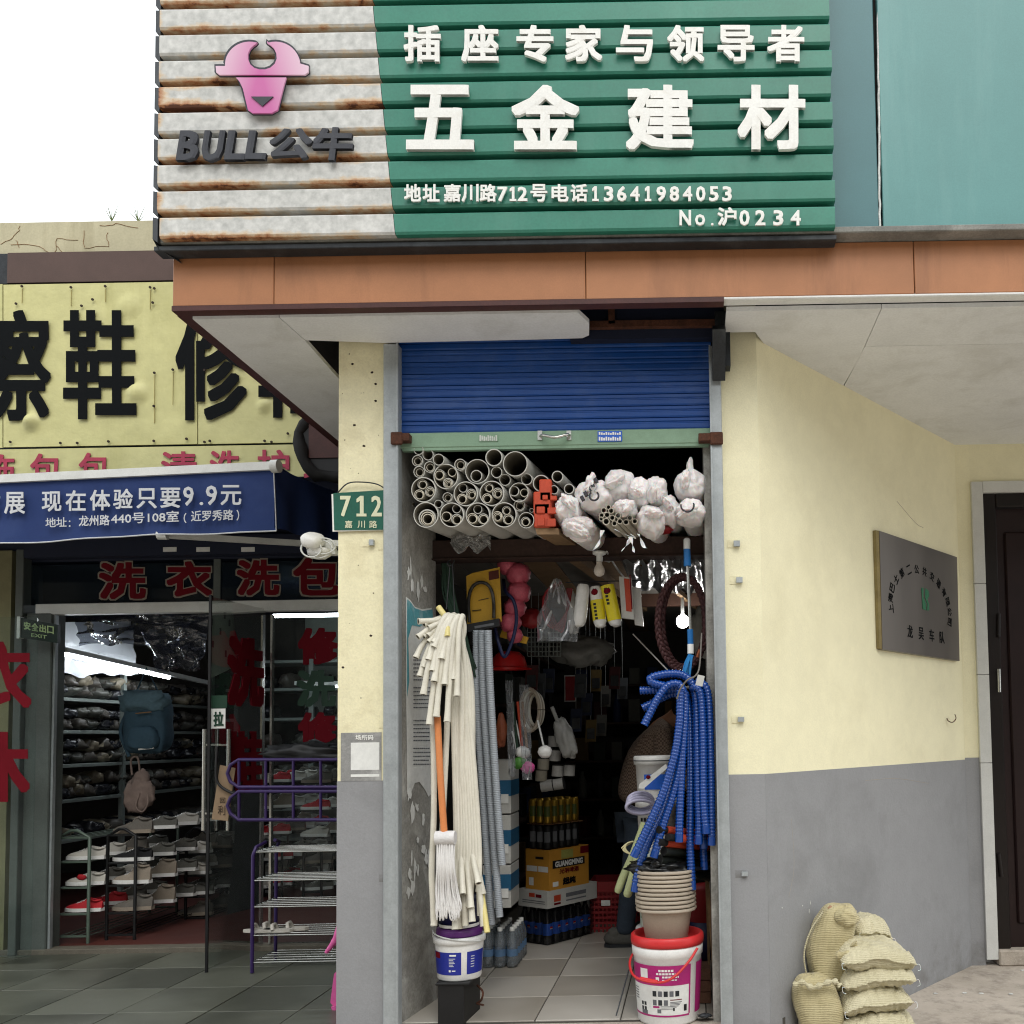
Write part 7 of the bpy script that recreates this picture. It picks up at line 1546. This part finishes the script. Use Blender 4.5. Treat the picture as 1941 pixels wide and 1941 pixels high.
MB().prism([P(a, b, .42) for a, b in ((1262, 1448), (1266, 1455), (1220, 1495), (1210, 1494), (1212, 1486))][::-1], V3(0, .003, 0)).build('tag', M['paper'], tc); MB().lump(P(1229, 1473, .415), (.012, .002, .01), .4, 3, 2, 10, 6).build('print', M['redletter'], tc)
gl = thing('foam_tubes', 'pair of pale green foam tubes tied with cream cord hanging left of the blue hoses', 'tubes', P(1178, 1705, .3)); gmm = mat('pale_green_foam', '#a9b083', .8, 0, .05, 6, .1)
MB().tube(spline([P(1222, 1560, .32), P(1200, 1620, .3), P(1182, 1660, .3), P(1170, 1692, .3)], 6), [.02] * 17 + [.019, .014], 12).build('tube', gmm, gl); MB().tube(spline([P(1226, 1570, .3), P(1208, 1630, .27), P(1194, 1680, .26), P(1188, 1700, .26)], 6), [.022] * 17 + [.02, .014], 12).build('tube', gmm, gl)
for k in range(7): MB().tube(spline([P(1200, 1595, .22), P(1190 - k * 1.5, 1598 + k * 2, .2), P(1178 + k * 3.5, 1608 + k * 2.2, .2)], 5), .004, 5).build('cord', mat('cream_cord', '#cfc79a', .8) if k == 0 else bpy.data.materials['cream_cord'], gl)
# poles and bricks at the right
MB().bar(P(1341, 1672, .3), P(1362, 1950, .12), .018).build('wooden_pole', M['wood'], label='long thin wooden batten leaning at the right behind the planters', cat='batten')
MB().bar(P(1338, 1640, .42), P(1345, 1860, .4), .012).build('wooden_pole', M['wood'], label='second darker batten leaning behind the long one', cat='batten')
for i in range(3): o_ = MB().box((X(1326, .3, 1900), .3, .0 + .056 * i), (X(1348, .3, 1900), .5, .053 + .056 * i), bev=.003).build('brick', M['brick'], label='brown brick, %s of the little stack beside the red rimmed bucket' % ('lowest', 'middle', 'top')[i], cat='brick', group='bricks beside the bucket')
MB().lathe([(0, .17), (.09, .17), (.1, .36), (0, .36)], V3(X(1335, .55, 1800), .55, 0), 24).build('bucket', mat('deep_navy_bucket', '#161a40', .4), label='dark navy bucket standing behind the bricks', cat='bucket')
MB().lathe([(0, .36), (.1, .36), (.1, .52), (.11, .53), (0, .55)], V3(X(1335, .55, 1700), .55, 0), 24).build('bucket', M['darkred'], label='dark red bucket on the navy one behind the batten', cat='bucket')
MB().lump(P(1336, 1925, .05), (.03, .02, .008), .5, 3, 3).build('dead_leaf', M['dark_steel'], label='dark scrap lying on the threshold at the right', cat='litter')
# ------------------------------------------------------------------ shopkeeper, stooping behind the blue hoses
def skin_body(name, chain, m, parent, sub=2):
    """chain: list of (index of previous or -1, position, radius)"""
    me = bpy.data.meshes.new(name); off = origin(parent)
    me.from_pydata([tuple(Vector(p) - off) for _, p, _ in chain], [(a, i) for i, (a, _, _) in enumerate(chain) if a >= 0], [])
    o = link(name, me, parent); me.materials.append(m)
    sk = o.modifiers.new('skin', 'SKIN'); sk.use_smooth_shade = True
    for i, (_, _, r) in enumerate(chain):
        rr = r if isinstance(r, tuple) else (r, r); me.skin_vertices[0].data[i].radius = rr; me.skin_vertices[0].data[i].use_root = (i == 0)
    s = o.modifiers.new('sub', 'SUBSURF'); s.levels = s.render_levels = sub; return o
yp = 1.45
px_ = lambda a, b, dy=0: P(a, b, yp + dy)
ft = PZ(1186, 1792, .0); pe = thing('person', 'person in brown checked knit sweater and jeans stooping inside the hardware shop', 'person', V3(ft.x, ft.y, 0))
hip = V3(ft.x + .10, ft.y + .06, .84); ch = V3(ft.x + .16, ft.y + .04, 1.15); sh = V3(ft.x + .27, ft.y - .0, 1.36); nk = V3(ft.x + .33, ft.y - .02, 1.42); hd = V3(ft.x + .42, ft.y - .03, 1.49)
skin_body('body', [(-1, hip + V3(0, 0, .02), .12), (0, ch, .12), (1, sh, .11), (2, nk, .05), (3, hd, (.085, .095)), (4, hd + V3(.03, 0, .07), .08)], M['skin'], pe)
skin_body('sweater', [(-1, hip + V3(-.01, 0, .02), (.16, .15)), (0, hip + V3(.0, 0, .14), (.165, .16)), (1, ch + V3(-.0, 0, .02), (.17, .17)), (2, sh + V3(-.02, 0, -.03), (.15, .17)), (3, sh + V3(.03, 0, .03), .08),
    (3, sh + V3(-.02, -.19, -.05), .07), (5, sh + V3(.03, -.24, -.3), .056), (6, sh + V3(.24, -.2, -.38), .045), (3, sh + V3(.02, .19, -.05), .07), (8, sh + V3(.08, .22, -.3), .055), (9, sh + V3(.28, .16, -.36), .044)], M['houndstooth'], pe)
skin_body('jeans', [(-1, hip, (.15, .14)), (0, hip + V3(-.0, -.09, -.08), .1), (1, V3(ft.x + .05, ft.y - .05, .46), .075), (2, V3(ft.x - .0, ft.y - .02, .12), .062), (3, V3(ft.x - .0, ft.y - .02, .07), .066), (0, hip + V3(.02, .09, -.08), .1), (5, V3(ft.x + .18, ft.y + .12, .46), .075), (6, V3(ft.x + .16, ft.y + .15, .08), .062)], M['jeans'], pe)
MB().lump(hd + V3(-.012, .0, .05), (.095, .09, .09), .08, 3, 2, 24, 16).lump(hd + V3(-.06, 0, -.0), (.05, .08, .07), .1, 3, 3, 18, 12).build('hair', M['hair'], pe)
hm_ = MB().lump(hd + V3(.0, -.09, .0), (.012, .01, .028), .1, 2, 1, 12, 8).lump(hd + V3(.105, 0, -.0), (.018, .012, .02), .05, 2, 1, 10, 6); hm_.build('ear', M['skin'], pe)
MB().lump(hd + V3(.085, -.03, .02), (.008, .009, .007), 0, 1, 1, 8, 6).lump(hd + V3(.085, .03, .02), (.008, .009, .007), 0, 1, 1, 8, 6).build('eyes', M['hair'], pe)
MB().lump(hd + V3(.085, 0, -.045), (.01, .022, .005), 0, 1, 1, 10, 6).build('mouth', mat('lip', '#8a5048', .5), pe)
for sgn, w_ in ((-1, sh + V3(.24, -.2, -.38)), (1, sh + V3(.28, .16, -.36))):
    ch_ = [(-1, w_, .026), (0, w_ + V3(.05, 0, -.01), (.03, .02)), (1, w_ + V3(.09, 0, -.015), (.034, .018))]
    for k in range(4):
        b_ = w_ + V3(.1, -.028 + .019 * k, -.018); L = (.03, .036, .034, .026)[k]
        ch_ += [(2, b_, .0095), (len(ch_), b_ + V3(L, .002 * (k - 1.5), -.012), .0088), (len(ch_) + 1, b_ + V3(L * 1.5, .003 * (k - 1.5), -.034), .008)]
    n = len(ch_); ch_ += [(1, w_ + V3(.055, -.035 * sgn, -.012), .011), (n, w_ + V3(.085, -.05 * sgn, -.022), .0095), (n + 1, w_ + V3(.105, -.048 * sgn, -.03), .0085)]
    skin_body('hand', ch_, M['skin'], pe, 1)
for q, (c, rz) in enumerate(((V3(ft.x - .03, ft.y - .02, 0), .1), (V3(ft.x + .12, ft.y + .15, 0), .1))):
    s_ = MB().prism([c + V3(x, y, 0) for x, y in ((-.1, -.035), (-.06, -.05), (.08, -.045), (.13, -.03), (.145, 0), (.13, .03), (.08, .045), (-.06, .04), (-.1, .03))], V3(0, 0, .022)).build('shoe_sole', M['dark_steel'], pe)
    MB().lump(c + V3(.015, 0, .05), (.12, .045, .048), .05, 2, 1, 24, 14, ex=.8).lump(c + V3(-.03, 0, .08), (.055, .042, .04), .05, 2, 1, 18, 12).build('shoe', M['shoe'], pe)
# ------------------------------------------------------------------ sandbags by the angled wall
def pillow(lab, c, L, W, H, rz=0, tilt=0, seed=0, m='sand2', roll_=0):
    t_ = thing('sandbag', lab, 'sandbag', c, 'woven sandbags piled against the grey wall', rz); RM = Matrix.Rotation(tilt, 3, 'Y') @ Matrix.Rotation(roll_, 3, 'X'); sd = V3(seed, seed * 2.3, 0)
    def f(u, v, s):
        a, b = u * 2 - 1, v * 2 - 1; e = (1 - abs(a) ** 3.2) ** .55 * (1 - abs(b) ** 3.0) ** .55 if abs(a) < 1 and abs(b) < 1 else 0
        x, y = a * L * (1 - .07 * (1 - b * b) * 0 - .06 * abs(b) ** 4), b * W * (1 - .08 * abs(a) ** 4 + .03 * math.sin(a * 5 + seed))
        z = s * H * e * (1 + .15 * noise.noise(V3(a * 1.6, b * 1.6, s) + sd)) + .004 * noise.noise(V3(a * 14, b * 3, s) + sd) * (1 + 2 * abs(a) ** 2) * (1 if e else 0) + .007 * math.sin(a * 21 + 4 * noise.noise(V3(a * 3, b * 3, seed))) * max(0, abs(b) - .4) * (1 if e > .0 else 0) - .012 * max(0, .2 - abs(noise.noise(V3(a * 2.2, b * 2.2, 3) + sd))) * 3
        z += .02 * noise.noise(V3(a * 1.2, b, 5) + sd) * 1.2 - .02 * a * a
        return RM @ V3(x, y, z + H * .72)
    mb = MB(); mb.grid(lambda u, v: f(u, v, 1), 52, 30); mb.grid(lambda u, v: f(u, v, -1) , 52, 30); mb.build('sack', M[m], t_, world=False)
    e1 = [f(i / 40, 0.0, 1) + V3(0, -.003 + .003 * math.sin(i * 2.1), .001 * math.sin(i * 3)) for i in range(41)]
    MB().tube(e1, [.0055 + .0015 * math.sin(i * 1.7) for i in range(41)], 6).build('hem', M['sand2'], t_, world=False)
    for s_ in (0, 40): p = e1[s_]; MB().tube(spline([p, p + V3(.012 if s_ else -.012, -.006, .002), p + V3(.016 if s_ else -.01, -.008, -.02), p + V3(.004, -.008, -.026)], 4), .0014, 5).build('thread', M['bagwhite'], t_, world=False)
    return t_
zg = ZG
cxs = X(1656, .16, 1850); yy = .16
pillow('lowest flat sandbag of the right pile, mostly below the frame', V3(cxs, yy, zg - .0), .19, .17, .068, .03, 0, 1, 'sand')
pillow('flat sandbag second from the bottom of the right pile', V3(cxs + .0, yy, zg + .10), .175, .155, .062, -.05, -.06, 2, 'sand2')
pillow('flat sandbag in the middle of the right pile with its hem bowed upward', V3(cxs - .005, yy, zg + .205), .165, .15, .062, .06, -.10, 3, 'sand2')
pillow('flat sandbag second from the top with white threads at its corner', V3(cxs + .012, yy + .01, zg + .315), .175, .15, .055, -.03, -.10, 4, 'sand2')
pillow('topmost flat sandbag of the right pile, sloping towards the right', V3(cxs + .002, yy + .02, zg + .395), .18, .155, .066, .04, .10, 5, 'sand2')
pillow('small sandbag peeking out behind the tall leaning one', V3(X(1640, .36, 1780), .36, zg + .47), .10, .1, .07, .4, .2, 6, 'sand2')
def tallbag(lab, cpx, cpy, y, w_, h_, tilt, seed, m, cap, top=False):
    c = P(cpx, cpy, y); t_ = thing('sandbag', lab, 'sandbag', V3(c.x, c.y, c.z - h_), 'woven sandbags piled against the grey wall'); mb = MB(); nu, nv = 56, 44; sd = V3(seed * 2.2, 0, seed); vs = []
    for i in range(nv + 1):
        t = i / nv; th = math.pi * t; zz = -math.cos(th); pr = math.sin(th) ** .42
        for k in range(nu):
            ph = 2 * math.pi * k / nu; d = V3(math.cos(ph), math.sin(ph), zz)
            wid = 1 + .12 * math.sin(zz * 1.4 - .3) - cap * max(0, zz) ** 2
            sq = (abs(math.cos(ph)) ** 3 + abs(math.sin(ph)) ** 3) ** (-1 / 3)
            q = 1 + .12 * noise.noise(d * 1.4 + sd) + .05 * noise.noise(d * 4 + sd) - .05 * max(0, .25 - abs(noise.noise(d * 2.6 + sd * 2))) * 4 * .5 + .014 * math.sin(zz * 30 + 3 * noise.noise(d * 1.5 + sd)) * (1 - abs(zz)) + .012 * math.sin(ph * 9 + zz * 3)
            x = math.cos(ph) * w_ * wid * pr * sq * .93 * q; y_ = math.sin(ph) * w_ * .72 * wid * pr * sq * .93 * q; z_ = zz * h_ * (1 + .03 * noise.noise(d * 2 + sd))
            x += tilt * (zz + 1) * h_ * .5 + .02 * math.sin(zz * 2.5 + seed)
            vs.append(V3(x, y_, z_) + c)
    mb.add(vs, [(i * nu + k, (i + 1) * nu + k, (i + 1) * nu + (k + 1) % nu, i * nu + (k + 1) % nu)[::-1] for i in range(nv) for k in range(nu)], 0, True)
    mb.build('sack', M[m], t_); return t_, c
t1_, c1_ = tallbag('upright sandbag standing at the lower left of the pile with a puckered top', 1547, 1928, .12, .118, .20, .0, 2, 'sand', .1)
pts = [P(a, b, .02) for a, b in ((1504, 1868), (1520, 1862), (1540, 1872), (1560, 1866), (1580, 1860), (1592, 1868))]
MB().tube(spline(pts, 6), [.012 + .005 * math.sin(i * 1.3) for i in range(31)], 8).build('puckered_hem', M['sand2'], t1_)
t2_, c2_ = tallbag('tall tan sandbag leaning on top of the upright one against the wall', 1570, 1795, .22, .118, .205, .22, 5, 'sand', .12)
MB().lump(P(1604, 1738, .17), (.055, .06, .05), .25, 2.2, 4, 26, 16).build('folded_top', M['sand'], t2_)
MB().lump(P(1577, 1722, .2), (.025, .02, .014), .4, 3, 2, 14, 8).build('tied_mouth', mat('reddish_tie', '#b08a6c', .8), t2_)
MB().tube(spline([P(1586, 1812, .1), P(1604, 1808, .08), P(1620, 1812, .09), P(1626, 1800, .1), P(1618, 1788, .1)], 6), [.016 + .005 * math.sin(i * 1.1) for i in range(25)], 8).build('bottom_hem', M['sand'], t2_)
MB().tube(spline([P(1531, 1860, .16), P(1524, 1810, .15), P(1536, 1765, .16), P(1560, 1728, .16)], 8), .004, 6).build('seam', M['sand2'], t2_)
# small litter on the pavement
for i, (px, py) in enumerate(((1773, 1884), (1828, 1883), (1860, 1884), (1916, 1885), (1938, 1840), (1700, 1930))):
    p = PZ(px, py, ZG); MB().lump(p + V3(0, 0, .003), (.014, .010, .004), .5, 3, i, 10, 6).build('litter', M['sealant'], label='small pale scrap on the pavement, %s' % ('nearest the sandbags', 'second out from the sandbags', 'in front of the door', 'at the right edge of the photo', 'by the door sill', 'beside the lowest sandbag')[i], cat='litter', group='pale scraps on the pavement')
